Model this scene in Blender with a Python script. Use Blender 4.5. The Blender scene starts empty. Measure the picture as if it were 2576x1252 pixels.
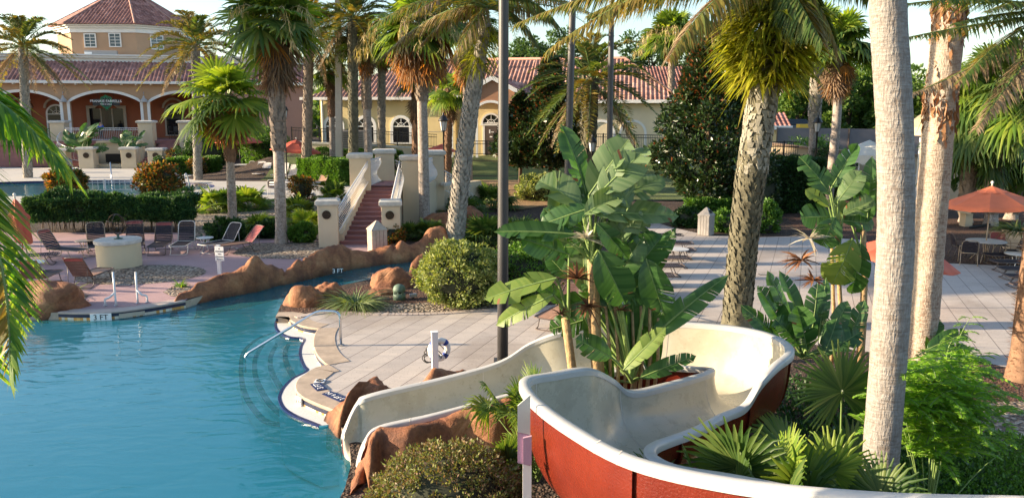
import bpy, bmesh, math, random
import numpy as np
from mathutils import Vector, Matrix, noise
from mathutils.geometry import delaunay_2d_cdt, tessellate_polygon
R = math.radians
SC = bpy.context.scene
COL = SC.collection
rng = np.random.default_rng(7)
random.seed(7)
# ------------------------------------------------------------------ camera
F, CU, CV, HORIZ, CH = 1983.0, 1288.0, 626.0, 278.0, 5.2
TH = math.atan((CV - HORIZ) / F)
def ray(u, v):
    a, b = (u - CU) / F, (CV - v) / F
    return Vector((a, math.cos(TH) + b * math.sin(TH), -math.sin(TH) + b * math.cos(TH)))
def P(u, v, z=0.0):
    r = ray(u, v); t = (z - CH) / r.z
    return Vector((r.x * t, r.y * t, z))
def PY(u, v, y):
    r = ray(u, v); t = y / r.y
    return Vector((r.x * t, y, CH + r.z * t))
def sstep(a, b, x):
    t = min(1, max(0, (x - a) / (b - a))); return t * t * (3 - 2 * t)
def terrain(x, y):
    return (1.35 + .65 * (1 - sstep(-14, -6, x))) * sstep(59.5, 66, y) * sstep(-26, -17, x) * (1 - sstep(14, 24, x))
def PG(u, v):
    z = 0.0
    for _ in range(40):
        p = P(u, v, z); z = 0.6 * z + 0.4 * terrain(p.x, p.y)
    return P(u, v, z)
def sc_at(y):            # picture units per metre at distance y
    return F / (y / math.cos(TH)) * 1.0
cam = bpy.data.objects.new('camera', bpy.data.cameras.new('camera')); COL.objects.link(cam)
cam.location = (0, 0, CH); cam.rotation_euler = (math.pi / 2 - TH, 0, 0)
cam.data.sensor_width = 36; cam.data.lens = 36 * F / 2576
cam.data.clip_end = 2000; cam.data.clip_start = 0.1
SC.camera = cam
# ------------------------------------------------------------------ materials
MATS = {}
def new_mat(name):
    m = bpy.data.materials.new(name); m.use_nodes = True
    nt = m.node_tree; b = nt.nodes['Principled BSDF']
    MATS[name] = m
    return m, nt, b
def N(nt, t, **kw):
    n = nt.nodes.new(t)
    for k, v in kw.items():
        if k in n.inputs: n.inputs[k].default_value = v
        else: setattr(n, k, v)
    return n
def ramp(nt, fac, stops):
    r = nt.nodes.new('ShaderNodeValToRGB')
    e = r.color_ramp.elements
    while len(e) < len(stops): e.new(0.5)
    for i, (p, c) in enumerate(stops):
        e[i].position = p; e[i].color = (*c, 1)
    nt.links.new(fac, r.inputs[0]); return r.outputs[0]
def coords(nt, scale=(1, 1, 1), world=False):
    if world:
        g = N(nt, 'ShaderNodeNewGeometry'); out = g.outputs['Position']
    else:
        t = N(nt, 'ShaderNodeTexCoord'); out = t.outputs['Object']
    mp = N(nt, 'ShaderNodeMapping'); mp.inputs['Scale'].default_value = scale
    nt.links.new(out, mp.inputs['Vector']); return mp.outputs[0]
def bump(nt, b, h, strength=0.3, dist=0.02):
    bp = N(nt, 'ShaderNodeBump'); bp.inputs['Strength'].default_value = strength
    bp.inputs['Distance'].default_value = dist
    nt.links.new(h, bp.inputs['Height']); nt.links.new(bp.outputs[0], b.inputs['Normal'])
def plain(name, col, rough=0.5, var=0.12, scale=4.0, bmp=0.15, metal=0.0, spec=0.5, detail=5, bscale=None, bdist=0.01, world=False):
    m, nt, b = new_mat(name)
    v = coords(nt, world=world)
    n = N(nt, 'ShaderNodeTexNoise', Scale=scale, Detail=detail, Roughness=0.65)
    nt.links.new(v, n.inputs['Vector'])
    lo = tuple(c * (1 - var) for c in col); hi = tuple(min(1, c * (1 + var)) for c in col)
    c = ramp(nt, n.outputs['Fac'], [(0.3, lo), (0.7, hi)])
    nt.links.new(c, b.inputs['Base Color'])
    b.inputs['Roughness'].default_value = rough; b.inputs['Metallic'].default_value = metal
    b.inputs['Specular IOR Level'].default_value = spec
    if bmp:
        n2 = N(nt, 'ShaderNodeTexNoise', Scale=bscale or scale * 8, Detail=4)
        nt.links.new(v, n2.inputs['Vector'])
        bump(nt, b, n2.outputs['Fac'], bmp, bdist)
    return m
def leafmat(name, cols, trans=0.35, rough=0.45, tcol=None, spec=0.3, noise_var=None):
    m, nt, b = new_mat(name)
    g = N(nt, 'ShaderNodeNewGeometry')
    k = len(cols)
    c = ramp(nt, g.outputs['Random Per Island'], [(i / max(1, k - 1), cc) for i, cc in enumerate(cols)])
    nt.links.new(c, b.inputs['Base Color']); b.inputs['Roughness'].default_value = rough
    b.inputs['Specular IOR Level'].default_value = spec
    tr = N(nt, 'ShaderNodeBsdfTranslucent')
    mx = N(nt, 'ShaderNodeMixRGB', blend_type='MULTIPLY'); mx.inputs[0].default_value = 1
    nt.links.new(c, mx.inputs[1]); mx.inputs[2].default_value = (*(tcol or (2.0, 1.9, 0.7)), 1)
    nt.links.new(mx.outputs[0], tr.inputs[0])
    ms = N(nt, 'ShaderNodeMixShader'); ms.inputs[0].default_value = trans
    nt.links.new(b.outputs[0], ms.inputs[1]); nt.links.new(tr.outputs[0], ms.inputs[2])
    nt.links.new(ms.outputs[0], nt.nodes['Material Output'].inputs[0])
    return m
# leaf families
leafmat('fan_green', [(.035, .08, .018), (.06, .115, .025), (.10, .155, .035), (.16, .20, .055)], .35)
leafmat('fan_lime', [(.10, .18, .02), (.18, .27, .03), (.26, .32, .05), (.09, .18, .03)], .42)
leafmat('fan_dead', [(.17, .11, .065), (.23, .15, .09), (.11, .075, .05), (.30, .22, .14), (.20, .11, .05)], .3, .7, (1.6, 1.1, .6))
leafmat('fan_dead_orange', [(.36, .15, .035), (.46, .24, .05), (.24, .11, .04), (.38, .24, .12)], .45, .7, (1.7, 1.2, .6))
leafmat('flower_stalk', [(.42, .34, .18), (.34, .26, .13), (.5, .42, .22)], .2, .8)
leafmat('feather_green', [(.05, .10, .025), (.08, .14, .035), (.12, .16, .05), (.15, .16, .05)], .3)
leafmat('feather_gold', [(.10, .13, .03), (.19, .19, .045), (.28, .22, .05), (.22, .15, .05)], .35, .5, (1.8, 1.5, .6))
leafmat('feather_fresh', [(.05, .14, .02), (.08, .20, .025), (.16, .28, .03), (.28, .36, .05)], .45)
leafmat('feather_dry', [(.26, .19, .11), (.33, .25, .15), (.18, .13, .08)], .2, .7, (1.5, 1.2, .8))
leafmat('paddle', [(.03, .085, .02), (.045, .115, .03), (.065, .14, .04)], .3, .35, (1.8, 1.9, .5), .5)
leafmat('paddle_pale', [(.09, .16, .06), (.13, .20, .085), (.17, .24, .11)], .3, .35, (1.5, 1.5, .5), .5)
leafmat('paddle_yellow', [(.15, .23, .05), (.18, .25, .06), (.13, .21, .045)], .35)
leafmat('box_leaf', [(.10, .15, .035), (.18, .23, .06), (.28, .32, .11), (.38, .40, .17), (.07, .11, .025)], .25, .5)
leafmat('hedge_leaf', [(.05, .12, .02), (.08, .18, .025), (.12, .23, .04)], .25, .45)
leafmat('dark_leaf', [(.018, .05, .014), (.028, .075, .02), (.045, .10, .028)], .2, .4)
leafmat('juniper', [(.016, .05, .02), (.03, .085, .03), (.05, .13, .035), (.10, .19, .05)], .2, .6)
leafmat('magnolia', [(.016, .04, .015), (.025, .06, .018), (.04, .075, .02), (.03, .06, .02), (.05, .07, .02)], .12, .28, (1.5, 1.3, .6), .6)
leafmat('magnolia_rust', [(.20, .065, .025), (.28, .09, .03), (.14, .05, .02)], .2, .5, (1.5, 1.1, .6))
leafmat('tree_leaf', [(.05, .10, .02), (.08, .15, .03), (.11, .18, .035), (.14, .20, .05)], .3, .5)
leafmat('pine_leaf', [(.04, .085, .03), (.06, .12, .035), (.08, .14, .05)], .25, .6)
leafmat('croton', [(.22, .05, .02), (.35, .12, .02), (.09, .09, .02), (.28, .16, .03), (.05, .07, .02)], .3)
leafmat('feathery', [(.14, .30, .03), (.22, .42, .04), (.32, .5, .06), (.11, .25, .03)], .42)
leafmat('reddish_bush', [(.12, .15, .035), (.20, .23, .06), (.08, .11, .03), (.22, .13, .08), (.17, .20, .05), (.28, .17, .12), (.06, .085, .025)], .2, .5)
leafmat('strap_leaf', [(.10, .16, .05), (.18, .24, .09), (.26, .30, .15), (.07, .12, .03)], .3, .45)
leafmat('fern', [(.16, .20, .012), (.30, .32, .02), (.42, .40, .035), (.09, .12, .012), (.24, .21, .03)], .4, .5, (1.7, 1.7, .5))
leafmat('white_petal', [(.8, .78, .68), (.6, .5, .35), (.75, .7, .55)], .3, .5, (1, 1, 1))
leafmat('dry_bract', [(.16, .06, .025), (.24, .11, .05), (.10, .04, .02)], .1, .7, (1.2, 1, .8))
leafmat('fibre', [(.26, .12, .05), (.34, .18, .09), (.20, .09, .04), (.42, .3, .2)], .15, .8, (1.4, 1, .7))
plain('stem_green', (.16, .24, .07), .5, .3, 8, .1)
plain('stem_tan', (.36, .24, .12), .8, .4, 14, .6, bscale=40, bdist=.02)
plain('twig', (.11, .075, .05), .9, .3, 8, .3)
plain('boot', (.26, .205, .16), .9, .4, 6, .5, bscale=60, bdist=.01)
plain('boot_grey', (.30, .27, .23), .9, .45, 6, .6, bscale=50, bdist=.01)
plain('boot_brown', (.20, .115, .07), .9, .4, 7, .5, bscale=60, bdist=.01)
plain('lichen_boot', (.25, .235, .19), .95, .55, 3, .7, bscale=40)
plain('moss_boot', (.13, .12, .08), .95, .5, 4, .6, bscale=50)
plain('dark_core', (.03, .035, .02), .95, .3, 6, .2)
def barkmat(name, c1, c2, c3, zscale=34, hs=1.0):
    m, nt, b = new_mat(name)
    v = coords(nt, (9, 9, zscale)); v2 = coords(nt, (46, 46, 13)); v3 = coords(nt, (1.2, 1.2, .5))
    n1 = N(nt, 'ShaderNodeTexNoise', Scale=1.0, Detail=4); nt.links.new(v, n1.inputs['Vector'])
    n2 = N(nt, 'ShaderNodeTexNoise', Scale=1.0, Detail=3); nt.links.new(v2, n2.inputs['Vector'])
    n3 = N(nt, 'ShaderNodeTexNoise', Scale=2.0, Detail=4); nt.links.new(v3, n3.inputs['Vector'])
    a = N(nt, 'ShaderNodeMath', operation='MULTIPLY'); nt.links.new(n1.outputs['Fac'], a.inputs[0]); nt.links.new(n2.outputs['Fac'], a.inputs[1])
    s = N(nt, 'ShaderNodeMath', operation='ADD'); nt.links.new(a.outputs[0], s.inputs[0])
    q = N(nt, 'ShaderNodeMath', operation='MULTIPLY'); nt.links.new(n3.outputs['Fac'], q.inputs[0]); q.inputs[1].default_value = .25
    nt.links.new(q.outputs[0], s.inputs[1])
    c = ramp(nt, s.outputs[0], [(.24, c1), (.37, c2), (.5, c3)])
    nt.links.new(c, b.inputs['Base Color']); b.inputs['Roughness'].default_value = .9; b.inputs['Specular IOR Level'].default_value = .2
    bump(nt, b, a.outputs[0], .9 * hs, .05)
    return m
barkmat('bark_grey', (.20, .165, .14), (.27, .245, .225), (.33, .31, .29), 42, .8)
barkmat('bark_warm', (.22, .15, .11), (.40, .33, .27), (.48, .42, .35), 40, .7)
barkmat('bark_slim', (.18, .14, .115), (.33, .28, .245), (.44, .38, .335), 12, .5)
# hard surfaces
def stucco(name, col, var=.06):
    return plain(name, col, .85, var, .9, .25, bscale=60, bdist=.006, spec=.2)
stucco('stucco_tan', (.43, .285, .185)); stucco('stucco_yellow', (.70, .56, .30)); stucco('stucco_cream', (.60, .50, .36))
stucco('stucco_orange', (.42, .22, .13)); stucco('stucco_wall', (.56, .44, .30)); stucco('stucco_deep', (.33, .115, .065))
stucco('stucco_grey', (.42, .37, .31)); stucco('stucco_planter', (.62, .53, .36)); stucco('stucco_mauve', (.36, .23, .19)); stucco('stucco_ivory', (.74, .62, .42))
plain('trim_white', (.75, .74, .72), .5, .04, 2, .05)
plain('white_paint', (.78, .78, .78), .4, .03, 3, .03)
plain('cap_stone', (.55, .52, .47), .85, .18, 5, .4, bscale=50)
plain('cornice', (.74, .72, .68), .7, .06, 1, .1)
plain('glass_dark', (.012, .014, .018), .06, .2, 2, 0, spec=.6)
plain('glass_blue', (.035, .06, .085), .08, .2, 2, 0, spec=.6)
plain('iron', (.012, .012, .014), .45, .1, 5, .05)
plain('bronze', (.06, .04, .028), .4, .3, 20, .2, metal=.6)
plain('verdigris', (.05, .10, .085), .5, .3, 12, .2)
plain('pole_dark', (.055, .053, .055), .45, .12, 3, .05)
plain('pole_stone', (.42, .38, .33), .8, .1, 3, .2)
plain('chrome', (.62, .63, .65), .22, .05, 3, 0, metal=1.0)
plain('white_metal', (.72, .72, .74), .35, .05, 3, 0)
plain('lamp_glass', (.62, .62, .6), .25, .03, 3, 0)
plain('galv', (.36, .36, .37), .55, .1, 3, .05)
plain('conc_box', (.40, .36, .33), .8, .08, 3, .1)
plain('step_red', (.30, .135, .125), .8, .14, 2.5, .3, bscale=50)
plain('canvas_red', (.52, .10, .055), .75, .1, 3, .15, bscale=300, bdist=.002)
plain('canvas_orange', (.62, .16, .07), .75, .08, 3, .15, bscale=300, bdist=.002)
plain('canvas_white', (.62, .59, .52), .8, .08, 3, .1)
plain('frame_brown', (.10, .072, .06), .4, .15, 6, .03)
plain('frame_tan', (.34, .26, .185), .4, .1, 6, .03)
plain('frame_white', (.66, .63, .6), .4, .06, 6, .03)
plain('strap_dark', (.03, .026, .034), .6, .2, 8, .05, spec=.2)
plain('strap_brown', (.10, .052, .042), .5, .2, 8, .05)
plain('strap_white', (.66, .63, .62), .5, .05, 8, .03)
plain('strap_red', (.27, .045, .045), .5, .15, 8, .05)
plain('strap_tan', (.36, .20, .13), .5, .15, 8, .05)
plain('table_top', (.60, .60, .60), .4, .12, 40, .1)
plain('wood_slat', (.42, .34, .28), .8, .15, 6, .2)
plain('slat_grey', (.30, .275, .255), .8, .15, 6, .2)
plain('dark_gap', (.02, .018, .016), .9, .1, 3, 0)
plain('terracotta_pot', (.58, .50, .40), .8, .12, 3, .2)
plain('white_urn', (.72, .68, .6), .6, .06, 3, .1)
plain('screen_mesh', (.17, .16, .18), .8, .12, .7, .1)
plain('fence_rail', (.30, .2, .14), .7, .1, 3, .1)
plain('slide_tan', (.48, .38, .25), .45, .08, 2, .05)
plain('green_plastic', (.02, .22, .16), .4, .1, 3, 0)
plain('pipe_black', (.012, .012, .012), .5, .1, 3, 0)
plain('step_line', (.004, .02, .14), .4, .2, 8, 0)
plain('navy', (.012, .02, .09), .25, .25, 30, .05)
plain('sign_white', (.8, .8, .79), .5, .02, 3, 0)
plain('ink_black', (.01, .01, .01), .6, .05, 3, 0)
plain('ink_white', (.85, .85, .85), .6, .02, 3, 0)
plain('ink_red', (.5, .05, .04), .6, .05, 3, 0)
plain('sign_black', (.018, .02, .022), .5, .1, 3, 0)
plain('sign_green', (.02, .27, .12), .4, .1, 6, 0)
plain('car_paint', (.12, .13, .15), .25, .05, 2, 0)
plain('yellow_paint', (.7, .42, .03), .5, .05, 2, 0)
plain('skin', (.48, .28, .2), .5, .05, 3, 0)
plain('shirt_blue', (.03, .1, .55), .8, .1, 4, .1)
plain('hair_dark', (.03, .02, .015), .6, .2, 20, .1)
plain('trouser_dark', (.03, .03, .04), .8, .1, 4, .1)
plain('ring_white', (.78, .76, .72), .5, .05, 6, .05)
plain('ring_blue', (.02, .05, .28), .5, .1, 6, .05)
plain('mauve_board', (.42, .27, .36), .55, .06, 2, .05)
plain('speaker_green', (.11, .17, .125), .6, .25, 5, .3)
plain('post_white', (.78, .76, .73), .5, .04, 2, .05)
plain('splash_bowl', (.5, .42, .32), .7, .12, 3, .2)
# slide
m, nt, b = new_mat('flume_gel')
v = coords(nt); n = N(nt, 'ShaderNodeTexNoise', Scale=1.7, Detail=8, Roughness=.7); nt.links.new(v, n.inputs['Vector'])
n2 = N(nt, 'ShaderNodeTexNoise', Scale=22, Detail=4); nt.links.new(v, n2.inputs['Vector'])
c1 = ramp(nt, n.outputs['Fac'], [(.3, (.36, .33, .255)), (.5, (.43, .405, .325)), (.7, (.48, .455, .385))])
c2 = ramp(nt, n2.outputs['Fac'], [(.27, (.55, .5, .42)), (.36, (1, 1, 1))])
mx = N(nt, 'ShaderNodeMixRGB', blend_type='MULTIPLY'); mx.inputs[0].default_value = .5
nt.links.new(c1, mx.inputs[1]); nt.links.new(c2, mx.inputs[2]); nt.links.new(mx.outputs[0], b.inputs['Base Color'])
rr = ramp(nt, n.outputs['Fac'], [(.35, (.18,) * 3), (.65, (.42,) * 3)]); nt.links.new(rr, b.inputs['Roughness'])
bump(nt, b, n2.outputs['Fac'], .06, .01)
plain('flume_rim', (.44, .44, .435), .35, .07, 3, .08, bscale=25)
m, nt, b = new_mat('flume_red')
v = coords(nt); n = N(nt, 'ShaderNodeTexNoise', Scale=45, Detail=3); nt.links.new(v, n.inputs['Vector'])
n2 = N(nt, 'ShaderNodeTexNoise', Scale=2, Detail=4); nt.links.new(v, n2.inputs['Vector'])
c1 = ramp(nt, n2.outputs['Fac'], [(.3, (.115, .016, .009)), (.7, (.165, .024, .012))]); nt.links.new(c1, b.inputs['Base Color'])
b.inputs['Roughness'].default_value = .22; bump(nt, b, n.outputs['Fac'], .55, .012)
# rock
m, nt, b = new_mat('red_rock')
v = coords(nt, world=True); n = N(nt, 'ShaderNodeTexNoise', Scale=1.6, Detail=9, Roughness=.65); nt.links.new(v, n.inputs['Vector'])
n2 = N(nt, 'ShaderNodeTexNoise', Scale=14, Detail=8, Roughness=.7); nt.links.new(v, n2.inputs['Vector'])
vo = N(nt, 'ShaderNodeTexVoronoi', Scale=1.3, feature='DISTANCE_TO_EDGE'); nt.links.new(v, vo.inputs['Vector'])
c1 = ramp(nt, n.outputs['Fac'], [(.28, (.10, .036, .018)), (.43, (.25, .09, .038)), (.56, (.37, .155, .065)), (.78, (.48, .26, .13))])
c2 = ramp(nt, n2.outputs['Fac'], [(.3, (.55, .5, .45)), (.6, (1, 1, 1))])
mx = N(nt, 'ShaderNodeMixRGB', blend_type='MULTIPLY'); mx.inputs[0].default_value = .8
nt.links.new(c1, mx.inputs[1]); nt.links.new(c2, mx.inputs[2])
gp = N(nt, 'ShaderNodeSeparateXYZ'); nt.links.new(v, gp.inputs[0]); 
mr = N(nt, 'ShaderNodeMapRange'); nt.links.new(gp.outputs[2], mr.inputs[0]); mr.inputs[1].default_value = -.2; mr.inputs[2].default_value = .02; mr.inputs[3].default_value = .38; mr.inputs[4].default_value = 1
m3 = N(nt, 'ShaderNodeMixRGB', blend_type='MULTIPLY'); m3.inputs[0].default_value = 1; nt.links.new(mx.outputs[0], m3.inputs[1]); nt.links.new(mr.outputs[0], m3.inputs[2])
n5 = N(nt, 'ShaderNodeTexNoise', Scale=.9, Detail=6, Distortion=1.5); nt.links.new(v, n5.inputs['Vector']); st = ramp(nt, n5.outputs['Fac'], [(.40, (.42, .38, .36)), (.52, (1, 1, 1))]); m4 = N(nt, 'ShaderNodeMixRGB', blend_type='MULTIPLY'); m4.inputs[0].default_value = .55; nt.links.new(m3.outputs[0], m4.inputs[1]); nt.links.new(st, m4.inputs[2])
nt.links.new(m4.outputs[0], b.inputs['Base Color'])
b.inputs['Roughness'].default_value = .75
ck = ramp(nt, vo.outputs['Distance'], [(0, (0,) * 3), (.05, (1,) * 3)])
ad = N(nt, 'ShaderNodeMixRGB', blend_type='MULTIPLY'); ad.inputs[0].default_value = .6
nt.links.new(n2.outputs['Fac'], ad.inputs[1]); nt.links.new(ck, ad.inputs[2]); bump(nt, b, ad.outputs[0], .8, .04)
# roof tile: UV in metres (u along the eave, v up the slope)
def roofmat(name, c):
    m, nt, b = new_mat(name)
    uv = N(nt, 'ShaderNodeUVMap'); sp = N(nt, 'ShaderNodeSeparateXYZ'); nt.links.new(uv.outputs[0], sp.inputs[0])
    def M(op, a, bb):
        q = N(nt, 'ShaderNodeMath', operation=op)
        for i, s in enumerate((a, bb)):
            if s is None: continue
            if isinstance(s, (int, float)): q.inputs[i].default_value = s
            else: nt.links.new(s, q.inputs[i])
        return q.outputs[0]
    ux = M('DIVIDE', sp.outputs[0], .36); vy = M('DIVIDE', sp.outputs[1], .42)
    fu = M('FLOOR', ux, None); fv = M('FLOOR', vy, None); fr = M('FRACT', vy, None)
    cb = N(nt, 'ShaderNodeCombineXYZ'); nt.links.new(fu, cb.inputs[0]); nt.links.new(fv, cb.inputs[1])
    wn = N(nt, 'ShaderNodeTexWhiteNoise'); wn.noise_dimensions = '3D'; nt.links.new(cb.outputs[0], wn.inputs[0])
    base = ramp(nt, wn.outputs['Value'], [(0, tuple(x * .62 for x in c)), (.35, tuple(x * .9 for x in c)), (.7, c), (1, (min(1, c[0] * 1.35), c[1] * 1.55, c[2] * 1.6))])
    n = N(nt, 'ShaderNodeTexNoise', Scale=.6, Detail=6); nt.links.new(uv.outputs[0], n.inputs['Vector'])
    st = ramp(nt, n.outputs['Fac'], [(.35, (.72, .7, .72)), (.6, (1, 1, 1))])
    mx = N(nt, 'ShaderNodeMixRGB', blend_type='MULTIPLY'); mx.inputs[0].default_value = 1
    nt.links.new(base, mx.inputs[1]); nt.links.new(st, mx.inputs[2]); nt.links.new(mx.outputs[0], b.inputs['Base Color'])
    b.inputs['Roughness'].default_value = .75
    return m
roofmat('roof_tile', (.40, .185, .15)); roofmat('roof_tile_pale', (.47, .25, .19))
# ground sheets
def gravel(name, cols, scale=16):
    m, nt, b = new_mat(name)
    v = coords(nt, world=True); vo = N(nt, 'ShaderNodeTexVoronoi', Scale=scale, Randomness=1); nt.links.new(v, vo.inputs['Vector'])
    sp = N(nt, 'ShaderNodeSeparateXYZ'); nt.links.new(vo.outputs['Color'], sp.inputs[0])
    k = len(cols); c = ramp(nt, sp.outputs[0], [(i / (k - 1), cc) for i, cc in enumerate(cols)])
    dk = ramp(nt, vo.outputs['Distance'], [(.3, (1,) * 3), (.75, (.25,) * 3)])
    mx = N(nt, 'ShaderNodeMixRGB', blend_type='MULTIPLY'); mx.inputs[0].default_value = 1
    nt.links.new(c, mx.inputs[1]); nt.links.new(dk, mx.inputs[2]); nt.links.new(mx.outputs[0], b.inputs['Base Color'])
    b.inputs['Roughness'].default_value = .85
    iv = N(nt, 'ShaderNodeMath', operation='SUBTRACT'); iv.inputs[0].default_value = 1; nt.links.new(vo.outputs['Distance'], iv.inputs[1])
    bump(nt, b, iv.outputs[0], 1.0, .05)
    return m
gravel('gravel', [(.16, .11, .08), (.30, .22, .16), (.42, .34, .26), (.55, .47, .38)], 13)
gravel('mulch', [(.045, .02, .012), (.10, .04, .022), (.16, .065, .035), (.24, .14, .09)], 24)
gravel('soil', [(.03, .018, .012), (.06, .032, .02), (.10, .055, .032), (.16, .10, .07)], 20)
plain('lawn', (.10, .13, .035), .95, .5, .35, .8, bscale=40, bdist=.05, world=True, detail=8)
plain('lawn_dry', (.26, .155, .07), .95, .45, .5, .8, bscale=40, bdist=.05, world=True, detail=8)
def deckmat(name, col, var, sp=.0):
    m, nt, b = new_mat(name)
    v = coords(nt, world=True); n = N(nt, 'ShaderNodeTexNoise', Scale=.55, Detail=8, Roughness=.7); nt.links.new(v, n.inputs['Vector'])
    n2 = N(nt, 'ShaderNodeTexNoise', Scale=30, Detail=5); nt.links.new(v, n2.inputs['Vector'])
    lo = tuple(c * (1 - var) for c in col); hi = tuple(c * (1 + var) for c in col)
    c1 = ramp(nt, n.outputs['Fac'], [(.3, lo), (.7, hi)]); c2 = ramp(nt, n2.outputs['Fac'], [(.3, (.8,) * 3), (.6, (1,) * 3)])
    mx = N(nt, 'ShaderNodeMixRGB', blend_type='MULTIPLY'); mx.inputs[0].default_value = .8
    nt.links.new(c1, mx.inputs[1]); nt.links.new(c2, mx.inputs[2]); nt.links.new(mx.outputs[0], b.inputs['Base Color'])
    b.inputs['Roughness'].default_value = .8; bump(nt, b, n2.outputs['Fac'], .25, .006)
    return m
deckmat('deck_mauve', (.42, .27, .27), .14); deckmat('deck_pale', (.50, .47, .43), .10); deckmat('asphalt', (.06, .06, .062), .15)
deckmat('ledge_white', (.66, .66, .64), .05)
# stamped travertine paving with saw-cut joints
def paving(name, ang, w, col):
    m, nt, b = new_mat(name)
    v0 = coords(nt, world=True)
    rot = N(nt, 'ShaderNodeVectorRotate', rotation_type='Z_AXIS'); rot.inputs['Angle'].default_value = ang; nt.links.new(v0, rot.inputs['Vector'])
    sp = N(nt, 'ShaderNodeSeparateXYZ'); nt.links.new(rot.outputs[0], sp.inputs[0])
    d = N(nt, 'ShaderNodeMath', operation='DIVIDE'); nt.links.new(sp.outputs[0], d.inputs[0]); d.inputs[1].default_value = w
    fr = N(nt, 'ShaderNodeMath', operation='PINGPONG'); nt.links.new(d.outputs[0], fr.inputs[0]); fr.inputs[1].default_value = .5
    jn = ramp(nt, fr.outputs[0], [(.008, (.22, .19, .18)), (.022, (1, 1, 1))])
    mp = N(nt, 'ShaderNodeMapping'); mp.inputs['Scale'].default_value = (.8, 3.2, 1); nt.links.new(v0, mp.inputs['Vector'])
    n = N(nt, 'ShaderNodeTexNoise', Scale=1.2, Detail=9, Roughness=.75, Distortion=.6); nt.links.new(mp.outputs[0], n.inputs['Vector'])
    n2 = N(nt, 'ShaderNodeTexNoise', Scale=26, Detail=6); nt.links.new(v0, n2.inputs['Vector'])
    c1 = ramp(nt, n.outputs['Fac'], [(.25, tuple(c * .8 for c in col)), (.5, col), (.7, (min(1, col[0] * 1.15), col[1] * 1.13, col[2] * 1.1))])
    pit = ramp(nt, n2.outputs['Fac'], [(.29, (.45, .4, .36)), (.40, (1, 1, 1))])
    mx = N(nt, 'ShaderNodeMixRGB', blend_type='MULTIPLY'); mx.inputs[0].default_value = .8; nt.links.new(c1, mx.inputs[1]); nt.links.new(pit, mx.inputs[2])
    ad = N(nt, 'ShaderNodeMath', operation='ADD'); nt.links.new(d.outputs[0], ad.inputs[0]); ad.inputs[1].default_value = .5; fl = N(nt, 'ShaderNodeMath', operation='ROUND'); nt.links.new(d.outputs[0], fl.inputs[0])
    d2 = N(nt, 'ShaderNodeMath', operation='FLOOR'); nt.links.new(ad.outputs[0], d2.inputs[0]); wn = N(nt, 'ShaderNodeTexWhiteNoise'); wn.noise_dimensions = '1D'; f3 = N(nt, 'ShaderNodeMath', operation='FLOOR'); nt.links.new(d.outputs[0], f3.inputs[0]); nt.links.new(f3.outputs[0], wn.inputs['W']); tone = ramp(nt, wn.outputs['Value'], [(0, (.82, .82, .84)), (1, (1, 1, 1))])
    n6 = N(nt, 'ShaderNodeTexNoise', Scale=.35, Detail=6, Distortion=.8); nt.links.new(v0, n6.inputs['Vector']); sta = ramp(nt, n6.outputs['Fac'], [(.36, (.74, .71, .68)), (.5, (1, 1, 1))]); m5 = N(nt, 'ShaderNodeMixRGB', blend_type='MULTIPLY'); m5.inputs[0].default_value = .8; nt.links.new(mx.outputs[0], m5.inputs[1]); nt.links.new(sta, m5.inputs[2])
    m6 = N(nt, 'ShaderNodeMixRGB', blend_type='MULTIPLY'); m6.inputs[0].default_value = 1; nt.links.new(m5.outputs[0], m6.inputs[1]); nt.links.new(tone, m6.inputs[2])
    m2 = N(nt, 'ShaderNodeMixRGB', blend_type='MULTIPLY'); m2.inputs[0].default_value = 1; nt.links.new(m6.outputs[0], m2.inputs[1]); nt.links.new(jn, m2.inputs[2])
    nt.links.new(m2.outputs[0], b.inputs['Base Color']); b.inputs['Roughness'].default_value = .75
    bump(nt, b, m2.outputs[0], .4, .01)
    return m
paving('paving', R(20.5), .47, (.52, .46, .41))
plain('coping_stone', (.42, .33, .25), .8, .25, 3, .35, bscale=40, world=True, detail=9)
plain('coping_pale', (.46, .38, .33), .8, .12, 3, .3, bscale=40, world=True)
# waterline tile band (UV u metres along, v 0..1 up the band)
m, nt, b = new_mat('tile_band')
uv = N(nt, 'ShaderNodeUVMap'); sp = N(nt, 'ShaderNodeSeparateXYZ'); nt.links.new(uv.outputs[0], sp.inputs[0])
d = N(nt, 'ShaderNodeMath', operation='DIVIDE'); nt.links.new(sp.outputs[0], d.inputs[0]); d.inputs[1].default_value = .085
fl = N(nt, 'ShaderNodeMath', operation='FLOOR'); nt.links.new(d.outputs[0], fl.inputs[0])
wn = N(nt, 'ShaderNodeTexWhiteNoise'); wn.noise_dimensions = '1D'; nt.links.new(fl.outputs[0], wn.inputs['W'])
tc = ramp(nt, wn.outputs['Value'], [(0, (.62, .55, .44)), (.35, (.55, .27, .07)), (.6, (.7, .64, .52)), (.85, (.62, .38, .12))]); nt.nodes[-1].color_ramp.interpolation = 'CONSTANT'
nb = ramp(nt, sp.outputs[1], [(0, (.012, .018, .05)), (.12, (1, 1, 1)), (.55, (.012, .018, .05))]); nt.nodes[-1].color_ramp.interpolation = 'CONSTANT'
gt = N(nt, 'ShaderNodeMath', operation='GREATER_THAN'); s2 = N(nt, 'ShaderNodeSeparateColor'); nt.links.new(nb, s2.inputs[0]); nt.links.new(s2.outputs[0], gt.inputs[0]); gt.inputs[1].default_value = .5
mx = N(nt, 'ShaderNodeMixRGB'); nt.links.new(gt.outputs[0], mx.inputs[0]); nt.links.new(nb, mx.inputs[1]); nt.links.new(tc, mx.inputs[2])
nt.links.new(mx.outputs[0], b.inputs['Base Color']); b.inputs['Roughness'].default_value = .3
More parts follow.
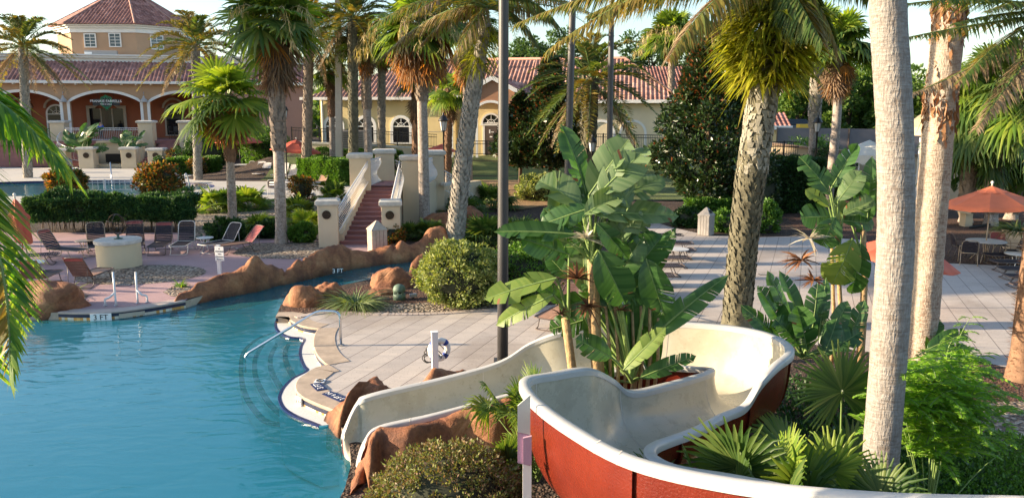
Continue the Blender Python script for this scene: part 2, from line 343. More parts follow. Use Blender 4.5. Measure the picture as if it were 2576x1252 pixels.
# water: clear blue-tinted sheet with fresnel mirror
def water(name, tint, bstr, sx, sy):
    m, nt, b = new_mat(name); nt.nodes.remove(b)
    v = coords(nt, (sx, sy, 1), world=True)
    n = N(nt, 'ShaderNodeTexNoise', Scale=1.0, Detail=3, Roughness=.4, Distortion=1.2); nt.links.new(v, n.inputs['Vector'])
    bp = N(nt, 'ShaderNodeBump'); bp.inputs['Strength'].default_value = bstr; bp.inputs['Distance'].default_value = .1; nt.links.new(n.outputs['Fac'], bp.inputs['Height'])
    fr = N(nt, 'ShaderNodeFresnel', IOR=1.42)
    tr = N(nt, 'ShaderNodeBsdfTransparent'); tr.inputs[0].default_value = (*tint, 1)
    gl = N(nt, 'ShaderNodeBsdfGlossy'); gl.inputs['Roughness'].default_value = .02; nt.links.new(bp.outputs[0], gl.inputs['Normal'])
    df = N(nt, 'ShaderNodeBsdfDiffuse'); df.inputs[0].default_value = (.10, .62, .74, 1); mb_ = N(nt, 'ShaderNodeMixShader'); mb_.inputs[0].default_value = .17; nt.links.new(tr.outputs[0], mb_.inputs[1]); nt.links.new(df.outputs[0], mb_.inputs[2])
    ms = N(nt, 'ShaderNodeMixShader'); nt.links.new(fr.outputs[0], ms.inputs[0]); nt.links.new(mb_.outputs[0], ms.inputs[1]); nt.links.new(gl.outputs[0], ms.inputs[2])
    nt.links.new(ms.outputs[0], nt.nodes['Material Output'].inputs[0])
water('pool_water', (.66, .97, 1.0), .26, 1.1, 2.6)
plain('pool_plaster', (.22, .86, .95), .7, .06, .4, 0, world=True)
plain('pool_step_plaster', (.58, .9, .9), .7, .1, 1.5, 0, world=True)
plain('acrylic', (.5, .5, .47), .25, .05, 2, 0)
# ------------------------------------------------------------------ objects
def thing(name, label, cat, loc=(0, 0, 0), rz=0, group=None):
    o = bpy.data.objects.new(name, None); COL.objects.link(o)
    o.location = loc; o.rotation_euler = (0, 0, rz); o.empty_display_size = .2
    tag(o, label, cat, group); return o
def tag(o, label=None, cat=None, group=None, kind=None):
    for k, v in (('label', label), ('category', cat), ('group', group), ('kind', kind)):
        if v: o[k] = v
    return o
def tree_copy(o, loc=None, rz=None, scale=None, label=None, parent=None):
    c = o.copy(); COL.objects.link(c)
    if parent is not None: c.parent = parent
    for ch in list(o.children): tree_copy(ch, parent=c)
    if loc is not None: c.location = loc
    if rz is not None: c.rotation_euler = (0, 0, rz)
    if scale is not None: c.scale = (scale,) * 3
    if label: c['label'] = label
    return c
def inv_world(root):
    return (Matrix.Translation(root.location) @ Matrix.Rotation(root.rotation_euler.z, 4, 'Z')).inverted()
def link(name, me, parent=None, world=False):
    if world and parent is not None: me.transform(inv_world(parent))
    o = bpy.data.objects.new(name, me); COL.objects.link(o)
    if parent is not None: o.parent = parent
    return o
class MB:
    def __init__(s): s.v = []; s.f = []; s.m = []; s.uv = {}
    def add(s, vs, fs, mat=0, uvs=None):
        o = len(s.v); s.v.extend([tuple(p) for p in vs])
        for i, f in enumerate(fs):
            if uvs: s.uv[len(s.f)] = uvs[i]
            s.f.append([k + o for k in f]); s.m.append(mat)
    def box(s, c, d, rz=0, mat=0, taper=1.0):
        x, y, z = d[0] / 2, d[1] / 2, d[2] / 2; cs, sn = math.cos(rz), math.sin(rz); vs = []
        for k in (-1, 1):
            t = taper if k > 0 else 1
            for a, b in ((-1, -1), (1, -1), (1, 1), (-1, 1)):
                px, py = a * x * t, b * y * t
                vs.append((c[0] + px * cs - py * sn, c[1] + px * sn + py * cs, c[2] + k * z))
        s.add(vs, [(3, 2, 1, 0), (4, 5, 6, 7), (0, 1, 5, 4), (1, 2, 6, 5), (2, 3, 7, 6), (3, 0, 4, 7)], mat)
    def obox(s, a, b, w, h, mat=0, up=Vector((0, 0, 1))):      # bar from a to b, w wide, h high
        a, b = Vector(a), Vector(b); d = (b - a).normalized(); sd = d.cross(up)
        if sd.length < 1e-4: sd = Vector((1, 0, 0))
        sd.normalize(); u2 = sd.cross(d); vs = []
        for p in (a, b):
            for i, j in ((-1, -1), (1, -1), (1, 1), (-1, 1)): vs.append(p + sd * (i * w / 2) + u2 * (j * h / 2))
        s.add(vs, [(3, 2, 1, 0), (4, 5, 6, 7), (0, 1, 5, 4), (1, 2, 6, 5), (2, 3, 7, 6), (3, 0, 4, 7)], mat)
    def tube(s, pts, r, n=8, mat=0, caps=True):
        pts = [Vector(p) for p in pts]; K = len(pts); rs = r if hasattr(r, '__len__') else [r] * K
        vs = []; nx = None
        for i, p in enumerate(pts):
            d = (pts[min(i + 1, K - 1)] - pts[max(i - 1, 0)]).normalized()
            if nx is None:
                nx = d.cross(Vector((0, 0, 1))) if abs(d.z) < .95 else d.cross(Vector((0, 1, 0)))
            nx = (nx - d * nx.dot(d)).normalized(); ny = d.cross(nx)
            for j in range(n):
                a = 2 * math.pi * j / n; vs.append(p + nx * (math.cos(a) * rs[i]) + ny * (math.sin(a) * rs[i]))
        fs = [(i * n + j, i * n + (j + 1) % n, (i + 1) * n + (j + 1) % n, (i + 1) * n + j) for i in range(K - 1) for j in range(n)]
        if caps: fs += [tuple(range(n - 1, -1, -1)), tuple((K - 1) * n + j for j in range(n))]
        s.add(vs, fs, mat)
    def lathe(s, prof, c=(0, 0, 0), n=20, mat=0, sx=1, sy=1):
        vs = []; K = len(prof)
        for r, z in prof:
            for j in range(n):
                a = 2 * math.pi * j / n; vs.append((c[0] + r * math.cos(a) * sx, c[1] + r * math.sin(a) * sy, c[2] + z))
        fs = [(i * n + j, i * n + (j + 1) % n, (i + 1) * n + (j + 1) % n, (i + 1) * n + j) for i in range(K - 1) for j in range(n)]
        if prof[0][0] > 1e-3: fs.append(tuple(range(n - 1, -1, -1)))
        if prof[-1][0] > 1e-3: fs.append(tuple((K - 1) * n + j for j in range(n)))
        s.add(vs, fs, mat)
    def prism(s, poly, z0, z1, mat=0, top=None):               # extruded outline (world xy)
        n = len(poly); vs = [(p[0], p[1], z0) for p in poly] + [(p[0], p[1], z1) for p in poly]
        tris = tessellate_polygon([[Vector((p[0], p[1], 0)) for p in poly]])
        fs = [(i, (i + 1) % n, n + (i + 1) % n, n + i) for i in range(n)]
        s.add(vs, fs, mat); s.add(vs, [tuple(n + k for k in t) for t in tris], mat if top is None else top)
    def sheet(s, poly, z, mat=0):
        tris = tessellate_polygon([[Vector((p[0], p[1], 0)) for p in poly]]); vs = [(p[0], p[1], z) for p in poly]
        fs = []
        for t in tris:
            a, b, c = (Vector(vs[k]) for k in t)
            fs.append(t if (b - a).cross(c - a).z > 0 else t[::-1])
        s.add(vs, fs, mat)
    def build(s, name, mats, parent=None, smooth=False, world=False, bevel=0, auto=None):
        me = bpy.data.meshes.new(name); me.from_pydata(s.v, [], s.f)
        for mm in ([mats] if isinstance(mats, str) else mats): me.materials.append(MATS[mm])
        me.polygons.foreach_set('material_index', s.m)
        if s.uv:
            uvl = me.uv_layers.new(name='UVMap')
            for i, p in enumerate(me.polygons):
                if i in s.uv:
                    for k, li in enumerate(p.loop_indices): uvl.data[li].uv = s.uv[i][k]
        if smooth: me.polygons.foreach_set('use_smooth', [True] * len(s.f))
        me.update()
        if auto is not None:
            bm = bmesh.new(); bm.from_mesh(me)
            bmesh.ops.remove_doubles(bm, verts=bm.verts, dist=1e-5)
            for e in bm.edges:
                if len(e.link_faces) == 2 and e.calc_face_angle(0) > auto: e.smooth = False
            for f in bm.faces: f.smooth = True
            bm.to_mesh(me); bm.free()
        o = link(name, me, parent, world)
        if bevel:
            md = o.modifiers.new('edge', 'BEVEL'); md.width = bevel; md.segments = 2; md.limit_method = 'ANGLE'
        return o
# ---------------------------------------------- fast foliage builder (numpy)
class FB:
    def __init__(s): s.V = []; s.Q = []; s.T = []; s.n = 0; s.qm = []; s.tm = []
    def quads(s, V, Q, mat=0):
        V = np.asarray(V, float).reshape(-1, 3); Q = np.asarray(Q, np.int64).reshape(-1, 4)
        s.V.append(V); s.Q.append(Q + s.n); s.qm.append(np.full(len(Q), mat, np.int32)); s.n += len(V)
    def mix(s, V, Q, T, mat=0):
        V = np.asarray(V, float).reshape(-1, 3); s.V.append(V)
        if len(Q): s.Q.append(np.asarray(Q, np.int64).reshape(-1, 4) + s.n); s.qm.append(np.full(len(s.Q[-1]), mat, np.int32))
        if len(T): s.T.append(np.asarray(T, np.int64).reshape(-1, 3) + s.n); s.tm.append(np.full(len(s.T[-1]), mat, np.int32))
        s.n += len(V)
    def mesh(s, name, mats, smooth=False):
        V = np.concatenate(s.V); me = bpy.data.meshes.new(name)
        Q = np.concatenate(s.Q) if s.Q else np.zeros((0, 4), np.int64); T = np.concatenate(s.T) if s.T else np.zeros((0, 3), np.int64)
        me.vertices.add(len(V)); me.vertices.foreach_set('co', V.ravel())
        loops = np.concatenate([Q.ravel(), T.ravel()]); me.loops.add(len(loops)); me.loops.foreach_set('vertex_index', loops.astype(np.int32))
        tot = np.concatenate([np.full(len(Q), 4), np.full(len(T), 3)]).astype(np.int32); st = np.concatenate([[0], np.cumsum(tot)[:-1]]).astype(np.int32)
        me.polygons.add(len(tot)); me.polygons.foreach_set('loop_start', st); me.polygons.foreach_set('loop_total', tot)
        mi = np.concatenate([*(s.qm or [np.zeros(0, np.int32)]), *(s.tm or [np.zeros(0, np.int32)])]).astype(np.int32)
        for mm in ([mats] if isinstance(mats, str) else mats): me.materials.append(MATS[mm])
        me.polygons.foreach_set('material_index', mi)
        if smooth: me.polygons.foreach_set('use_smooth', np.ones(len(tot), bool))
        me.update(calc_edges=True); return me
    def build(s, name, mats, parent=None, world=False, smooth=False): return link(name, s.mesh(name, mats, smooth), parent, world)
def unit(a): return a / np.maximum(1e-9, np.linalg.norm(a, axis=-1, keepdims=True))
def leaves(fb, pts, L, W, out=None, mat=0, jit=.9, up=.25, lvar=.35, curl=.25):
    """a leaf-sized rhombic face at each point, facing roughly along `out`"""
    n = len(pts); d = rng.normal(size=(n, 3)) * jit
    if out is not None: d = d + out
    d[:, 2] += up; d = unit(d)
    w = unit(np.cross(d, rng.normal(size=(n, 3)))); nn = np.cross(d, w)
    l = (L * (1 + lvar * rng.uniform(-1, 1, n)))[:, None]; ww = (W * (1 + lvar * rng.uniform(-1, 1, n)))[:, None] / 2
    a = pts; mid = pts + d * l * .5
    V = np.stack([a, mid + w * ww + nn * l * curl * .25, pts + d * l - nn * l * curl * .3, mid - w * ww + nn * l * curl * .25], 1)
    fb.quads(V.reshape(-1, 3), np.arange(4 * n).reshape(n, 4), mat)
def ball_pts(n, c, r, shell=.35):
    d = unit(rng.normal(size=(n, 3))); k = 1 - shell * rng.random(n) ** 1.5
    return np.asarray(c) + d * np.asarray(r) * k[:, None], d
def clump_cloud(n, c, r, nclump, csize, shell=.5, zmin=None):
    """leaf points gathered in clumps spread through an ellipsoid, with gaps between"""
    cp, cd = ball_pts(nclump, c, r, shell)
    k = rng.integers(0, nclump, n); p, d = ball_pts(n, (0, 0, 0), 1.0, .5)
    cs = csize * (.6 + .8 * rng.random(nclump))
    pts = cp[k] + p * cs[k][:, None] * np.array([1, 1, .75])
    o = unit(cd[k] * .8 + d)
    if zmin is not None: m_ = pts[:, 2] > zmin; pts, o = pts[m_], o[m_]
    return pts, o
def bez(p0, p1, p2, t):
    t = np.asarray(t)[:, None]; return (1 - t) ** 2 * p0 + 2 * t * (1 - t) * p1 + t * t * p2
def strip_tube(fb, pts, r0, r1, mat=0, n=4):
    pts = np.asarray(pts); K = len(pts); tg = unit(np.gradient(pts, axis=0)); up = np.array([0, 0, 1.]) if abs(tg[0, 2]) < .9 else np.array([0, 1., 0])
    s = unit(np.cross(tg, up)); q = np.cross(s, tg); rr = np.linspace(r0, r1, K)[:, None]
    ring = [pts + (s * math.cos(a) + q * math.sin(a)) * rr for a in np.arange(n) * 2 * math.pi / n]
    V = np.stack(ring, 1).reshape(-1, 3)
    Q = [(i * n + j, i * n + (j + 1) % n, (i + 1) * n + (j + 1) % n, (i + 1) * n + j) for i in range(K - 1) for j in range(n)]
    fb.quads(V, Q, mat)
# ---- fan leaf: pleated segments joined to half their length, then free drooping tips
def fan_leaf(fb, base, d, nrm, Rr, nseg=22, spread=140, droop=.3, mat=0, split=.62, wid=1.0, curl=.0):
    d = d / np.linalg.norm(d); s = np.cross(d, nrm); s /= np.linalg.norm(s); nrm = np.cross(s, d)
    a = np.radians(np.linspace(-spread, spread, nseg)) + rng.normal(0, .015, nseg)
    dirs = np.cos(a)[:, None] * d + np.sin(a)[:, None] * s
    per = -np.sin(a)[:, None] * d + np.cos(a)[:, None] * s
    lens = Rr * (.72 + .28 * np.cos(a * .62)) * (1 + rng.normal(0, .05, nseg)); da = math.radians(2 * spread / nseg) * .5 * wid
    rs = np.array([.04, split, .8, 1.0]); ws = np.array([.04, split * da * .97, .55 * split * da, .012])
    pl = .06 * Rr
    V = []
    for k in range(4):
        r = (lens * rs[k])[:, None]; z = np.zeros((nseg, 3))
        z[:, 2] = -droop * lens * rs[k] ** 2.6 * (1 + rng.uniform(-.3, .3, nseg))
        cup = nrm * (curl * lens * rs[k] * np.abs(np.sin(a)) ** 1.5)[:, None]
        c = base + dirs * r + z + cup; w = (ws[k] * Rr) * np.ones((nseg, 1))
        f = nrm * (pl * (rs[k] * (1 - rs[k]) * 2))
        V += [c + per * w - f * .5, c + f * .5, c - per * w - f * .5]
    V = np.stack(V, 1).reshape(-1, 3); i = np.arange(nseg)[:, None] * 12
    Q = np.concatenate([np.concatenate([i + 3 * k, i + 3 * k + 1, i + 3 * k + 4, i + 3 * k + 3], 1) for k in range(3)] +
                       [np.concatenate([i + 3 * k + 1, i + 3 * k + 2, i + 3 * k + 5, i + 3 * k + 4], 1) for k in range(3)])
    fb.quads(V, Q, mat)
def sphere_dirs(n, e0, e1, jit=.12):
    """n directions by golden angle, elevation from e1 (first) to e0 (last), degrees"""
    i = np.arange(n); az = i * 2.39996 + rng.normal(0, .15, n); el = np.radians(e1 + (e0 - e1) * (i / max(1, n - 1)) + rng.normal(0, jit * 50, n))
    return np.stack([np.cos(el) * np.cos(az), np.cos(el) * np.sin(az), np.sin(el)], 1), el
def fan_crown_mesh(name, n=34, pet=1.0, Rr=.95, nseg=20, mats=('fan_green', 'fan_lime', 'stem_green', 'flower_stalk'), e0=-14, e1=82, stalks=5, droop=.3):
    fb = FB(); D, el = sphere_dirs(n, e0, e1)
    for i in range(n):
        d = D[i]; L = pet * rng.uniform(.75, 1.15); sag = (0.08 + .16 * (i / n)) * L
        p0 = d * .1; p2 = d * L + np.array([0, 0, -sag]); p1 = d * L * .55 + np.array([0, 0, .05 * L])
        strip_tube(fb, bez(p0, p1, p2, np.linspace(0, 1, 5)), .022, .014, 2, 3)
        ld = p2 - p1; ld /= np.linalg.norm(ld); out = np.array([d[0], d[1], 0]); nr = np.array([0, 0, 1.]) * (1.0) - out * .15 + rng.normal(0, .22, 3)
        if abs(np.dot(ld, unit(nr))) > .93: nr = -out + np.array([0, 0, .2])
        fan_leaf(fb, p2, ld, nr, Rr * rng.uniform(.85, 1.12), nseg, rng.uniform(115, 145), droop * rng.uniform(.4, 1.5) + .12 * (i / n), 1 if rng.random() < .35 else 0)
    for k in range(stalks):
        az = rng.uniform(0, 6.28); o = np.array([math.cos(az), math.sin(az), 0]); L = rng.uniform(1.3, 2.0) * Rr
        pts = bez(o * .1, o * L * .7 + np.array([0, 0, L * .7]), o * L * 1.15 + np.array([0, 0, -.35 * L]), np.linspace(0, 1, 8)); strip_tube(fb, pts, .02, .006, 3, 3)
        q = pts[rng.integers(3, 8, 46)] + rng.normal(0, .07, (46, 3)); leaves(fb, q, .38 * Rr, .035, np.array([0, 0, -1.2]), 3, .35, 0)
    return fb.mesh(name, mats)
def skirt_mesh(name, n=34, h=1.6, rad=.55, mats=('fan_dead', 'fan_dead_orange'), orange=.15, nseg=12, Rr=.85, top=.25):
    fb = FB()
    for i in range(n):
        az = i * 2.39996 + rng.normal(0, .2); o = np.array([math.cos(az), math.sin(az), 0]); t = i / n
        z0 = top - t * h * .6; r0 = rad * (.55 + .5 * (1 - t)) * rng.uniform(.8, 1.15)
        base = o * r0 * .8 + np.array([0, 0, z0]); d = o * rng.uniform(.12, .5) * (1.1 - t * .8) + np.array([0, 0, -1.])
        strip_tube(fb, np.array([o * .12 + np.array([0, 0, z0 + .25]), base]), .02, .014, 0, 3)
        fan_leaf(fb, base, d, o + rng.normal(0, .2, 3), Rr * rng.uniform(.75, 1.15), nseg, rng.uniform(40, 85), .12, 1 if rng.random() < orange else 0, .5, 1.0, -.25)
    return fb.mesh(name, mats)
# ---- feather frond: rachis with two ranks of leaflets
def feather_frond(fb, base, d, L, K=46, lf=.42, wid=.032, bend=.5, mat=0, mat2=None, vee=.5, rach=2, droopl=.18, seg=1, fwd=.75):
    d = np.asarray(d, float); d = d / np.linalg.norm(d); hz = np.array([d[0], d[1], 0]); hz = hz / max(1e-6, np.linalg.norm(hz))
    base = np.asarray(base, float)
    p1 = base + d * L * .55; p2 = base + d * L * .72 + hz * L * .22 + np.array([0, 0, -bend * L])
    feather_curve(fb, base, p1, p2, L, K, lf, wid, mat, mat2, vee, rach, droopl, seg, fwd)
def feather_curve(fb, base, p1, p2, L, K=46, lf=.42, wid=.032, mat=0, mat2=None, vee=.5, rach=2, droopl=.18, seg=1, fwd=.75, t0=.14):
    base, p1, p2 = np.asarray(base, float), np.asarray(p1, float), np.asarray(p2, float)
    t = np.linspace(0, 1, 14); rp = bez(base, p1, p2, t); strip_tube(fb, rp, .026 * L / 3, .006, rach, 4)
    tt = np.linspace(t0, 1.0, K); c = bez(base, p1, p2, tt); tg = unit(np.gradient(c, axis=0))
    s0 = unit(np.cross(tg, np.array([0, 0, 1.]) + 1e-6)); up = np.cross(s0, tg)
    ln = lf * (np.sin(np.clip(tt * 1.12, 0, 1) * math.pi * .86 + .32) ** .7 * .9 + .12)
    for sd in (-1, 1):
        jit = rng.normal(0, .10, (K, 3)); l = (ln * rng.uniform(.85, 1.1, K))[:, None]
        dr = unit(s0 * sd + tg * fwd * rng.uniform(.7, 1.3, (K, 1)) + up * (vee * rng.uniform(.2, 1.5, (K, 1))) + jit)
        wv = unit(np.cross(dr, up * .8 + s0 * sd * .5 + rng.normal(0, .15, (K, 3)))) * wid * .5
        g = np.array([0, 0, -1.]) * droopl * l
        a0 = c; m1 = c + dr * l * .45 + g * .25; e1 = c + dr * l + g
        if seg == 1:
            V = np.stack([a0, m1 + wv, e1, m1 - wv], 1).reshape(-1, 3); Q = np.arange(4 * K).reshape(K, 4)
        else:
            b1 = c + dr * l * .12
            V = np.stack([a0, b1 + wv * .7, m1 + wv, e1, m1 - wv, b1 - wv * .7], 1).reshape(-1, 3); i = np.arange(K)[:, None] * 6
            Q = np.concatenate([np.concatenate([i, i + 1, i + 4, i + 5], 1), np.concatenate([i + 1, i + 2, i + 3, i + 4], 1)])
            Q = np.concatenate([np.concatenate([i + 0, i + 1, i + 5, i + 5], 1)[:, :4], np.concatenate([i + 1, i + 2, i + 4, i + 5], 1), np.concatenate([i + 2, i + 3, i + 4, i + 4], 1)])
            T = np.concatenate([Q[:K, :3], Q[2 * K:, :3]]); mm = mat if mat2 is None else mat2
            fb.mix(V, Q[K:2 * K], T, mat if (mat2 is None or sd < 0) else mat2); continue
        if mat2 is None: fb.quads(V, Q, mat)
        else:
            k2 = rng.random(K) < .4; fb.quads(V, Q[~k2], mat); fb.quads(V, Q[k2], mat2)
def feather_crown_mesh(name, n=54, L=3.2, K=64, mats=('feather_green', 'feather_gold', 'stem_green', 'feather_dry'), e0=-22, e1=82, gold=.4, dry=4, lf=.5, wid=.062):
    fb = FB(); D, el = sphere_dirs(n, e0, e1)
    for i in range(n):
        t = i / n; a = 1 if rng.random() < gold else 0
        feather_frond(fb, D[i] * .2, D[i], L * rng.uniform(.85, 1.1), K, lf, wid, .22 + .3 * t, a, 1 if a == 0 and rng.random() < .4 else None)
    for k in range(dry):
        az = rng.uniform(0, 6.28); d = np.array([math.cos(az), math.sin(az), -.7]); feather_frond(fb, d * .2, d, L * .8, K // 2 + 6, lf * .8, wid, .55, 3, None, .2, 3, .4)
    return fb.mesh(name, mats)
# ---- trunks
def trunk_path(a, b, bow=0.0, K=12, side=Vector((1, 0, 0))):
    a, b = Vector(a), Vector(b); return [a.lerp(b, i / (K - 1)) + side * bow * math.sin(math.pi * i / (K - 1)) for i in range(K)]
def interp(path, t):
    x = t * (len(path) - 1); i = min(len(path) - 2, int(x)); return path[i].lerp(path[i + 1], x - i)
def trunk_tube(mb, path, r, mat=0, n=16, rough=.03, flare=.25):
    K = len(path) * 5; pts = [interp(path, i / (K - 1)) for i in range(K)]
    vs = []
    for i, p in enumerate(pts):
        t = i / (K - 1); rr = (r[0] + (r[1] - r[0]) * t) * (1 + flare * max(0, 1 - t * 9) ** 2)
        for j in range(n):
            a = 2 * math.pi * j / n; q = rr * (1 + rough * noise.noise(Vector((math.cos(a) * 1.7, math.sin(a) * 1.7, i * .7))))
            vs.append((p.x + q * math.cos(a), p.y + q * math.sin(a), p.z))
    fs = [(i * n + j, i * n + (j + 1) % n, (i + 1) * n + (j + 1) % n, (i + 1) * n + j) for i in range(K - 1) for j in range(n)] + [tuple((K - 1) * n + j for j in range(n))]
    mb.add(vs, fs, mat)
def boots(mb, path, r, t0, t1, per=9, dz=.09, size=.13, lift=.07, mat=0, jit=.25, up=True, drop=0.0):
    """old leaf bases wrapped round a trunk in rising spirals"""
    Ltot = sum((path[i + 1] - path[i]).length for i in range(len(path) - 1)); rows = int(Ltot * (t1 - t0) / dz)
    for i in range(rows):
        t = t0 + (t1 - t0) * i / max(1, rows - 1); c = interp(path, t); rr = r[0] + (r[1] - r[0]) * t
        for j in range(per):
            if random.random() < drop: continue
            a = 2 * math.pi * (j + .5 * (i % 2)) / per + random.gauss(0, jit * .3); o = Vector((math.cos(a), math.sin(a), 0)); s = Vector((-o.y, o.x, 0))
            w = size * random.uniform(.75, 1.15); h = size * 1.25 * random.uniform(.7, 1.3); lf = lift * random.uniform(.5, 1.5); sg = 1 if up else -1
            b = c + o * rr * .93; tp = c + o * (rr + lf) + Vector((0, 0, sg * h))
            md = c + o * (rr + lf * .75) + Vector((0, 0, sg * h * .35))
            vs = [b + s * w * .55 - Vector((0, 0, h * .3)), b - s * w * .55 - Vector((0, 0, h * .3)), md - s * w * .45, tp - s * w * .22, tp + s * w * .22, md + s * w * .45, c + o * (rr * .9) + Vector((0, 0, sg * h))]
            mb.add(vs, [(0, 1, 2, 5), (5, 2, 3, 4), (0, 5, 4, 6), (1, 6, 3, 2), (4, 3, 6)], mat)
# ---- paddle leaf (bird of paradise / banana): midrib and side strips, torn in places
def paddle(fb, base, d, L, W, nrm, bend=.25, mat=0, K=26, fold=.25, tear=.18, petiole=None, pm=1, droopside=.15, tipdrop=0):
    base = np.asarray(base, float); d = np.asarray(d, float); d /= np.linalg.norm(d); nrm = np.asarray(nrm, float)
    s = np.cross(d, nrm); s /= np.linalg.norm(s); nrm = np.cross(s, d)
    p1 = base + d * L * .5; p2 = base + d * L * .93 - nrm * bend * L + np.array([0, 0, -tipdrop * L])
    t = np.linspace(0, 1, K + 1); c = bez(base, p1, p2, t); tg = unit(np.gradient(c, axis=0)); up = np.cross(s[None], tg); up = unit(up)
    hw = W * .5 * np.clip(np.sin(np.pi * np.clip(t, 0, 1) ** .8) ** .55, .03, 1) * np.where(t > .85, np.sqrt(np.clip((1 - t) / .15, 0.001, 1)), 1)
    strip_tube(fb, c, .016 * L, .004, pm, 4)
    for sd in (-1, 1):
        ang = fold + rng.normal(0, .05); gap = 0.0; V = []; Q = []; QB = []; n = 0; ga = 0.0
        for k in range(K):
            if rng.random() < tear: ga = rng.normal(0, .28) - .1; gap = rng.uniform(.15, .5)
            else: gap = 0
            def pt(i, f, off):
                w = hw[i] * f; a = ang + ga * f - droopside * f * 2
                return c[i] + s * sd * w * math.cos(a) + up[i] * w * math.sin(a) + tg[i] * (w * .45 + off)
            g = gap * L / K
            q = [c[k], pt(k, .5, g * .5), pt(k, 1, g), pt(k + 1, 1, 0), pt(k + 1, .5, 0), c[k + 1]]
            V += q; Q.append((n, n + 1, n + 4, n + 5)); (QB if rng.random() < .008 else Q).append((n + 1, n + 2, n + 3, n + 4)); n += 6
        o_ = fb.n; fb.quads(np.array(V), Q, mat)
        if QB: fb.Q.append(np.array(QB, np.int64) + o_); fb.qm.append(np.full(len(QB), 5, np.int32))
    return c
def petiole(fb, a, b, r0, r1, mat, sag=.1, K=6):
    a, b = np.asarray(a, float), np.asarray(b, float); mid = (a + b) / 2; mid[2] += sag * np.linalg.norm(b - a)
    mid[:2] = a[:2] * .6 + b[:2] * .4
    strip_tube(fb, bez(a, mid, b, np.linspace(0, 1, K)), r0, r1, mat, 5)
# ---- rocks
def boulder(name, label, c, r, seed=0, group='red rocks along the pool edge', rough=.24, sub=4):
    bm = bmesh.new(); bmesh.ops.create_icosphere(bm, subdivisions=sub, radius=1)
    for v in bm.verts:
        p = v.co.copy(); q = Vector((seed * 3.1, seed * 1.7, seed * .9))
        k = 1 + rough * noise.fractal(p * .9 + q, 1.0, 2.0, 3) + .5 * rough * (abs(noise.noise(p * 2.3 + q)) - .2) + .03 * noise.noise(p * 7 + q) + .16 * (.25 - abs(noise.noise(p * 1.9 - q)))
        v.co = Vector((p.x * r[0] * k, p.y * r[1] * k, max(-.55, p.z) * r[2] * k))
    for f in bm.faces: f.smooth = True
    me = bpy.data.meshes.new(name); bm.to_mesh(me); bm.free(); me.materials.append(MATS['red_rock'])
    o = link(name, me); o.location = c; tag(o, label, 'rock', group); return o
def ridge(name, label, pts, seed=0, group='red rocks along the pool edge', rough=.12, back=Vector((0, 1, 0)), z0=-.6):
    """a long low rock: pts = (front foot point, height above 0, depth)"""
    n = 14; vs = []; K = 0; ext = []
    for i in range(len(pts) - 1):
        m_ = max(2, int((Vector(pts[i + 1][0]) - Vector(pts[i][0])).length / .09))
        for k in range(m_): ext.append((i, k / m_))
    ext.append((len(pts) - 2, 1.0)); K = len(ext)
    for (i, t) in ext:
        a, b = pts[i], pts[i + 1]; ts = t * t * (3 - 2 * t); f = Vector(a[0]).lerp(Vector(b[0]), t); h = a[1] + (b[1] - a[1]) * ts; dp = a[2] + (b[2] - a[2]) * t
        bk = a[3].lerp(b[3], t) if len(a) > 3 else back
        for j in range(n):
            u = j / (n - 1); ang = math.pi * u
            lx = (1 - math.cos(ang)) / 2 * dp; lz = max(0, math.sin(ang)) ** .62 * (h - z0) + z0
            p = Vector((f.x, f.y, 0)) + bk * lx + Vector((0, 0, lz))
            q = p * 1.1 + Vector((seed * 5.3, 0, 0))
            dsp = rough * noise.fractal(q, 1.0, 2.0, 4) + rough * .8 * noise.noise(p * .9 + Vector((0, 0, seed))) + .035 * noise.noise(p * 6) + .09 * (.25 - abs(noise.noise(p * 2.1 + Vector((seed, 0, 0)))))
            p += (Vector((0, 0, 1)) * math.sin(ang) - bk * math.cos(ang)) * dsp * (1.0 if 0 < j < n - 1 else 0)
            vs.append(p)
    fs = [(i * n + j, i * n + j + 1, (i + 1) * n + j + 1, (i + 1) * n + j) for i in range(K - 1) for j in range(n - 1)]
    fs += [tuple(range(n)), tuple((K - 1) * n + j for j in range(n - 1, -1, -1))]
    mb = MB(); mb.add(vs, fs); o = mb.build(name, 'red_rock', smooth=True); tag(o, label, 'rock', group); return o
def text_mesh(mb_or_name, body, size, M, mat, parent, ext=.004, align='CENTER', world=True):
    cu = bpy.data.curves.new('lettering', 'FONT'); cu.body = body; cu.size = size; cu.extrude = ext; cu.align_x = align; cu.align_y = 'CENTER'
    o = bpy.data.objects.new('lettering', cu); COL.objects.link(o); bpy.context.view_layer.update()
    dg = bpy.context.evaluated_depsgraph_get(); me = bpy.data.meshes.new_from_object(o.evaluated_get(dg)); bpy.data.objects.remove(o); bpy.data.curves.remove(cu)
    me.transform(M); me.materials.clear(); me.materials.append(MATS[mat]); return link(mb_or_name, me, parent, world)
def frame_M(o, x, y):            # text plane: origin, x direction, y direction
    x = Vector(x).normalized(); y = (Vector(y) - x * x.dot(Vector(y))).normalized(); z = x.cross(y)
    return Matrix(((x.x, y.x, z.x, o[0]), (x.y, y.y, z.y, o[1]), (x.z, y.z, z.z, o[2]), (0, 0, 0, 1)))
def smooth_line(pts, k=6):        # Catmull-Rom through points (tuples of any length)
    P_ = [np.array(p, float) for p in pts]; out = []
    for i in range(len(P_) - 1):
        p0, p1, p2, p3 = P_[max(0, i - 1)], P_[i], P_[i + 1], P_[min(len(P_) - 1, i + 2)]
        for j in range(k):
            t = j / k; out.append(.5 * (2 * p1 + (p2 - p0) * t + (2 * p0 - 5 * p1 + 4 * p2 - p3) * t * t + (3 * p1 - p0 - 3 * p2 + p3) * t ** 3))
    out.append(P_[-1]); return out
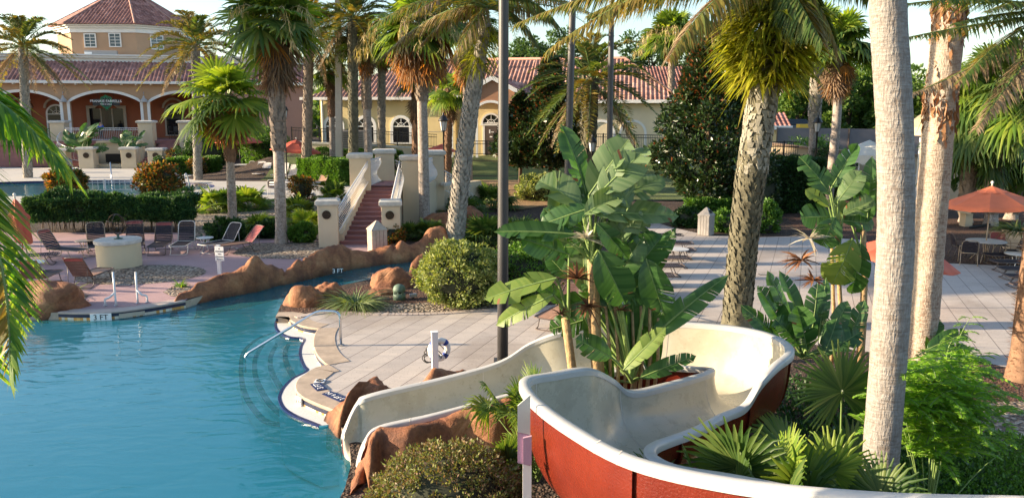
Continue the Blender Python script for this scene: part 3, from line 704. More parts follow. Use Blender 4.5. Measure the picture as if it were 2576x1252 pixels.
# ------------------------------------------------------------------ light
SUN_EL, SUN_AZ = 15.0, R(91)          # azimuth measured from +Y (away from the camera) towards -X
sdir = Vector((-math.sin(SUN_AZ) * math.cos(R(SUN_EL)), math.cos(SUN_AZ) * math.cos(R(SUN_EL)), math.sin(R(SUN_EL))))
sl = bpy.data.lights.new('sun', 'SUN'); sl.energy = 5.0; sl.angle = R(.5); sl.color = (1.0, .80, .55)
so = bpy.data.objects.new('sun', sl); COL.objects.link(so); so.rotation_euler = sdir.to_track_quat('Z', 'Y').to_euler()
w = bpy.data.worlds.new('World'); SC.world = w; w.use_nodes = True
nt = w.node_tree; bg = nt.nodes['Background']; sk = nt.nodes.new('ShaderNodeTexSky'); sk.sky_type = 'NISHITA'; sk.sun_disc = False
sk.sun_elevation = R(SUN_EL); sk.sun_rotation = -SUN_AZ; sk.air_density = 1.0; sk.dust_density = 1.0; sk.ozone_density = 1.5
nt.links.new(sk.outputs[0], bg.inputs[0]); bg.inputs[1].default_value = .115
SC.view_settings.view_transform = 'Standard'; SC.view_settings.look = 'None'; SC.view_settings.exposure = 1.5; SC.view_settings.gamma = 1
SC.cycles.max_bounces = 6; SC.cycles.diffuse_bounces = 3; SC.cycles.glossy_bounces = 3; SC.cycles.transparent_max_bounces = 8; SC.cycles.transmission_bounces = 3
SC.cycles.use_denoising = True; SC.cycles.sample_clamp_indirect = 6; SC.cycles.caustics_reflective = False; SC.cycles.caustics_refractive = False
SC.render.use_persistent_data = False
# ------------------------------------------------------------------ pool outline
WZ = -.2
L_COPE = [P(*p) for p in ((147, 785), (195, 786.5), (242, 786), (293, 782.5), (343, 776.5), (405, 767), (466, 756))]
R_COPE_PX = [(693.7, 796), (727, 796), (734.5, 806), (755, 817), (780, 823), (803, 826), (796, 838), (791.5, 852), (792, 870), (797, 886), (808, 902), (827, 918.5),
             (793, 927), (767, 944), (755, 953), (748, 964), (746, 974), (750, 986), (765, 999), (783, 1008), (801, 1016), (842, 1032)]
R_COPE = [P(*p) for p in R_COPE_PX]
ROCKFOOT = [P(u, v, WZ) for u, v in ((466, 770), (535, 752), (604, 739), (660, 727), (710, 715), (780, 699), (844, 684), (913, 669), (1000, 660), (1091, 651), (1180, 640))]
NEARBANK = [P(u, v, WZ) for u, v in ((1180, 668), (1080, 690), (1046, 697), (1026, 697), (985, 705), (930, 718), (851, 735), (790, 752), (730, 772), (707, 785))]
OUT = [Vector((-26, 4, 0)), Vector((-26, 17, 0)), P(-200, 805), P(60, 786)] + L_COPE + ROCKFOOT[1:] + NEARBANK + R_COPE + \
      [P(852, 1085, WZ), P(880, 1140, WZ), P(884, 1200, WZ), P(868, 1262, WZ), Vector((-2.6, 4, 0))]
OUT = [(p.x, p.y) for p in OUT]
def ellipse(c, a, b, n=40): return [(c[0] + a * math.cos(6.28318 * i / n), c[1] + b * math.sin(6.28318 * i / n)) for i in range(n)]
FP_C = P(250, 470); FP = ellipse((FP_C.x - 2.5, FP_C.y - .5), 10.5, 5.6)
KP_C = P(1745, 499); KP = ellipse((KP_C.x, KP_C.y), 3.2, 1.8)
def inside(p, poly):
    c = False; j = len(poly) - 1
    for i in range(len(poly)):
        if (poly[i][1] > p[1]) != (poly[j][1] > p[1]) and p[0] < (poly[j][0] - poly[i][0]) * (p[1] - poly[i][1]) / (poly[j][1] - poly[i][1]) + poly[i][0]: c = not c
        j = i
    return c
def holed(name, outer, holes, mat, zfun, grid=None):
    vs = [Vector(p) for p in outer]; es = [(i, (i + 1) % len(outer)) for i in range(len(outer))]
    for h in holes:
        o = len(vs); vs += [Vector(p) for p in h]; es += [(o + i, o + (i + 1) % len(h)) for i in range(len(h))]
    if grid: vs += [Vector(g) for g in grid]
    v2, e2, f2, *_ = delaunay_2d_cdt(vs, es, [], 1, 1e-4)
    fs = []
    for f in f2:
        c = sum((v2[k] for k in f), Vector((0, 0))) / len(f)
        if any(inside(c, h) for h in holes): continue
        if (v2[f[1]] - v2[f[0]]).cross(v2[f[2]] - v2[f[0]]) < 0: f = f[::-1]
        fs.append(list(f))
    mb = MB(); mb.add([(v.x, v.y, zfun(v.x, v.y)) for v in v2], fs); return mb.build(name, mat)
hill = [(x, y) for x in np.arange(-30, 30.1, 2) for y in np.arange(54, 72.1, 1.5)]
tag(holed('ground', [(-600, -60), (600, -60), (600, 1200), (-600, 1200)], [OUT, FP, KP], 'soil', lambda x, y: terrain(x, y), hill), kind='structure')
def sheet(name, pts, mat, z=.004):
    mb = MB(); mb.sheet([(p[0], p[1]) for p in pts], z); return tag(mb.build(name, mat), kind='structure')
# pool shell and water
mb = MB(); mb.sheet(OUT, -1.35); n = len(OUT)
mb.add([(p[0], p[1], -1.35) for p in OUT] + [(p[0], p[1], -.01) for p in OUT], [(i, (i + 1) % n, n + (i + 1) % n, n + i) for i in range(n)])
mb.add([(p[0], p[1], -.26) for p in OUT] + [(p[0], p[1], -.005) for p in OUT], [(i, (i + 1) % n, n + (i + 1) % n, n + i) for i in range(n)], 1); mb.v[-2 * n:] = [(x * .9998, y * .9998 - .004, z) for x, y, z in mb.v[-2 * n:]]
tag(mb.build('pool_basin', ['pool_plaster', 'coping_stone']), kind='structure')
mb = MB(); mb.sheet(OUT, WZ); tag(mb.build('pool_water', 'pool_water'), kind='structure')
for nm, poly, zf in (('far_pool', FP, -.9), ('splash_pool', KP, -.5)):
    n = len(poly); mb = MB(); mb.sheet(poly, zf)
    mb.add([(p[0], p[1], zf) for p in poly] + [(p[0], p[1], -.35) for p in poly] + [(p[0], p[1], .0) for p in poly], [(k * n + i, k * n + (i + 1) % n, (k + 1) * n + (i + 1) % n, (k + 1) * n + i) for k in (0, 1) for i in range(n)])
    for k in range(len(mb.m) - n, len(mb.m)): mb.m[k] = 1
    tag(mb.build(nm + '_basin', ['pool_step_plaster', 'navy']), kind='structure')
    mb = MB(); mb.sheet(poly, -.16); tag(mb.build(nm + '_water', 'pool_water'), kind='structure')
# coping and waterline tiles
def coping(name, line, width, mat, side, top=.012, tile0=-.045, tile1=-.23, gap=True):
    line = [Vector((p.x, p.y, 0)) for p in line]; K = len(line); nr = []
    for i in range(K):
        d = (line[min(K - 1, i + 1)] - line[max(0, i - 1)]).normalized(); nr.append(Vector((-d.y, d.x, 0)) * side)
    mb = MB(); acc = 0
    for i in range(K - 1):
        a, b, na, nb = line[i], line[i + 1], nr[i], nr[i + 1]; Z = Vector((0, 0, 1))
        prof = lambda p, q: [p - q * .0 + Z * tile0, p - q * .025 + Z * (tile0 + .012), p - q * .03 + Z * (top - .018), p - q * .012 + Z * top, p + q * width + Z * top, p + q * width + Z * -.02]
        A, B = prof(a, na), prof(b, nb)
        mb.add(A + B, [(j, 6 + j, 7 + j, j + 1) if side < 0 else (j, j + 1, 7 + j, 6 + j) for j in range(5)], 0)
        L = (b - a).length
        mb.add([a - na * .016 + Z * tile1, b - nb * .016 + Z * tile1, b - nb * .016 + Z * tile0, a - na * .016 + Z * tile0], [(0, 1, 2, 3)], 1, [[(acc, 0), (acc + L, 0), (acc + L, 1), (acc, 1)]]); acc += L
    return tag(mb.build(name, [mat, 'tile_band']), kind='structure')
dense = lambda pts, k=4: [Vector(p) for p in smooth_line([tuple(q) for q in pts], k)]
coping('kerb_coping', dense(L_COPE), .34, 'coping_pale', 1)
i0 = 12
coping('kerb_coping', dense(R_COPE[:6]), .42, 'coping_stone', 1)
coping('kerb_coping', dense(R_COPE[5:12]), .46, 'coping_stone', 1, .016)
coping('kerb_coping', dense(R_COPE[11:]), .5, 'coping_stone', 1, .02)
# white ledge with dark tile edge, and drowned steps
LEDGE = [P(u, v, -.165) for u, v in ((694, 805), (691, 816), (695, 828), (706, 838), (728, 847), (763, 851), (756, 870), (753, 888), (757, 906), (764, 921), (771, 932), (736, 950), (713, 972), (703, 990), (701, 1003), (709, 1022), (725, 1036), (750, 1049), (775, 1059), (803, 1070))]
back = [P(u, v, -.165) for u, v in ((870, 1062), (880, 1000), (880, 930), (850, 880), (830, 815), (760, 790))]
ld = dense(LEDGE, 3)
mb = MB(); mb.prism([(p.x, p.y) for p in ld + back], -1.3, -.165, 1, 0); tag(mb.build('pool_ledge', ['ledge_white', 'pool_plaster']), kind='structure')
def edge_strip(name, line, z, w=.09, drop=.12, mat='navy'):
    mb = MB(); K = len(line)
    for i in range(K - 1):
        a, b = Vector((line[i].x, line[i].y, z)), Vector((line[i + 1].x, line[i + 1].y, z)); d = (b - a).normalized(); q = Vector((-d.y, d.x, 0))
        mb.add([a - q * .012 + Vector((0, 0, .003)), b - q * .012 + Vector((0, 0, .003)), b + q * w + Vector((0, 0, .003)), a + q * w + Vector((0, 0, .003)), a - q * .012 - Vector((0, 0, drop)), b - q * .012 - Vector((0, 0, drop))], [(0, 1, 2, 3), (4, 5, 1, 0)])
    return tag(mb.build(name, mat), kind='structure')
edge_strip('pool_ledge_edge', ld, -.165, .05, .09)
STEPS = [(-.36, ((733, 852), (720, 868), (713, 885), (714, 906), (722, 926), (737, 952))), (-.55, ((706, 848), (688, 872), (677, 895), (675, 918), (684, 945), (706, 982))),
         (-.75, ((662, 862), (645, 885), (636, 910), (637, 940), (648, 972), (672, 1012), (706, 1043))), (-.95, ((692, 834), (648, 850), (615, 876), (603, 905), (603, 955), (616, 1000), (648, 1045), (675, 1062), (718, 1067)))]
bk = [P(800, 1000, 0), P(850, 930, 0), P(840, 870, 0), P(800, 830, 0)]
for z, px in STEPS:
    ln = dense([P(u, v, z) for u, v in px], 4)
    mb = MB(); mb.prism([(p.x, p.y) for p in ln + bk], -1.34, z); tag(mb.build('pool_step', 'pool_step_plaster'), kind='structure')
    edge_strip('pool_step_edge', ln, z, .10, .05, 'step_line')
# decks
sheet('pool_deck', [P(*p) for p in ((60, 786),)] + L_COPE + [P(u, v) for u, v in ((480, 745), (535, 725), (604, 712), (710, 692), (844, 664), (913, 652), (1010, 642), (1010, 630), (960, 612), (862, 612), (760, 600), (480, 585), (-120, 585), (-300, 700), (-200, 800))], 'deck_mauve')
PAV = [Vector((p.x, p.y, 0)) for p in R_COPE] + [P(u, v) for u, v in ((925, 960), (1000, 980), (1180, 936), (1320, 925), (1600, 850), (2000, 860), (2330, 905), (2440, 902), (2576, 935), (3100, 990), (3100, 700), (2600, 672), (2380, 662), (2160, 603), (2020, 594), (1900, 597), (1780, 592), (1690, 572), (1640, 556), (1640, 530), (1600, 530), (1580, 556), (1500, 690), (1400, 768), (1250, 776), (1100, 786), (980, 788), (830, 783), (740, 797))]
sheet('paving', PAV, 'paving', .006)
# stone border course along the planted island
mb = MB(); ln = dense([P(u, v) for u, v in ((740, 797), (830, 784), (980, 789), (1100, 787), (1250, 777), (1400, 769))], 8)
for i in range(len(ln) - 1):
    a, b = ln[i], ln[i + 1]; d = (b - a); q = Vector((-d.y, d.x, 0)).normalized(); nseg = max(1, int(d.length / .28))
    for k in range(nseg):
        p0, p1 = a + d * (k / nseg), a + d * ((k + 1) / nseg - .012 / max(.1, d.length)); mb.add([p - q * .2 + Vector((0, 0, z)) for z in (.0, .03) for p in (p0, p1, p1 + q * .2, p0 + q * .2)], [(4, 5, 6, 7), (0, 1, 5, 4), (1, 2, 6, 5), (2, 3, 7, 6), (3, 0, 4, 7)])
tag(mb.build('kerb_course', 'coping_pale'), kind='structure')
sheet('mulch_bed', [P(u, v) for u, v in ((700, 790), (830, 783), (980, 788), (1100, 786), (1250, 776), (1400, 768), (1440, 690), (1200, 672), (1080, 688), (1020, 694), (930, 714), (851, 731), (730, 768))], 'mulch', .003)
sheet('gravel_bed', [P(u, v) for u, v in ((845, 782), (980, 787), (1100, 785), (1255, 775), (1330, 765), (1180, 760), (1060, 762), (930, 768))], 'gravel', .009)
sheet('gravel_bed', [P(u, v) for u, v in ((585, 640), (640, 650), (740, 652), (830, 640), (862, 618), (800, 608), (640, 612), (600, 626))], 'gravel', .012)
sheet('gravel_bed', [P(u, v) for u, v in ((485, 590), (600, 596), (800, 600), (850, 575), (860, 520), (700, 508), (490, 512))], 'gravel', .007)
pc = P(325, 690); sheet('gravel_bed', [Vector((x, y, 0)) for x, y in ellipse((pc.x + .4, pc.y), 2.0, 1.55)], 'gravel', .012)
sheet('gravel_bed', [P(u, v) for u, v in ((148, 772), (185, 745), (225, 742), (200, 765), (170, 782))], 'gravel', .012)
sheet('gravel_bed', [P(u, v) for u, v in ((410, 735), (450, 712), (480, 722), (470, 752), (430, 745))], 'gravel', .012)
sheet('mulch_playground', [P(u, v) for u, v in ((2010, 590), (2160, 600), (2380, 660), (2600, 670), (3200, 690), (3200, 500), (2300, 470), (1960, 520))], 'mulch', .004)
sheet('gravel_bed', [P(u, v) for u, v in ((2430, 912), (2576, 940), (2900, 1000), (2900, 1300), (2500, 1200), (2400, 1000))], 'gravel', .008)
sheet('mulch_bed', [P(u, v) for u, v in ((2380, 925), (2440, 905), (2600, 945), (2620, 1010), (2420, 1010))], 'mulch', .014)
sheet('far_pool_deck', [P(u, v) for u, v in ((-500, 520), (-300, 560), (120, 520), (470, 510), (640, 500), (760, 510), (900, 500), (900, 440), (660, 428), (420, 421), (-500, 421))], 'deck_pale', .003) if False else tag(holed('far_pool_deck', [(p.x, p.y) for p in (P(-500, 540), P(120, 512), P(480, 506), P(700, 500), P(890, 497), Vector((-8.5, 52, 0)), Vector((-8.5, 60, 0)), P(720, 438), P(600, 438), P(520, 425), P(-500, 417))], [FP], 'deck_pale', lambda x, y: .004), kind='structure')
mb = MB(); G = [(x, y) for y in np.arange(46, 76.1, 1.5) for x in np.arange(-19, 25.1, 1.5)]; nx = len(np.arange(-19, 25.1, 1.5)); ny = len(G) // nx
mb.add([(x, y, terrain(x, y) + .02) for x, y in G], [(j * nx + i, j * nx + i + 1, (j + 1) * nx + i + 1, (j + 1) * nx + i) for j in range(ny - 1) for i in range(nx - 1)])
mb.f = [f for f in mb.f if not (mb.v[f[0]][0] < -8.5 and mb.v[f[0]][1] < 58.5)]; mb.m = [0] * len(mb.f)
tag(mb.build('lawn', 'lawn', smooth=True), kind='structure')
sheet('lawn_dry', [P(u, v) for u, v in ((1130, 500), (1300, 530), (1480, 500), (1480, 440), (1150, 432))], 'lawn_dry', .026)
sheet('car_park', [(-200, 96), (300, 96), (300, 160), (-200, 160)], 'asphalt', .01)
mb = MB(); mb.obox(P(2470, 1082, .05), P(2600, 1165, .05), .16, .14); tag(mb.build('kerb', 'deck_mauve'), kind='structure')
# ------------------------------------------------------------------ buildings
def roof_patch(mb, A, ux, L, sl, vtop, run=None, mat=0, pitch=.36, row=.42, amp=.055, step=.035, v0fun=None):
    """barrel-tiled slope: eave from A along ux (length L), sl = unit vector up the slope, vtop(u) = slope length at u"""
    A, ux, sl = Vector(A), Vector(ux).normalized(), Vector(sl).normalized(); nr = ux.cross(sl).normalized()
    if nr.z < 0: nr = -nr
    ncol = max(2, int(L / pitch)) * 6; us = [L * i / ncol for i in range(ncol + 1)]
    top = max(vtop(u) for u in us); nrow = max(1, int(math.ceil(top / row)))
    for r in range(nrow):
        v0, v1 = r * row, (r + 1) * row; ring = []
        for u in us:
            lim = max(0, vtop(u)); lo = v0fun(u) if v0fun else 0
            a, b_ = min(max(v0, lo), max(lim, lo)), min(max(v1, lo), max(lim, lo)); h = amp * math.sin(2 * math.pi * u / pitch)
            ring.append((A + ux * u + sl * a + nr * (h + step), A + ux * u + sl * b_ + nr * h, a, b_, A + ux * u + sl * a + nr * (h - .02)))
        vs = []; 
        for q in ring: vs += [q[4], q[0], q[1]]
        fs = []; uvs = []
        for i in range(ncol):
            if ring[i][3] - ring[i][2] < 1e-4 and ring[i + 1][3] - ring[i + 1][2] < 1e-4: continue
            k = 3 * i
            e = 1e-3
            uvq = [(us[i], ring[i][2] + e), (us[i + 1], ring[i + 1][2] + e), (us[i + 1], max(ring[i + 1][3] - e, ring[i + 1][2] + e)), (us[i], max(ring[i][3] - e, ring[i][2] + e))]
            fs += [(k + 1, k + 4, k + 5, k + 2), (k, k + 3, k + 4, k + 1)]; uvs += [uvq, [uvq[0], uvq[1], uvq[1], uvq[0]]]
        if fs: mb.add(vs, fs, mat, uvs)
def arch_curve(xc, a, zs, za, n=14, z0=None):
    """points left foot -> over -> right foot of a (segmental or round) arch; za-zs rise"""
    h = za - zs; r = (a * a + h * h) / (2 * h); zc = za - r; t0 = math.asin(min(1, a / r)) if h <= a else math.pi - math.asin(a / r); out = []
    if z0 is not None: out.append((xc - a, z0))
    out += [(xc + r * math.sin(-t0 + 2 * t0 * i / n), zc + r * math.cos(-t0 + 2 * t0 * i / n)) for i in range(n + 1)]
    if z0 is not None: out.append((xc + a, z0))
    return out
def band(mb, c, w, y0, y1, mat=0, dirn=1):
    """moulding following curve c in the xz-plane, w wide outward, between depth y0 (front) and y1"""
    n = len(c); o = []
    for i, p in enumerate(c):
        a, b = c[max(0, i - 1)], c[min(n - 1, i + 1)]; dx, dz = b[0] - a[0], b[1] - a[1]; l = math.hypot(dx, dz) or 1
        o.append((p[0] - dz / l * w * dirn, p[1] + dx / l * w * dirn))
    vs = [(p[0], y0, p[1]) for p in c] + [(p[0], y0, p[1]) for p in o] + [(p[0], y1, p[1]) for p in c] + [(p[0], y1, p[1]) for p in o]
    fs = []
    for i in range(n - 1):
        fs += [(i, i + 1, n + i + 1, n + i), (n + i, n + i + 1, 3 * n + i + 1, 3 * n + i), (i + 1, i, 2 * n + i, 2 * n + i + 1)]
    fs += [(0, n, 3 * n, 2 * n), (n - 1, 3 * n - 1, 4 * n - 1, 2 * n - 1)]; mb.add(vs, fs, mat)
def fill_arch(mb, c, y, mat=0):       # flat panel bounded by curve c (xz), facing -y
    poly = [Vector((p[0], p[1], 0)) for p in c]; tr = tessellate_polygon([poly])
    mb.add([(p[0], y, p[1]) for p in c], [t for t in tr], mat)
def arched_wall(mb, x0, x1, z0, z1, arches, y0, y1, mat=0):
    """wall with arched openings: arches = list of (xc, a, zs, za, zfoot)"""
    arches = sorted(arches); x = x0
    def panel(xa, xb, za, zb):
        if xb - xa > 1e-4: mb.box(((xa + xb) / 2, (y0 + y1) / 2, (za + zb) / 2), (xb - xa, y1 - y0, zb - za), 0, mat)
    for xc, a, zs, za, zf in arches:
        panel(x, xc - a, z0, z1); x = xc + a
        c = arch_curve(xc, a, zs, za); n = len(c)
        vs = [(p[0], y0, p[1]) for p in c] + [(p[0], y0, z1) for p in c] + [(p[0], y1, p[1]) for p in c] + [(p[0], y1, z1) for p in c]; fs = []
        for i in range(n - 1): fs += [(i, i + 1, n + i + 1, n + i), (2 * n + i + 1, 2 * n + i, 3 * n + i, 3 * n + i + 1), (i + 1, i, 2 * n + i, 2 * n + i + 1), (n + i, n + i + 1, 3 * n + i + 1, 3 * n + i)]
        mb.add(vs, fs, mat)
        if zf > z0 + 1e-3: panel(xc - a, xc + a, z0, zf)
    panel(x, x1, z0, z1)
def window_arched(parent, xc, a, z0, zs, y, glass='glass_dark', trim='trim_white', tw=.17, mull=True, name='window'):
    """arched window: glass panel, moulding round it, transom, fanlight bars"""
    za = zs + a; c = arch_curve(xc, a, zs, za - 1e-3, 14, z0)
    m1 = MB(); fill_arch(m1, c, y - .02); w_ = m1.build(name, glass, parent)
    m2 = MB(); band(m2, c, tw, y - .10, y)
    m2.box((xc, y - .05, z0 - .06), (2 * a + 2 * tw + .1, .16, .12))
    if mull:
        m2.box((xc, y - .045, zs), (2 * a - .01, .05, .09))
        for k in (-50, 0, 50): m2.obox((xc, y - .045, zs), (xc + math.sin(R(k)) * a * .97, y - .045, zs + math.cos(R(k)) * a * .97), .04, .045)
        m2.tube([(xc + .45 * a * math.cos(t), y - .045, zs + .45 * a * math.sin(t)) for t in np.linspace(0, math.pi, 9)], .025, 5)
    m2.build('frame', trim, w_); return w_
def window_grid(parent, xc, zc, w_, h, y, nx, nz, glass='glass_blue', fr='trim_white', name='window', fw=.1):
    m1 = MB(); m1.box((xc, y - .01, zc), (w_, .03, h)); o = m1.build(name, glass, parent)
    m2 = MB()
    for s in (-1, 1): m2.box((xc + s * (w_ / 2 + fw / 2), y - .04, zc), (fw, .1, h + 2 * fw)); m2.box((xc, y - .04, zc + s * (h / 2 + fw / 2)), (w_ - .002, .097, fw))
    for i in range(1, nx): m2.box((xc - w_ / 2 + w_ * i / nx, y - .035, zc), (.05, .04, h - .004))
    for i in range(1, nz): m2.box((xc, y - .034, zc - h / 2 + h * i / nz), (w_ - .004, .036, .045))
    m2.build('frame', fr, o); return o
# ---- the pub
PR = math.atan2(4, 15.1); PO = Vector((-40.6, 80.0, 0))
pub = thing('pub_building', 'tan stucco pub with arched loggia, red tile roof and eight-sided tower', 'building', PO, PR)
PMi = inv_world(pub)
def PL(u, v, yl):                    # picture point on the pub's plane y = yl, in pub coordinates
    o = PMi @ Vector((0, 0, CH)); d = PMi.to_3x3() @ ray(u, v); t = (yl - o.y) / d.y; return o + d * t
FL = PL(266, 351, 0).z; GUT = PL(266, 209, 0).z; ZA = PL(266, 233, 0).z; ZS = PL(266, 257, 0).z
bays = [-21.9, -14.6, -7.3, 0, 7.3]; a_ = 3.2
mb = MB(); arched_wall(mb, -26, 10.6, FL - .3, GUT + .1, [(x, a_, ZS, ZA, FL - .3) for x in bays], 0, .5); mb.build('wall', 'stucco_tan', pub)
for x in bays: mb = MB(); band(mb, arch_curve(x, a_, ZS, ZA, 18, FL), .26, -.06, .02); mb.build('arch_trim', 'trim_white', pub)
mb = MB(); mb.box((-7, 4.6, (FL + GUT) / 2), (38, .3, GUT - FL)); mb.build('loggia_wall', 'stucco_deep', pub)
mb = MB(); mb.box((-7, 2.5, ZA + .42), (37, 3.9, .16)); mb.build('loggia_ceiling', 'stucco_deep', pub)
mb = MB(); mb.box((-5.5, 0, FL - .16), (41, 8.9, .3)); mb.box((-7, -4.0, FL / 2 - .2), (37, .3, FL - .3)); mb.build('terrace', 'step_red', pub)
mb = MB(); mb.box((15.2, 3, 3.9), (9.2, 6, 7.8)); mb.build('side_wall', 'stucco_mauve', pub)
mb = MB(); sl = Vector((0, 4.3, 2.15)); roof_patch(mb, (-26, -.75, GUT + .12), (1, 0, 0), 46, sl.normalized(), lambda u: sl.length); mb.build('roof', 'roof_tile', pub, smooth=True)
mb = MB(); mb.box((-3, -.82, GUT + .05), (46.2, .2, .26)); mb.box((-3, -.4, GUT - .04), (46, .7, .06))
for i in range(34): mb.box((-25.5 + i * 1.36, -.42, GUT - .14), (.12, .62, .14))
mb.build('gutter', 'cornice', pub)
mb = MB(); RZ = GUT + .12 + 2.15
mb.box((-3, 3.9, RZ + .12), (46, .7, .5)); mb.box((-3, 3.72, RZ + .45), (46.1, .9, .22)); mb.box((-3, 3.6, RZ + .63), (46.2, 1.0, .14)); mb.build('parapet', 'cornice', pub)
mb = MB(); mb.box((-3, 9, RZ - .1), (45, 9.6, .3)); mb.build('flat_roof', 'conc_box', pub)
# tower
TF = 4.9; tc = PL(256, 100, TF); side = (PL(345, 100, TF) - PL(166, 100, TF)).x; ap = side / 2 + 3.0; TC = Vector((tc.x + math.sin(PR * .9) * ap * -.0, TF + ap, 0)); TC = Vector((tc.x - math.sin(PR * .9) * -ap, TF + .9 + math.cos(PR * .9) * ap, 0))
TZ0, TZ1, TZ2 = RZ, PL(256, 80, TF).z, PL(256, 60, TF).z
def octo(ex, z=0):
    hw, ch = side / 2, 3.0; out = []
    for q in range(4):
        for sx in (-1, 1):
            x, y = sx * hw, -(hw + ch); k = math.tan(math.pi / 8) * ex; x += sx * k; y -= ex
            an = q * math.pi / 2 - PR * .9; out.append((TC.x + x * math.cos(an) - y * math.sin(an), TC.y + x * math.sin(an) + y * math.cos(an)))
    return out
mb = MB(); mb.prism(octo(0), TZ0, TZ1); mb.build('tower', 'stucco_tan', pub)
mb = MB(); h = TZ2 - TZ1
mb.prism(octo(.12), TZ1 - .02, TZ1 + h * .55); mb.prism(octo(.3), TZ1 + h * .55, TZ1 + h * .8); mb.prism(octo(.5), TZ1 + h * .8, TZ2); mb.build('tower_cornice', 'cornice', pub)
mb = MB(); pk = PL(268, -38, TF + 6).z; oc = octo(.75); apx = Vector((TC.x, TC.y, pk))
for i in range(8):
    a, b = Vector((*oc[i], TZ2 + .02)), Vector((*oc[(i + 1) % 8], TZ2 + .02)); ux = (b - a).normalized(); L = (b - a).length; uf = (apx - a).dot(ux); s_ = apx - (a + ux * uf); SL = s_.length
    roof_patch(mb, a, ux, L, s_.normalized(), lambda u: SL * max(0, min(u / uf, (L - u) / (L - uf))))
trf = mb.build('tower_roof', 'roof_tile', pub, smooth=True)
mb = MB()
for q in octo(.75): mb.tube([(q[0], q[1], TZ2 + .06), (TC.x, TC.y, pk + .05)], .11, 6)
mb.build('hip_ridge', 'roof_tile_pale', trf)
for u in (220, 286.5):
    c = PL(u, 100, TF); wv = abs(PL(u + 14, 100, TF).x - PL(u - 14, 100, TF).x); window_grid(pub, 0, c.z, wv, PL(u, 85, TF).z - PL(u, 116, TF).z, 0, 2, 4)
    for o_ in (pub.children[-1],):
        o_.location = (c.x, TF + .9 + (tc.x - c.x) * math.sin(PR * .9) - .02, 0); o_.rotation_euler.z = -PR * .9
an = -PR * .9 + math.pi / 4; wd = window_grid(pub, 0, TZ0 + 2.2, 1.2, 1.3, 0, 2, 4); q = side / 2 + 1.5; ca = -PR * .9; wd.location = (TC.x + q * math.cos(ca) + q * math.sin(ca), TC.y + q * math.sin(ca) - q * math.cos(ca), 0); wd.rotation_euler.z = an
cb = PL(255, 139, 4.4); mb = MB(); wv = (PL(295, 139, 4.4) - PL(214, 139, 4.4)).x; mb.box((cb.x, 4.5, cb.z), (wv, .8, PL(255, 127, 4.4).z - PL(255, 150, 4.4).z)); o = mb.build('roof_plant_box', 'conc_box', pub)
mb = MB(); q = PL(222, 137, 4.05); mb.box((q.x, 4.08, q.z), (.7, .03, .5)); mb.build('notice', 'sign_white', o)
# openings in the loggia wall
yl = 4.42
wn = MB(); x0, x1 = PL(226, 290, yl).x, PL(311, 290, yl).x; xm = (x0 + x1) / 2; zt, zb = PL(266, 273, yl).z, FL + .75
wn.box((xm, yl - .01, (zt + zb) / 2), (x1 - x0, .04, zt - zb)); o = wn.build('window', 'glass_dark', pub)
fr = MB(); t = .28
fr.box((x0 - t / 2, yl - .06, (zt + zb) / 2 + t / 2), (t, .16, zt - zb + t)); fr.box((x1 + t / 2, yl - .06, (zt + zb) / 2 + t / 2), (t, .16, zt - zb + t))
fr.box(((x0 + xm - 1.2) / 2, yl - .06, zt + t / 2), (xm - 1.2 - x0, .157, t)); fr.box(((x1 + xm + 1.2) / 2, yl - .06, zt + t / 2), (x1 - xm - 1.2, .157, t)); band(fr, arch_curve(xm, 1.1, zt, zt + .55, 10), .26, yl - .14, yl + .02)
for k in (1, 2): fr.box((x0 + (x1 - x0) * k / 3, yl - .05, (zt + zb) / 2), (.12, .1, zt - zb))
fr.build('frame', 'stucco_grey', o)
for bx in (-7.3, 7.3, -14.6):
    window_arched(pub, bx - 1.6, .8, FL + .3, FL + 2.7, yl, 'glass_dark', 'stucco_grey', .16)
    window_arched(pub, bx + 1.7, .85, FL + .05, FL + 2.5, yl, 'glass_dark', 'trim_white', .16, name='door')
    mb = MB(); ga = arch_curve(bx - 1.6, .95, FL + 3.1, FL + 4.0, 8); band(mb, ga, .2, yl - .3, yl); band(mb, arch_curve(bx + 1.7, .95, FL + 3.1, FL + 4.0, 8), .2, yl - .3, yl); mb.build('vault_trim', 'stucco_grey', pub)
for bx in (-10.95, -3.65, 3.65):       # bell lamps on the piers
    mb = MB(); mb.tube([(bx, -.05, ZS + .9), (bx, -.3, ZS + 1.0), (bx, -.42, ZS + .75)], .03, 6); mb.lathe([(.02, .35), (.08, .3), (.12, .12), (.3, -.08), (.38, -.3), (.36, -.32), (.1, -.05)], (bx, -.42, ZS + .3), 14); mb.build('wall_lamp', 'galv', pub, smooth=True)
# sign over the middle arch
sg = thing('hanging_sign', 'black board with white lettering over a green shield hung in the middle arch', 'sign', PO + Matrix.Rotation(PR, 3, 'Z') @ Vector((0, .25, 0)), PR)
sx0, sx1 = PL(233, 257, .25).x, PL(301, 257, .25).x; z0_, z1_ = PL(266, 265.5, .25).z, PL(266, 249.5, .25).z; sm = (sx0 + sx1) / 2; zm = (z0_ + z1_) / 2
mb = MB(); mb.box((sm, 0, zm), (sx1 - sx0, .08, z1_ - z0_)); mb.build('board', 'sign_black', sg)
shx = PL(268, 257, .25).x; sw = .62; stp, sbt = PL(266, 240, .25).z, PL(266, 275, .25).z
sh = [(-.3, stp - .12), (0, stp), (.3, stp - .12), (.5, stp - .2), (.52, zm + .1), (.45, zm - .35), (.25, sbt + .15), (0, sbt), (-.25, sbt + .15), (-.45, zm - .35), (-.52, zm + .1), (-.5, stp - .2)]
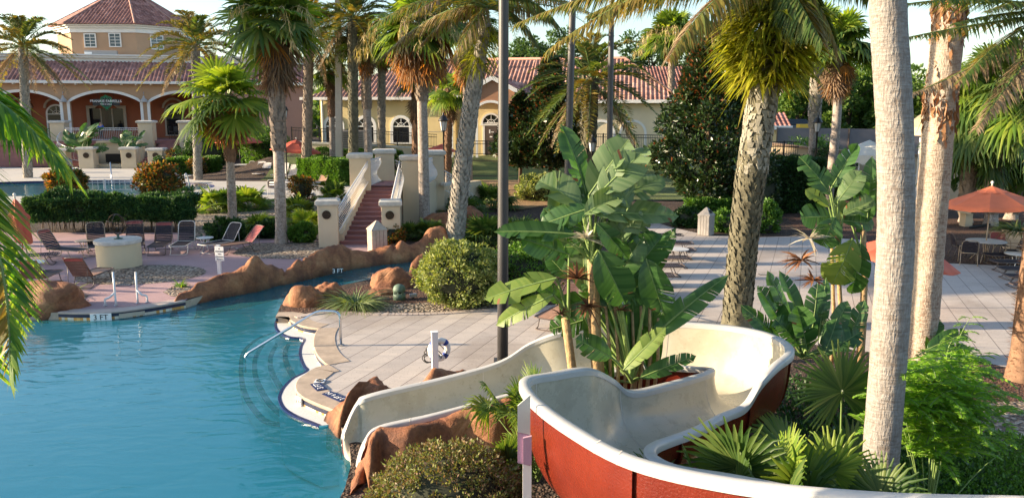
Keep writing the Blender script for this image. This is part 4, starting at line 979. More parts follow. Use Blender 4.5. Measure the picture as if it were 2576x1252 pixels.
mb = MB(); n = len(sh); mb.add([(shx + p[0], -.09, p[1]) for p in sh] + [(shx + p[0], -.05, p[1]) for p in sh], [tuple(range(n))] + [(i, n + i, n + (i + 1) % n, (i + 1) % n) for i in range(n)])
shd = mb.build('shield', 'sign_black', sg)
mb = MB(); mb.tube([(shx + p[0] * .92, -.1, zm + (p[1] - zm) * .95) for p in sh + sh[:1]], .035, 5); mb.tube([(shx + p[0] * .7, -.1, zm + (p[1] - zm) * .78) for p in sh + sh[:1]], .02, 5)
for p in ((-.14, .55), (.12, .45), (-.1, -.6), (.1, -.55)): mb.tube([(shx + p[0], -.1, zm + p[1] - .2), (shx + p[0] * .3, -.1, zm + p[1] + .2)], .025, 5)
mb.build('shield_emblem', 'sign_green', shd)
text_mesh('lettering', 'FRANKIE FARRELLS', .34, frame_M((sm, -.13, zm + .1), (1, 0, 0), (0, 0, 1)), 'ink_white', sg, world=False)
text_mesh('lettering', 'PUB & GRILL', .2, frame_M((sm, -.13, zm - .2), (1, 0, 0), (0, 0, 1)), 'ink_white', sg, world=False)
for s in (-1, 1): mb = MB(); mb.tube([(sm + s * .7, 0, z1_), (sm + s * .7, 0, ZA + .1)], .02, 5); mb.build('hanger', 'iron', sg)
# entrance: planter wall, twin stairs, pillars with medallions, railings
def pillar(mb, c, w, z0, z1, rz=0, cap=.14, capw=1.22):
    mb.box((c[0], c[1], (z0 + z1 - cap * 2) / 2), (w, w, z1 - z0 - cap * 2), rz, 0)
    mb.box((c[0], c[1], z1 - cap * 1.8), (w * 1.08, w * 1.08, cap * .4), rz, 1); mb.box((c[0], c[1], z1 - cap), (w * capw, w * capw, cap * 1.2), rz, 1); mb.box((c[0], c[1], z1 - cap * .2), (w * capw, w * capw, cap * .4), rz, 1, .8)
def medallion(parent, c, nrm, r, ring=True):
    nrm = Vector(nrm).normalized(); up = Vector((0, 0, 1)); s = up.cross(nrm).normalized(); c = Vector(c); mb = MB()
    def disc(r0, r1, d0, d1, n=20):
        vs = []
        for rr, d in ((r1, 0), (r1, d0), (r0, d1)):
            for j in range(n): a = 6.28318 * j / n; vs.append(c + s * (math.cos(a) * rr) + up * (math.sin(a) * rr) + nrm * d)
        mb.add(vs, [(k * n + j, k * n + (j + 1) % n, (k + 1) * n + (j + 1) % n, (k + 1) * n + j) for k in (0, 1) for j in range(n)] + [tuple(2 * n + j for j in range(n))])
    disc(r * .84, r, .05, .03)
    for k in range(6):
        a = math.pi / 6 + k * math.pi / 3; mb.obox(c + nrm * .045 + (s * math.cos(a) + up * math.sin(a)) * r * .15, c + nrm * .045 + (s * math.cos(a + .5) + up * math.sin(a + .5)) * r * .8, .035 * r / .2, .03)
    return mb.build('medallion', 'bronze', parent, world=True)
ent = thing('entrance_terrace', 'cream planter wall with twin red staircases below the pub terrace', 'stairs', P(270, 422))
def pw(u, v): return P(u, v)
mb = MB(); yb = 74.5
PIL = []
for u, top in ((225, 369), (331, 369), (397.5, 372), (157, 372)):
    b = P(u, 423); mb = MB(); pillar(mb, (b.x, b.y), 1.28, 0, PY(u, top, b.y).z, R(8)); mb.build('pillar', ['stucco_cream', 'cap_stone'], ent, world=True, bevel=.02)
for u in (378, 160, 478): b = P(u, 421); b.y += 3.6; b.x *= b.y / (b.y - 3.6); mb = MB(); pillar(mb, (b.x, b.y), 1.3, 0, PY(u, 303, b.y).z, R(8)); mb.build('pillar', ['stucco_cream', 'cap_stone'], ent, world=True, bevel=.02)
for u, ho in ((225, 16), (331, -14), (397.5, -10), (157, 12)): b = P(u, 423); z = PY(u, 390, b.y).z; medallion(ent, (b.x + .16 + ho * .0, b.y - .67, z), (math.sin(R(8)), -math.cos(R(8)), 0), .25)
mb = MB(); a, b = P(232, 421), P(325, 421); mb.box(((a.x + b.x) / 2, a.y + 2.2, FL / 2), (b.x - a.x + 1, .4, FL)); mb.box(((a.x + b.x) / 2, a.y + 2.15, FL - .05), (b.x - a.x + .6, .7, .18)); mb.box(((a.x + b.x) / 2, a.y - .35, .16), (b.x - a.x - .6, .35, .32)); mb.build('planter_wall', 'stucco_cream', ent, world=True)
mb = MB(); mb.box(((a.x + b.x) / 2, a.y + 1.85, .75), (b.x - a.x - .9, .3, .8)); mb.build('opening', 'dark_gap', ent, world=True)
mb = MB(); mb.box(((a.x + b.x) / 2, a.y + .7, .12), (b.x - a.x - .8, 1.8, .24)); mb.build('gravel_fill', 'gravel', ent, world=True)
for (ua, ub, sx) in ((345, 384, .22), (171, 211, -.22)):
    a, b = P(ua, 422), P(ub, 422); mb = MB(); wv = b.x - a.x; n = 13
    for i in range(n): mb.box(((a.x + b.x) / 2 + sx * i * .3, a.y + .3 + i * .36, (i + 1) * FL / n / 2), (wv + .4, .37, (i + 1) * FL / n))
    mb.build('staircase', 'step_red', ent, world=True)
def curved_rail(parent, pts, h, n, mat='white_metal', belly=.12, r=.035, name='railing', side=None):
    """top rail on a curve of foot points, belly-shaped balusters under it"""
    pts = [Vector(p) for p in pts]; mb = MB(); top = [p + Vector((0, 0, h)) for p in pts]; mb.tube(top, r, 6); mb.tube([p + Vector((0, 0, .1)) for p in pts], r * .7, 5)
    mb.tube([p + Vector((0, 0, h * .86)) for p in pts], r * .6, 5)
    for i in range(n):
        t = (i + .5) / n; p = interp(pts, t); q = interp(pts, min(1, t + .02)); d = (q - p); d.z = 0; s = side if side is not None else Vector((-d.y, d.x, 0)).normalized()
        prof = [(0, .1), (.5, .18), (1, .34), (.85, .5), (.2, .68), (-.12, .8), (0, .98)]
        mb.tube([p + s * (belly * k) + Vector((0, 0, h * z)) for k, z in prof], r * .36, 4, caps=False)
    return mb.build(name, mat, parent, world=True, smooth=True)
for sgn, ui, uo in ((1, 331, 376), (-1, 225, 166)):
    b0 = P(ui, 423); b1 = P(uo, 421); b1 = Vector((b1.x * 1.045, b1.y + 3.2, FL - .25)); b0 = Vector((b0.x + sgn * .7, b0.y, .55)); md = Vector((b1.x - sgn * .3, b0.y + .8, FL * .40))
    curved_rail(ent, [Vector(p) for p in bez(np.array(b0), np.array(md), np.array(b1), np.linspace(0, 1, 12))], 1.15, 16)
l_, r_ = P(225, 400), P(372, 400); yb = 79.0
l_, r_ = PY(166, 351, yb - 3.2), PY(372, 351, yb - 1.8); rl = [Vector((l_.x, l_.y, FL)).lerp(Vector((r_.x, r_.y, FL)), i / 8) for i in range(9)]
rlo = curved_rail(ent, rl, 1.2, 46, belly=.02, name='balcony_railing')
cc = PY(272, 331, yb - 2.6); mb = MB(); mb.lathe([(.0, 0), (.48, 0), (.48, .06), (.0, .07)], (0, 0, 0), 24); me_ = mb
for p in range(len(mb.v)): x, y, z = mb.v[p]; mb.v[p] = (cc.x + x, cc.y - .12 - z, cc.z + y)
cr = mb.build('crest', 'sign_white', rlo, world=True)
cr.matrix_parent_inverse = Matrix() if False else cr.matrix_parent_inverse
mb = MB()
for k in range(5): a = R(-60 + 30 * k); mb.obox((cc.x, cc.y - .2, cc.z - .25), (cc.x + math.sin(a) * .33, cc.y - .2, cc.z - .2 + math.cos(a) * .4), .03, .02)
mb.tube([(cc.x + .4 * math.cos(t), cc.y - .2, cc.z + .4 * math.sin(t)) for t in np.linspace(0, 6.28, 20)], .012, 4); mb.build('crest_emblem', 'bronze', rlo, world=True)
# terrace furniture: dark chairs behind the rails
for k, (u, v, dx) in enumerate(((455, 352, 'right bay of the pub'), (120, 352, 'left bay of the pub'))):
    q = PY(u, v, 81.5); t_ = thing('bar_table', 'dark bar table with high chairs standing in the ' + dx, 'table', (q.x, q.y, FL))
    mb = MB(); mb.lathe([(.45, 1.0), (.45, 1.05)], (0, 0, 0), 14); mb.build('table_top', 'iron', t_); mb = MB(); mb.tube([(0, 0, 0), (0, 0, 1)], .05, 6); mb.lathe([(.3, 0), (.3, .04)], (0, 0, 0), 12); mb.build('pedestal', 'iron', t_)
    for j, (ox, oy) in enumerate(((-.9, .1), (.9, -.1), (0, -.85))):
        c_ = thing('bar_chair', 'dark metal bar chair ' + ('left of', 'right of', 'in front of')[j] + ' table, ' + dx, 'chair', (q.x + ox, q.y + oy, FL), math.atan2(-ox, oy))
        mb = MB(); mb.box((0, 0, .72), (.42, .42, .05)); mb.build('seat', 'iron', c_); mb = MB(); mb.box((0, .2, 1.05), (.42, .04, .5)); mb.build('backrest', 'iron', c_)
        for sx in (-.18, .18):
            for sy in (-.18, .18): mb = MB(); mb.tube([(sx * 1.1, sy * 1.1, 0), (sx, sy, .72)], .02, 5); mb.build('leg', 'iron', c_)
# ---- the yellow building on the rise
YB = thing('yellow_building', 'pale yellow stucco building with arched windows and barrel tile roof', 'building', (-11, 70, 0), R(-8))
YMi = inv_world(YB)
def YL(u, v, yl):
    o = YMi @ Vector((0, 0, CH)); d = YMi.to_3x3() @ ray(u, v); t = (yl - o.y) / d.y; return o + d * t
z0 = 1.0; xl = YL(806, 300, 0).x; xr = YL(1145, 300, 0).x; gz = YL(970, 249, 0).z
wins = [(YL(u, 340, 0).x, .98) for u in (841, 921, 1010)]; wz0, wzs = YL(920, 358, 0).z, YL(920, 318, 0).z
mb = MB(); mb.box(((xl + xr) / 2, 4, (z0 + gz) / 2), (xr - xl, 8, gz - z0)); mb.build('wall', 'stucco_yellow', YB)
for x, a in wins: window_arched(YB, x, .72, wz0, wzs, 0, 'glass_dark', 'trim_white', .26)
mb = MB(); 
for i in range(12): mb = MB(); mb.box((xl + .5 + i * (xr - xl) / 12, -.3, gz - .08), (.16, .6, .2)); mb.build('eave_bracket', 'trim_white', YB)
rdg = YL(1350, 150, 7.5).z
mb = MB(); sl = Vector((0, 8.2, rdg - gz)); roof_patch(mb, (xl - 1.2, -.7, gz + .1), (1, 0, 0), xr - xl + 9, sl.normalized(), lambda u: sl.length * min(1, u / 8.5)); rf = mb.build('roof', 'roof_tile_pale', YB, smooth=True)
mb = MB(); mb.box(((xl + xr) / 2 + 1, -.78, gz + .03), (xr - xl + 5, .17, .24)); mb.build('gutter', 'cornice', YB)
mb = MB(); mb.tube([(xl + .3, -.2, gz), (xl + .25, -.1, gz - .6), (xl + .25, -.1, z0)], .1, 8); mb.build('downpipe', 'trim_white', YB, smooth=True)
mb = MB(); mb.obox((xl, -.012, YL(900, 322, 0).z - .3), (xr, -.012, YL(900, 322, 0).z - .3), .012, .04); mb.build('reveal_line', 'stucco_grey', YB)
# gabled porch
GY = -3.0; gx0, gx1 = YL(1150, 300, GY).x, YL(1330, 300, GY).x; gp = YL(1238, 196, GY); gm = (gx0 + gx1) / 2; gez = YL(1160, 246, GY).z
arch_x = [(YL(1168, 320, GY).x, .95), (YL(1235, 320, GY).x, 1.35)]; azs = YL(1235, 288, GY).z
mb = MB(); arched_wall(mb, gx0, gx1, z0, gez, [(arch_x[0][0], .95, azs, azs + .95 - .001, z0), (arch_x[1][0], 1.5, azs - .1, azs + .95, z0)], GY, GY + .4)
mb.add([(gx0, GY, gez), (gx1, GY, gez), (gm, GY, gp.z), (gx0, GY + .4, gez), (gx1, GY + .4, gez), (gm, GY + .4, gp.z)], [(0, 1, 2), (5, 4, 3), (0, 2, 5, 3), (1, 4, 5, 2)]); mb.build('porch_wall', 'stucco_orange', YB)
mb = MB(); band(mb, arch_curve(arch_x[0][0], .95, azs, azs + .949, 14, z0), .2, GY - .06, GY + .02); band(mb, arch_curve(arch_x[1][0], 1.5, azs - .1, azs + .95, 14, z0), .2, GY - .06, GY + .02)
mb.obox((gx0 - .4, GY - .12, gez - .22), (gm, GY - .12, gp.z + .02), .2, .34); mb.obox((gm, GY - .125, gp.z + .02), (gx1 + .4, GY - .125, gez - .22), .2, .34); mb.build('porch_trim', 'trim_white', YB)
mb = MB(); hw = (gx1 - gx0) / 2 + .5
for s, xe in ((1, gx0 - .5), (-1, gx1 + .5)):
    s_ = Vector((s * hw, 0, gp.z - gez + .3)); A = (xe, GY - .25, gez - .05) if s < 0 else (xe, 6, gez - .05); roof_patch(mb, A, (0, 1 if s < 0 else -1, 0), 6.25, s_.normalized(), lambda u: s_.length)
mb.build('porch_roof', 'roof_tile', YB, smooth=True)
mb = MB(); mb.box((gm, -.2, (z0 + gez) / 2), (gx1 - gx0, .4, gez - z0)); mb.build('porch_back_wall', 'stucco_yellow', YB)
dz0, dz1 = YL(1235, 388, -.4).z, YL(1235, 316, -.4).z; dx = YL(1236, 340, -.4).x
mb = MB(); mb.box((dx, -.46, (dz0 + dz1) / 2), (1.05, .1, dz1 - dz0)); dr = mb.build('door', 'frame_brown', YB)
mb = MB(); mb.box((dx - .12, -.52, dz1 - .5), (.1, .02, .32)); mb.box((dx + .12, -.52, dz1 - .55), (.25, .02, .06)); mb.box((dx, -.52, dz1 - .95), (.22, .02, .1)); mb.build('door_sign', 'ink_white', dr)
window_arched(YB, dx, .72, dz1 + .12, dz1 + .2, -.42, 'glass_dark', 'trim_white', .15, True, 'fanlight')
mb = MB()
for s in (-1, 1): mb.box((dx + s * .64, -.45, (dz0 + dz1) / 2), (.18, .14, dz1 - dz0 + .1))
mb.build('door_frame', 'trim_white', dr)
# right wing with blind arches and hipped roof
WY = -.6; wx0, wx1 = YL(1330, 300, WY).x, YL(1690, 300, WY).x; wg = YL(1590, 257, WY).z
mb = MB(); mb.box(((wx0 + wx1) / 2, WY + 5, (z0 + wg) / 2), (wx1 - wx0, 10, wg - z0)); mb.build('wing_wall', 'stucco_ivory', YB)
mb = MB()
for u in (1513, 1592): q = YL(u, 320, WY); mb = MB(); band(mb, arch_curve(q.x, .95, YL(u, 336, WY).z, YL(u, 336, WY).z + .949, 14, z0), .2, WY - .08, WY + .01); mb.build('blind_arch', 'trim_white', YB)
mb = MB(); mb.box(((wx0 + wx1) / 2, WY - .72, wg + .05), (wx1 - wx0 + 1.2, .17, .26)); mb.build('gutter', 'cornice', YB)
for i in range(14): mb = MB(); mb.box((wx0 + .5 + i * (wx1 - wx0) / 14, WY - .3, wg - .06), (.16, .6, .2)); mb.build('eave_bracket', 'trim_white', YB)
pkx = YL(1572, 152, 5).x; SLw = Vector((0, 6.3, YL(1572, 152, 5).z - wg)); Lw = wx1 + .7 - wx0; hipw = wx1 + .7 - pkx
mb = MB(); roof_patch(mb, (wx0, WY - .7, wg + .12), (1, 0, 0), Lw, SLw.normalized(), lambda u: SLw.length * min(1, (Lw - u) / hipw))
SE = Vector((-hipw, 0, SLw.z)); roof_patch(mb, (wx1 + .7, WY - .7, wg + .12), (0, 1, 0), 12.6, SE.normalized(), lambda u: SE.length * min(1, u / 6.3, (12.6 - u) / 6.3))
rw = mb.build('wing_roof', 'roof_tile_pale', YB, smooth=True)
mb = MB(); mb.tube([(wx1 + .7, WY - .7, wg + .2), (pkx, WY + 5.6, wg + SLw.z + .2), (wx0 - 5, WY + 5.6, wg + SLw.z + .2)], .13, 6); mb.build('ridge_tiles', 'roof_tile_pale', rw, smooth=True)
bb = thing('rear_building', 'tile roofed pale building behind the right end of the yellow one', 'building', (20, 88, 0))
x0_, x1_ = PY(1640, 250, 88).x, PY(1745, 250, 88).x; zg = PY(1700, 225, 88).z
mb = MB(); mb.box(((x0_ + x1_) / 2 - 20, 4, zg / 2), (x1_ - x0_, 8, zg)); mb.build('wall', 'stucco_ivory', bb); mb = MB(); s2 = Vector((0, 4.6, PY(1690, 165, 90).z - zg)); roof_patch(mb, (x0_ - 20.5, -.6, zg), (1, 0, 0), x1_ - x0_ + 1, s2.normalized(), lambda u: s2.length); mb.build('roof', 'roof_tile', bb, smooth=True)
# fence on the ramp in front of it
fp = [PY(735, 355, 67.5), PY(930, 363, 67.0), PY(1100, 373, 66.5)]
rw = thing('ramp_wall', 'low cream ramp wall under the black iron fence', 'wall', (fp[0].x, fp[0].y, 0))
mb = MB()
for i in range(2): a, b = fp[i], fp[i + 1]; mb.obox((a.x, a.y, a.z - 1.35), (b.x, b.y, b.z - 1.35), .3, 2.5, 0); mb.obox((a.x, a.y - .02, a.z - .06), (b.x, b.y - .02, b.z - .06), .42, .16, 1)
mb.build('wall_body', ['stucco_cream', 'cap_stone'], rw, world=True)
def iron_fence(name, label, pts, h, gap=.13, post=2.4, mat='iron'):
    root = thing(name, label, 'fence', (pts[0].x, pts[0].y, pts[0].z)); mb = MB(); mp = MB()
    for i in range(len(pts) - 1):
        a, b = Vector(pts[i]), Vector(pts[i + 1]); d = b - a; L = d.length; Z = Vector((0, 0, 1))
        for z in (.12, h * .8, h): mb.obox(a + Z * z, b + Z * z, .04, .05)
        for k in range(int(L / gap)): p = a + d * ((k + .5) / int(L / gap)); mb.obox(p + Z * .12, p + Z * h, .022, .022, up=Vector((0, 1, 0)))
        for k in range(int(L / post) + 1): p = a + d * (k * post / L); mp = MB(); mp.box(p + Z * (h / 2 + .03), (.08, .08, h + .08)); mp.build('post', mat, root, world=True)
    mb.build('rails', mat, root, world=True); return root
iron_fence('iron_fence', 'black iron fence on the ramp before the arched windows', [p + Vector((0, -.02, .02)) for p in fp], 1.12)
g0, g1 = PG(1150, 402), PG(1300, 402)
iron_fence('iron_fence', 'black iron fence before the restroom door of the yellow building', [PY(1150, 391, 64), PY(1290, 391, 64)], 1.15)
iron_fence('iron_fence', 'black iron fence before the blind arches of the right wing', [PY(1440, 372, 62), PY(1700, 378, 60)], 1.1)
# small wall sign on the mauve wall and air-conditioning box behind fence
bx = thing('utility_box', 'grey louvred utility unit behind the ramp fence', 'utility unit', PY(880, 345, 66.5))
mb = MB(); mb.box((0, 0, -.2), (2.6, .8, 1.5)); mb.build('casing', 'slat_grey', bx); mb = MB()
for k in range(9): mb.box((0, -.42, -.8 + k * .15), (2.3, .05, .03))
mb.build('louvre', 'strap_dark', bx)
# ------------------------------------------------------------------ bridge with stairs
BR = thing('footbridge', 'cream stucco footbridge with red steps and wavy white railings', 'bridge', P(908, 617))
b1, b2 = P(829, 618), P(985, 616)
TOPZ = 1.8; yl0 = P(924, 470, TOPZ).y
p3 = PY(905, 385, yl0 + .1); p5 = PY(1036, 390, yl0 + .1); p4_ = PY(967, 375, yl0 + 3.6); p6 = PY(1091, 378, yl0 + 3.4)
rzb = R(9)
for p, h, w_ in ((b1, PY(829, 500, b1.y).z, .74), (b2, PY(985, 502, b2.y).z, .72), (p3, p3.z, .92), (p5, p5.z, .92), (p4_, p4_.z, .92), (p6, p6.z, .92)):
    mb = MB(); pillar(mb, (p.x, p.y), w_, -.1, h, rzb, .12, 1.24); mb.build('pillar', ['stucco_cream', 'cap_stone'], BR, world=True, bevel=.012)
for p, u, v in ((b1, 825, 537), (b2, 980, 538)):
    z = PY(u, v, p.y).z; n_ = Vector((math.sin(rzb), -math.cos(rzb), 0)); medallion(BR, Vector((p.x, p.y, z)) + n_ * .372 + Vector((-.04, 0, 0)), n_, .165)
medallion(BR, Vector((p6.x, p6.y, PY(1103, 400, p6.y).z)) + Vector((math.cos(rzb), math.sin(rzb), 0)) * .47, (math.cos(rzb), math.sin(rzb), 0), .2)
mb = MB(); mb.lathe([(.03, 0), (.03, .02), (.0, .02)], (0, 0, 0), 10)
n = 13; y0b = b1.y + .25; xa, xb = P(861, 617).x, P(958, 617).x; xa2, xb2 = P(924, 470, TOPZ).x, P(1000, 470, TOPZ).x
mb = MB()
for i in range(n):
    t = i / (n - 1); y = y0b + (yl0 - y0b) * t; y2 = y0b + (yl0 - y0b) * (i + 1) / (n - 1) + .02; l, r = xa + (xa2 - xa) * t - .12, xb + (xb2 - xb) * t + .12; z = TOPZ * (i + 1) / n
    mb.add([(l, y, 0), (r, y, 0), (r, y2, 0), (l, y2, 0), (l, y, z - .03), (r, y, z - .03), (r, y2, z - .03), (l, y2, z - .03)], [(4, 5, 6, 7), (0, 1, 5, 4), (1, 2, 6, 5), (3, 0, 4, 7)])
    mb.add([(l, y - .03, z - .035), (r, y - .03, z - .035), (r, y2, z - .035), (l, y2, z - .035), (l, y - .03, z), (r, y - .03, z), (r, y2, z), (l, y2, z)], [(4, 5, 6, 7), (0, 1, 5, 4), (3, 2, 1, 0)])
mb.build('steps', 'step_red', BR, world=True)
mb = MB(); dk = [(xa2 - .15, yl0 - .02), (xb2 + .15, yl0 - .02), (p5.x, p5.y), (p6.x, p6.y), (p6.x - .1, p6.y + .5), (p4_.x, p4_.y + .5), (p4_.x, p4_.y), (p3.x, p3.y)]
mb.prism(dk, TOPZ - .35, TOPZ); mb.build('landing', 'step_red', BR, world=True)
def stair_wall(a, b, za, zb, th, name='parapet_wall'):
    a, b = Vector(a), Vector(b); d = (b - a); d.z = 0; d.normalize(); q = Vector((-d.y, d.x, 0)) * th / 2; mb = MB()
    vs = [(p + s).to_tuple()[:2] + (z,) for p, zt in ((a, za), (b, zb)) for s in (q, -q) for z in (-.1, zt)]
    mb.add(vs, [(0, 1, 5, 4), (3, 2, 6, 7), (1, 3, 7, 5), (0, 2, 3, 1), (4, 5, 7, 6)]); return mb.build(name, 'stucco_cream', BR, world=True)
Ls, Le = Vector((xa - .12, y0b + .1, 0)), Vector((xa2 - .1, yl0 - .3, 0)); Rs, Re = Vector((xb + .14, y0b + .1, 0)), Vector((xb2 + .14, yl0 - .3, 0))
stair_wall(Ls, Le, .42, 2.0, .2); stair_wall(Rs, Re, .42, 2.0, .2)
stair_wall((p5.x + .1, p5.y, 0), (p6.x + .1, p6.y, 0), 1.82, 1.82, .3, 'side_wall'); stair_wall((p3.x, p3.y, 0), (p4_.x, p4_.y, 0), 1.8, 1.8, .3, 'side_wall')
mb = MB(); mb.prism([(p6.x - .3, p6.y), (p6.x + 2.2, p6.y + 3.2), (p6.x + 1.9, p6.y + 3.4), (p6.x - .5, p6.y + .3)], -.1, 1.5); mb.build('side_wall', 'stucco_cream', BR, world=True)
mb = MB(); mb.box((p6.x + .85, p6.y - .25, 1.66), (1.1, .35, .14), R(50)); mb.build('ledge_cap', 'cap_stone', BR, world=True)
def lerp_pts(a, b, za, zb, k=8): return [Vector((a[0] + (b[0] - a[0]) * i / (k - 1), a[1] + (b[1] - a[1]) * i / (k - 1), za + (zb - za) * i / (k - 1))) for i in range(k)]
side_v = Vector((1, 0, 0))
curved_rail(BR, lerp_pts((b1.x + .3, b1.y + .45), (p3.x + .42, p3.y - .4), .42, 1.95), 1.02, 34, belly=.2, r=.03, side=-side_v)
curved_rail(BR, lerp_pts((b2.x - .1, b2.y + .4), (p5.x - .5, p5.y - .3), .42, 1.95), 1.02, 34, belly=.2, r=.03, side=side_v)
curved_rail(BR, lerp_pts((p3.x + .3, p3.y + .4), (p4_.x - .1, p4_.y - .4), TOPZ - .1, TOPZ - .1), 1.25, 26, belly=.22, r=.03, side=-side_v)
curved_rail(BR, lerp_pts((p5.x + .45, p5.y + .3), (p6.x, p6.y - .45), TOPZ - .1, TOPZ - .1), 1.25, 22, belly=.22, r=.03, side=side_v)
curved_rail(BR, lerp_pts((p4_.x + .5, p4_.y + .2), (p4_.x + 1.6, p4_.y + 2.6), TOPZ - .1, .9), 1.05, 16, belly=.15, r=.03, side=side_v)
curved_rail(BR, lerp_pts((p6.x + .5, p6.y + .2), (p6.x + 1.7, p6.y + 2.6), TOPZ - .6, .2), 1.05, 16, belly=.2, r=.03, side=side_v)
mb = MB(); nn = 9
for i in range(nn): y = p4_.y + .4 + i * .33; z = TOPZ * (nn - i - 1) / nn; mb.box((p4_.x * .5 + p6.x * .5 + .3 + i * .12, y + .5, z / 2), (1.7, .36, max(.05, z)))
mb.build('rear_steps', 'step_red', BR, world=True)
# ------------------------------------------------------------------ water slide
ST = [((2750, 1264, 3.25), None, (.4, 1.3, 2.3), 2.1), ((2576, 1254, 3.05), None, (.38, 1.3, 2.15), 1.95), ((2200, 1242, 2.75), None, (.45, 1.3, 1.98), 1.75),
      ((1850, 1207, 2.5), (1862, 1214, 1.86), None, 1.5), ((1600, 1152, 2.35), (1700, 1186, 1.75), None, 1.35), ((1450, 1074, 2.27), (1636, 1158, 1.7), None, 1.25), ((1352, 1002, 2.22), (1622, 1139, 1.66), None, 1.2),
      ((1334, 960, 2.2), (1626, 1126, 1.63), None, 1.18), ((1395, 946, 2.15), (1638, 1117, 1.6), None, 1.14), ((1488, 934, 2.08), (1658, 1108, 1.57), None, 1.1), ((1545, 958, 1.75), (1690, 1097, 1.55), None, 1.07),
      ((1592, 990, 1.53), (1745, 1077, 1.52), None, 1.04), ((1680, 973, 1.49), (1811, 1043, 1.5), None, 1.0), ((1762, 950, 1.45), (1868, 1017, 1.52), None, .97), ((1788, 940, 1.43), (1904, 962, 1.75), None, .94),
      ((1797, 935, 1.42), (1942, 918, 1.86), None, .92), ((1797, 931, 1.41), (1976, 888, 1.86), None, .9), ((1785, 928, 1.4), (1962, 862, 1.84), None, .88), ((1755, 925, 1.38), (1902, 837, 1.8), None, .86),
      ((1690, 921, 1.35), (1802, 822, 1.75), None, .83), ((1600, 926, 1.29), (1682, 816, 1.7), None, .79), ((1500, 942, 1.2), (1540, 819, 1.62), None, .71), ((1400, 962, 1.08), (1412, 839, 1.5), None, .63), ((1300, 986, .95), (1332, 868, 1.28), None, .54),
      ((1200, 1013, .83), (1256, 914, 1.02), None, .4), ((1080, 1044, .7), (1120, 954, .84), None, .23), ((952, 1073, .58), (935, 998, .68), None, .02), ((916, 1108, .46), (897, 1022, .52), None, -.08), ((899, 1152, .12), (866, 1092, .16), None, -.24), ((893, 1192, -.12), (861, 1118, -.12), None, -.34)]
rowsA, rowsB, rowsF = [], [], []
for a, b, off, f in ST:
    A = P(*a); B = P(*b) if b else Vector((A.x + off[0], A.y + off[1], off[2])); rowsA.append(tuple(A)); rowsB.append(tuple(B)); rowsF.append((f,))
SA, SB, SF = smooth_line(rowsA, 6), smooth_line(rowsB, 6), smooth_line(rowsF, 6)
SL_ = thing('water_slide', 'winding water slide with cream flume, white rims and glossy red outside', 'slide', (2.0, 9.0, 0))
def flume(off, zoff, mat, name, flip=False):
    n = 22; vs = []; K = len(SA)
    for A, B, f in zip(SA, SB, SF):
        c = (A + B) / 2; hz = (A - B); hz[2] = 0; u = hz / np.linalg.norm(hz); W = np.linalg.norm(hz) / 2 + off
        for j in range(n):
            ph = math.pi * j / (n - 1); cx, sx = math.cos(ph), math.sin(ph); x = math.copysign(abs(cx) ** .62, cx); d = abs(sx) ** .8; zr = A[2] if j < n / 2 else B[2]
            top = A[2] * (x + 1) / 2 + B[2] * (1 - x) / 2 if False else zr
            p = c + u * x * W; vs.append((p[0], p[1], top + (f[0] - zoff - top) * d - (0 if off == 0 else .03)))
    fs = [(i * n + j, i * n + j + 1, (i + 1) * n + j + 1, (i + 1) * n + j)[::-1 if flip else 1] for i in range(K - 1) for j in range(n - 1)]
    mb = MB(); mb.add(vs, fs); return mb.build(name, mat, SL_, smooth=True, world=True)
flume(0, 0, 'flume_gel', 'flume'); flume(.05, .07, 'flume_red', 'outer_shell', True)
def section(k, off, zoff, t=0.0):
    A, B, f = SA[k] + (SA[k + 1] - SA[k]) * t, SB[k] + (SB[k + 1] - SB[k]) * t, SF[k]; c = (A + B) / 2; hz = A - B; hz[2] = 0; u = hz / np.linalg.norm(hz); W = np.linalg.norm(hz) / 2 + off; out = []
    for j in range(22):
        ph = math.pi * j / 21; cx, sx = math.cos(ph), math.sin(ph); x = math.copysign(abs(cx) ** .62, cx); zr = (A[2] if j < 11 else B[2]) - (0 if off <= 0 else .06); p = c + u * x * W; out.append(Vector((p[0], p[1], zr + (f[0] - zoff - zr) * abs(sx) ** .8)))
    return out
for k in (24, 44, 62, 80, 98, 120, 146):
    tg = Vector(SA[k + 1] + SB[k + 1] - SA[k] - SB[k]).normalized(); mb = MB(); s1 = section(k, .085, .11); s0 = section(k, .045, .06); n_ = len(s1); w2 = tg * .03
    mb.add(s1 + [p + w2 for p in s1] + s0 + [p + w2 for p in s0], [q for i in range(n_ - 1) for q in ((i, i + 1, n_ + i + 1, n_ + i), (i + 1, i, 2 * n_ + i, 2 * n_ + i + 1), (n_ + i, n_ + i + 1, 3 * n_ + i + 1, 3 * n_ + i))]); mb.build('section_flange', 'flume_red', SL_, world=True)
    s1 = section(k, -.004, -.004); mb = MB(); mb.add(s1 + [p + tg * .014 for p in s1], [(n_ + i, n_ + i + 1, i + 1, i) for i in range(n_ - 1)]); mb.build('joint', 'cap_stone', SL_, world=True)
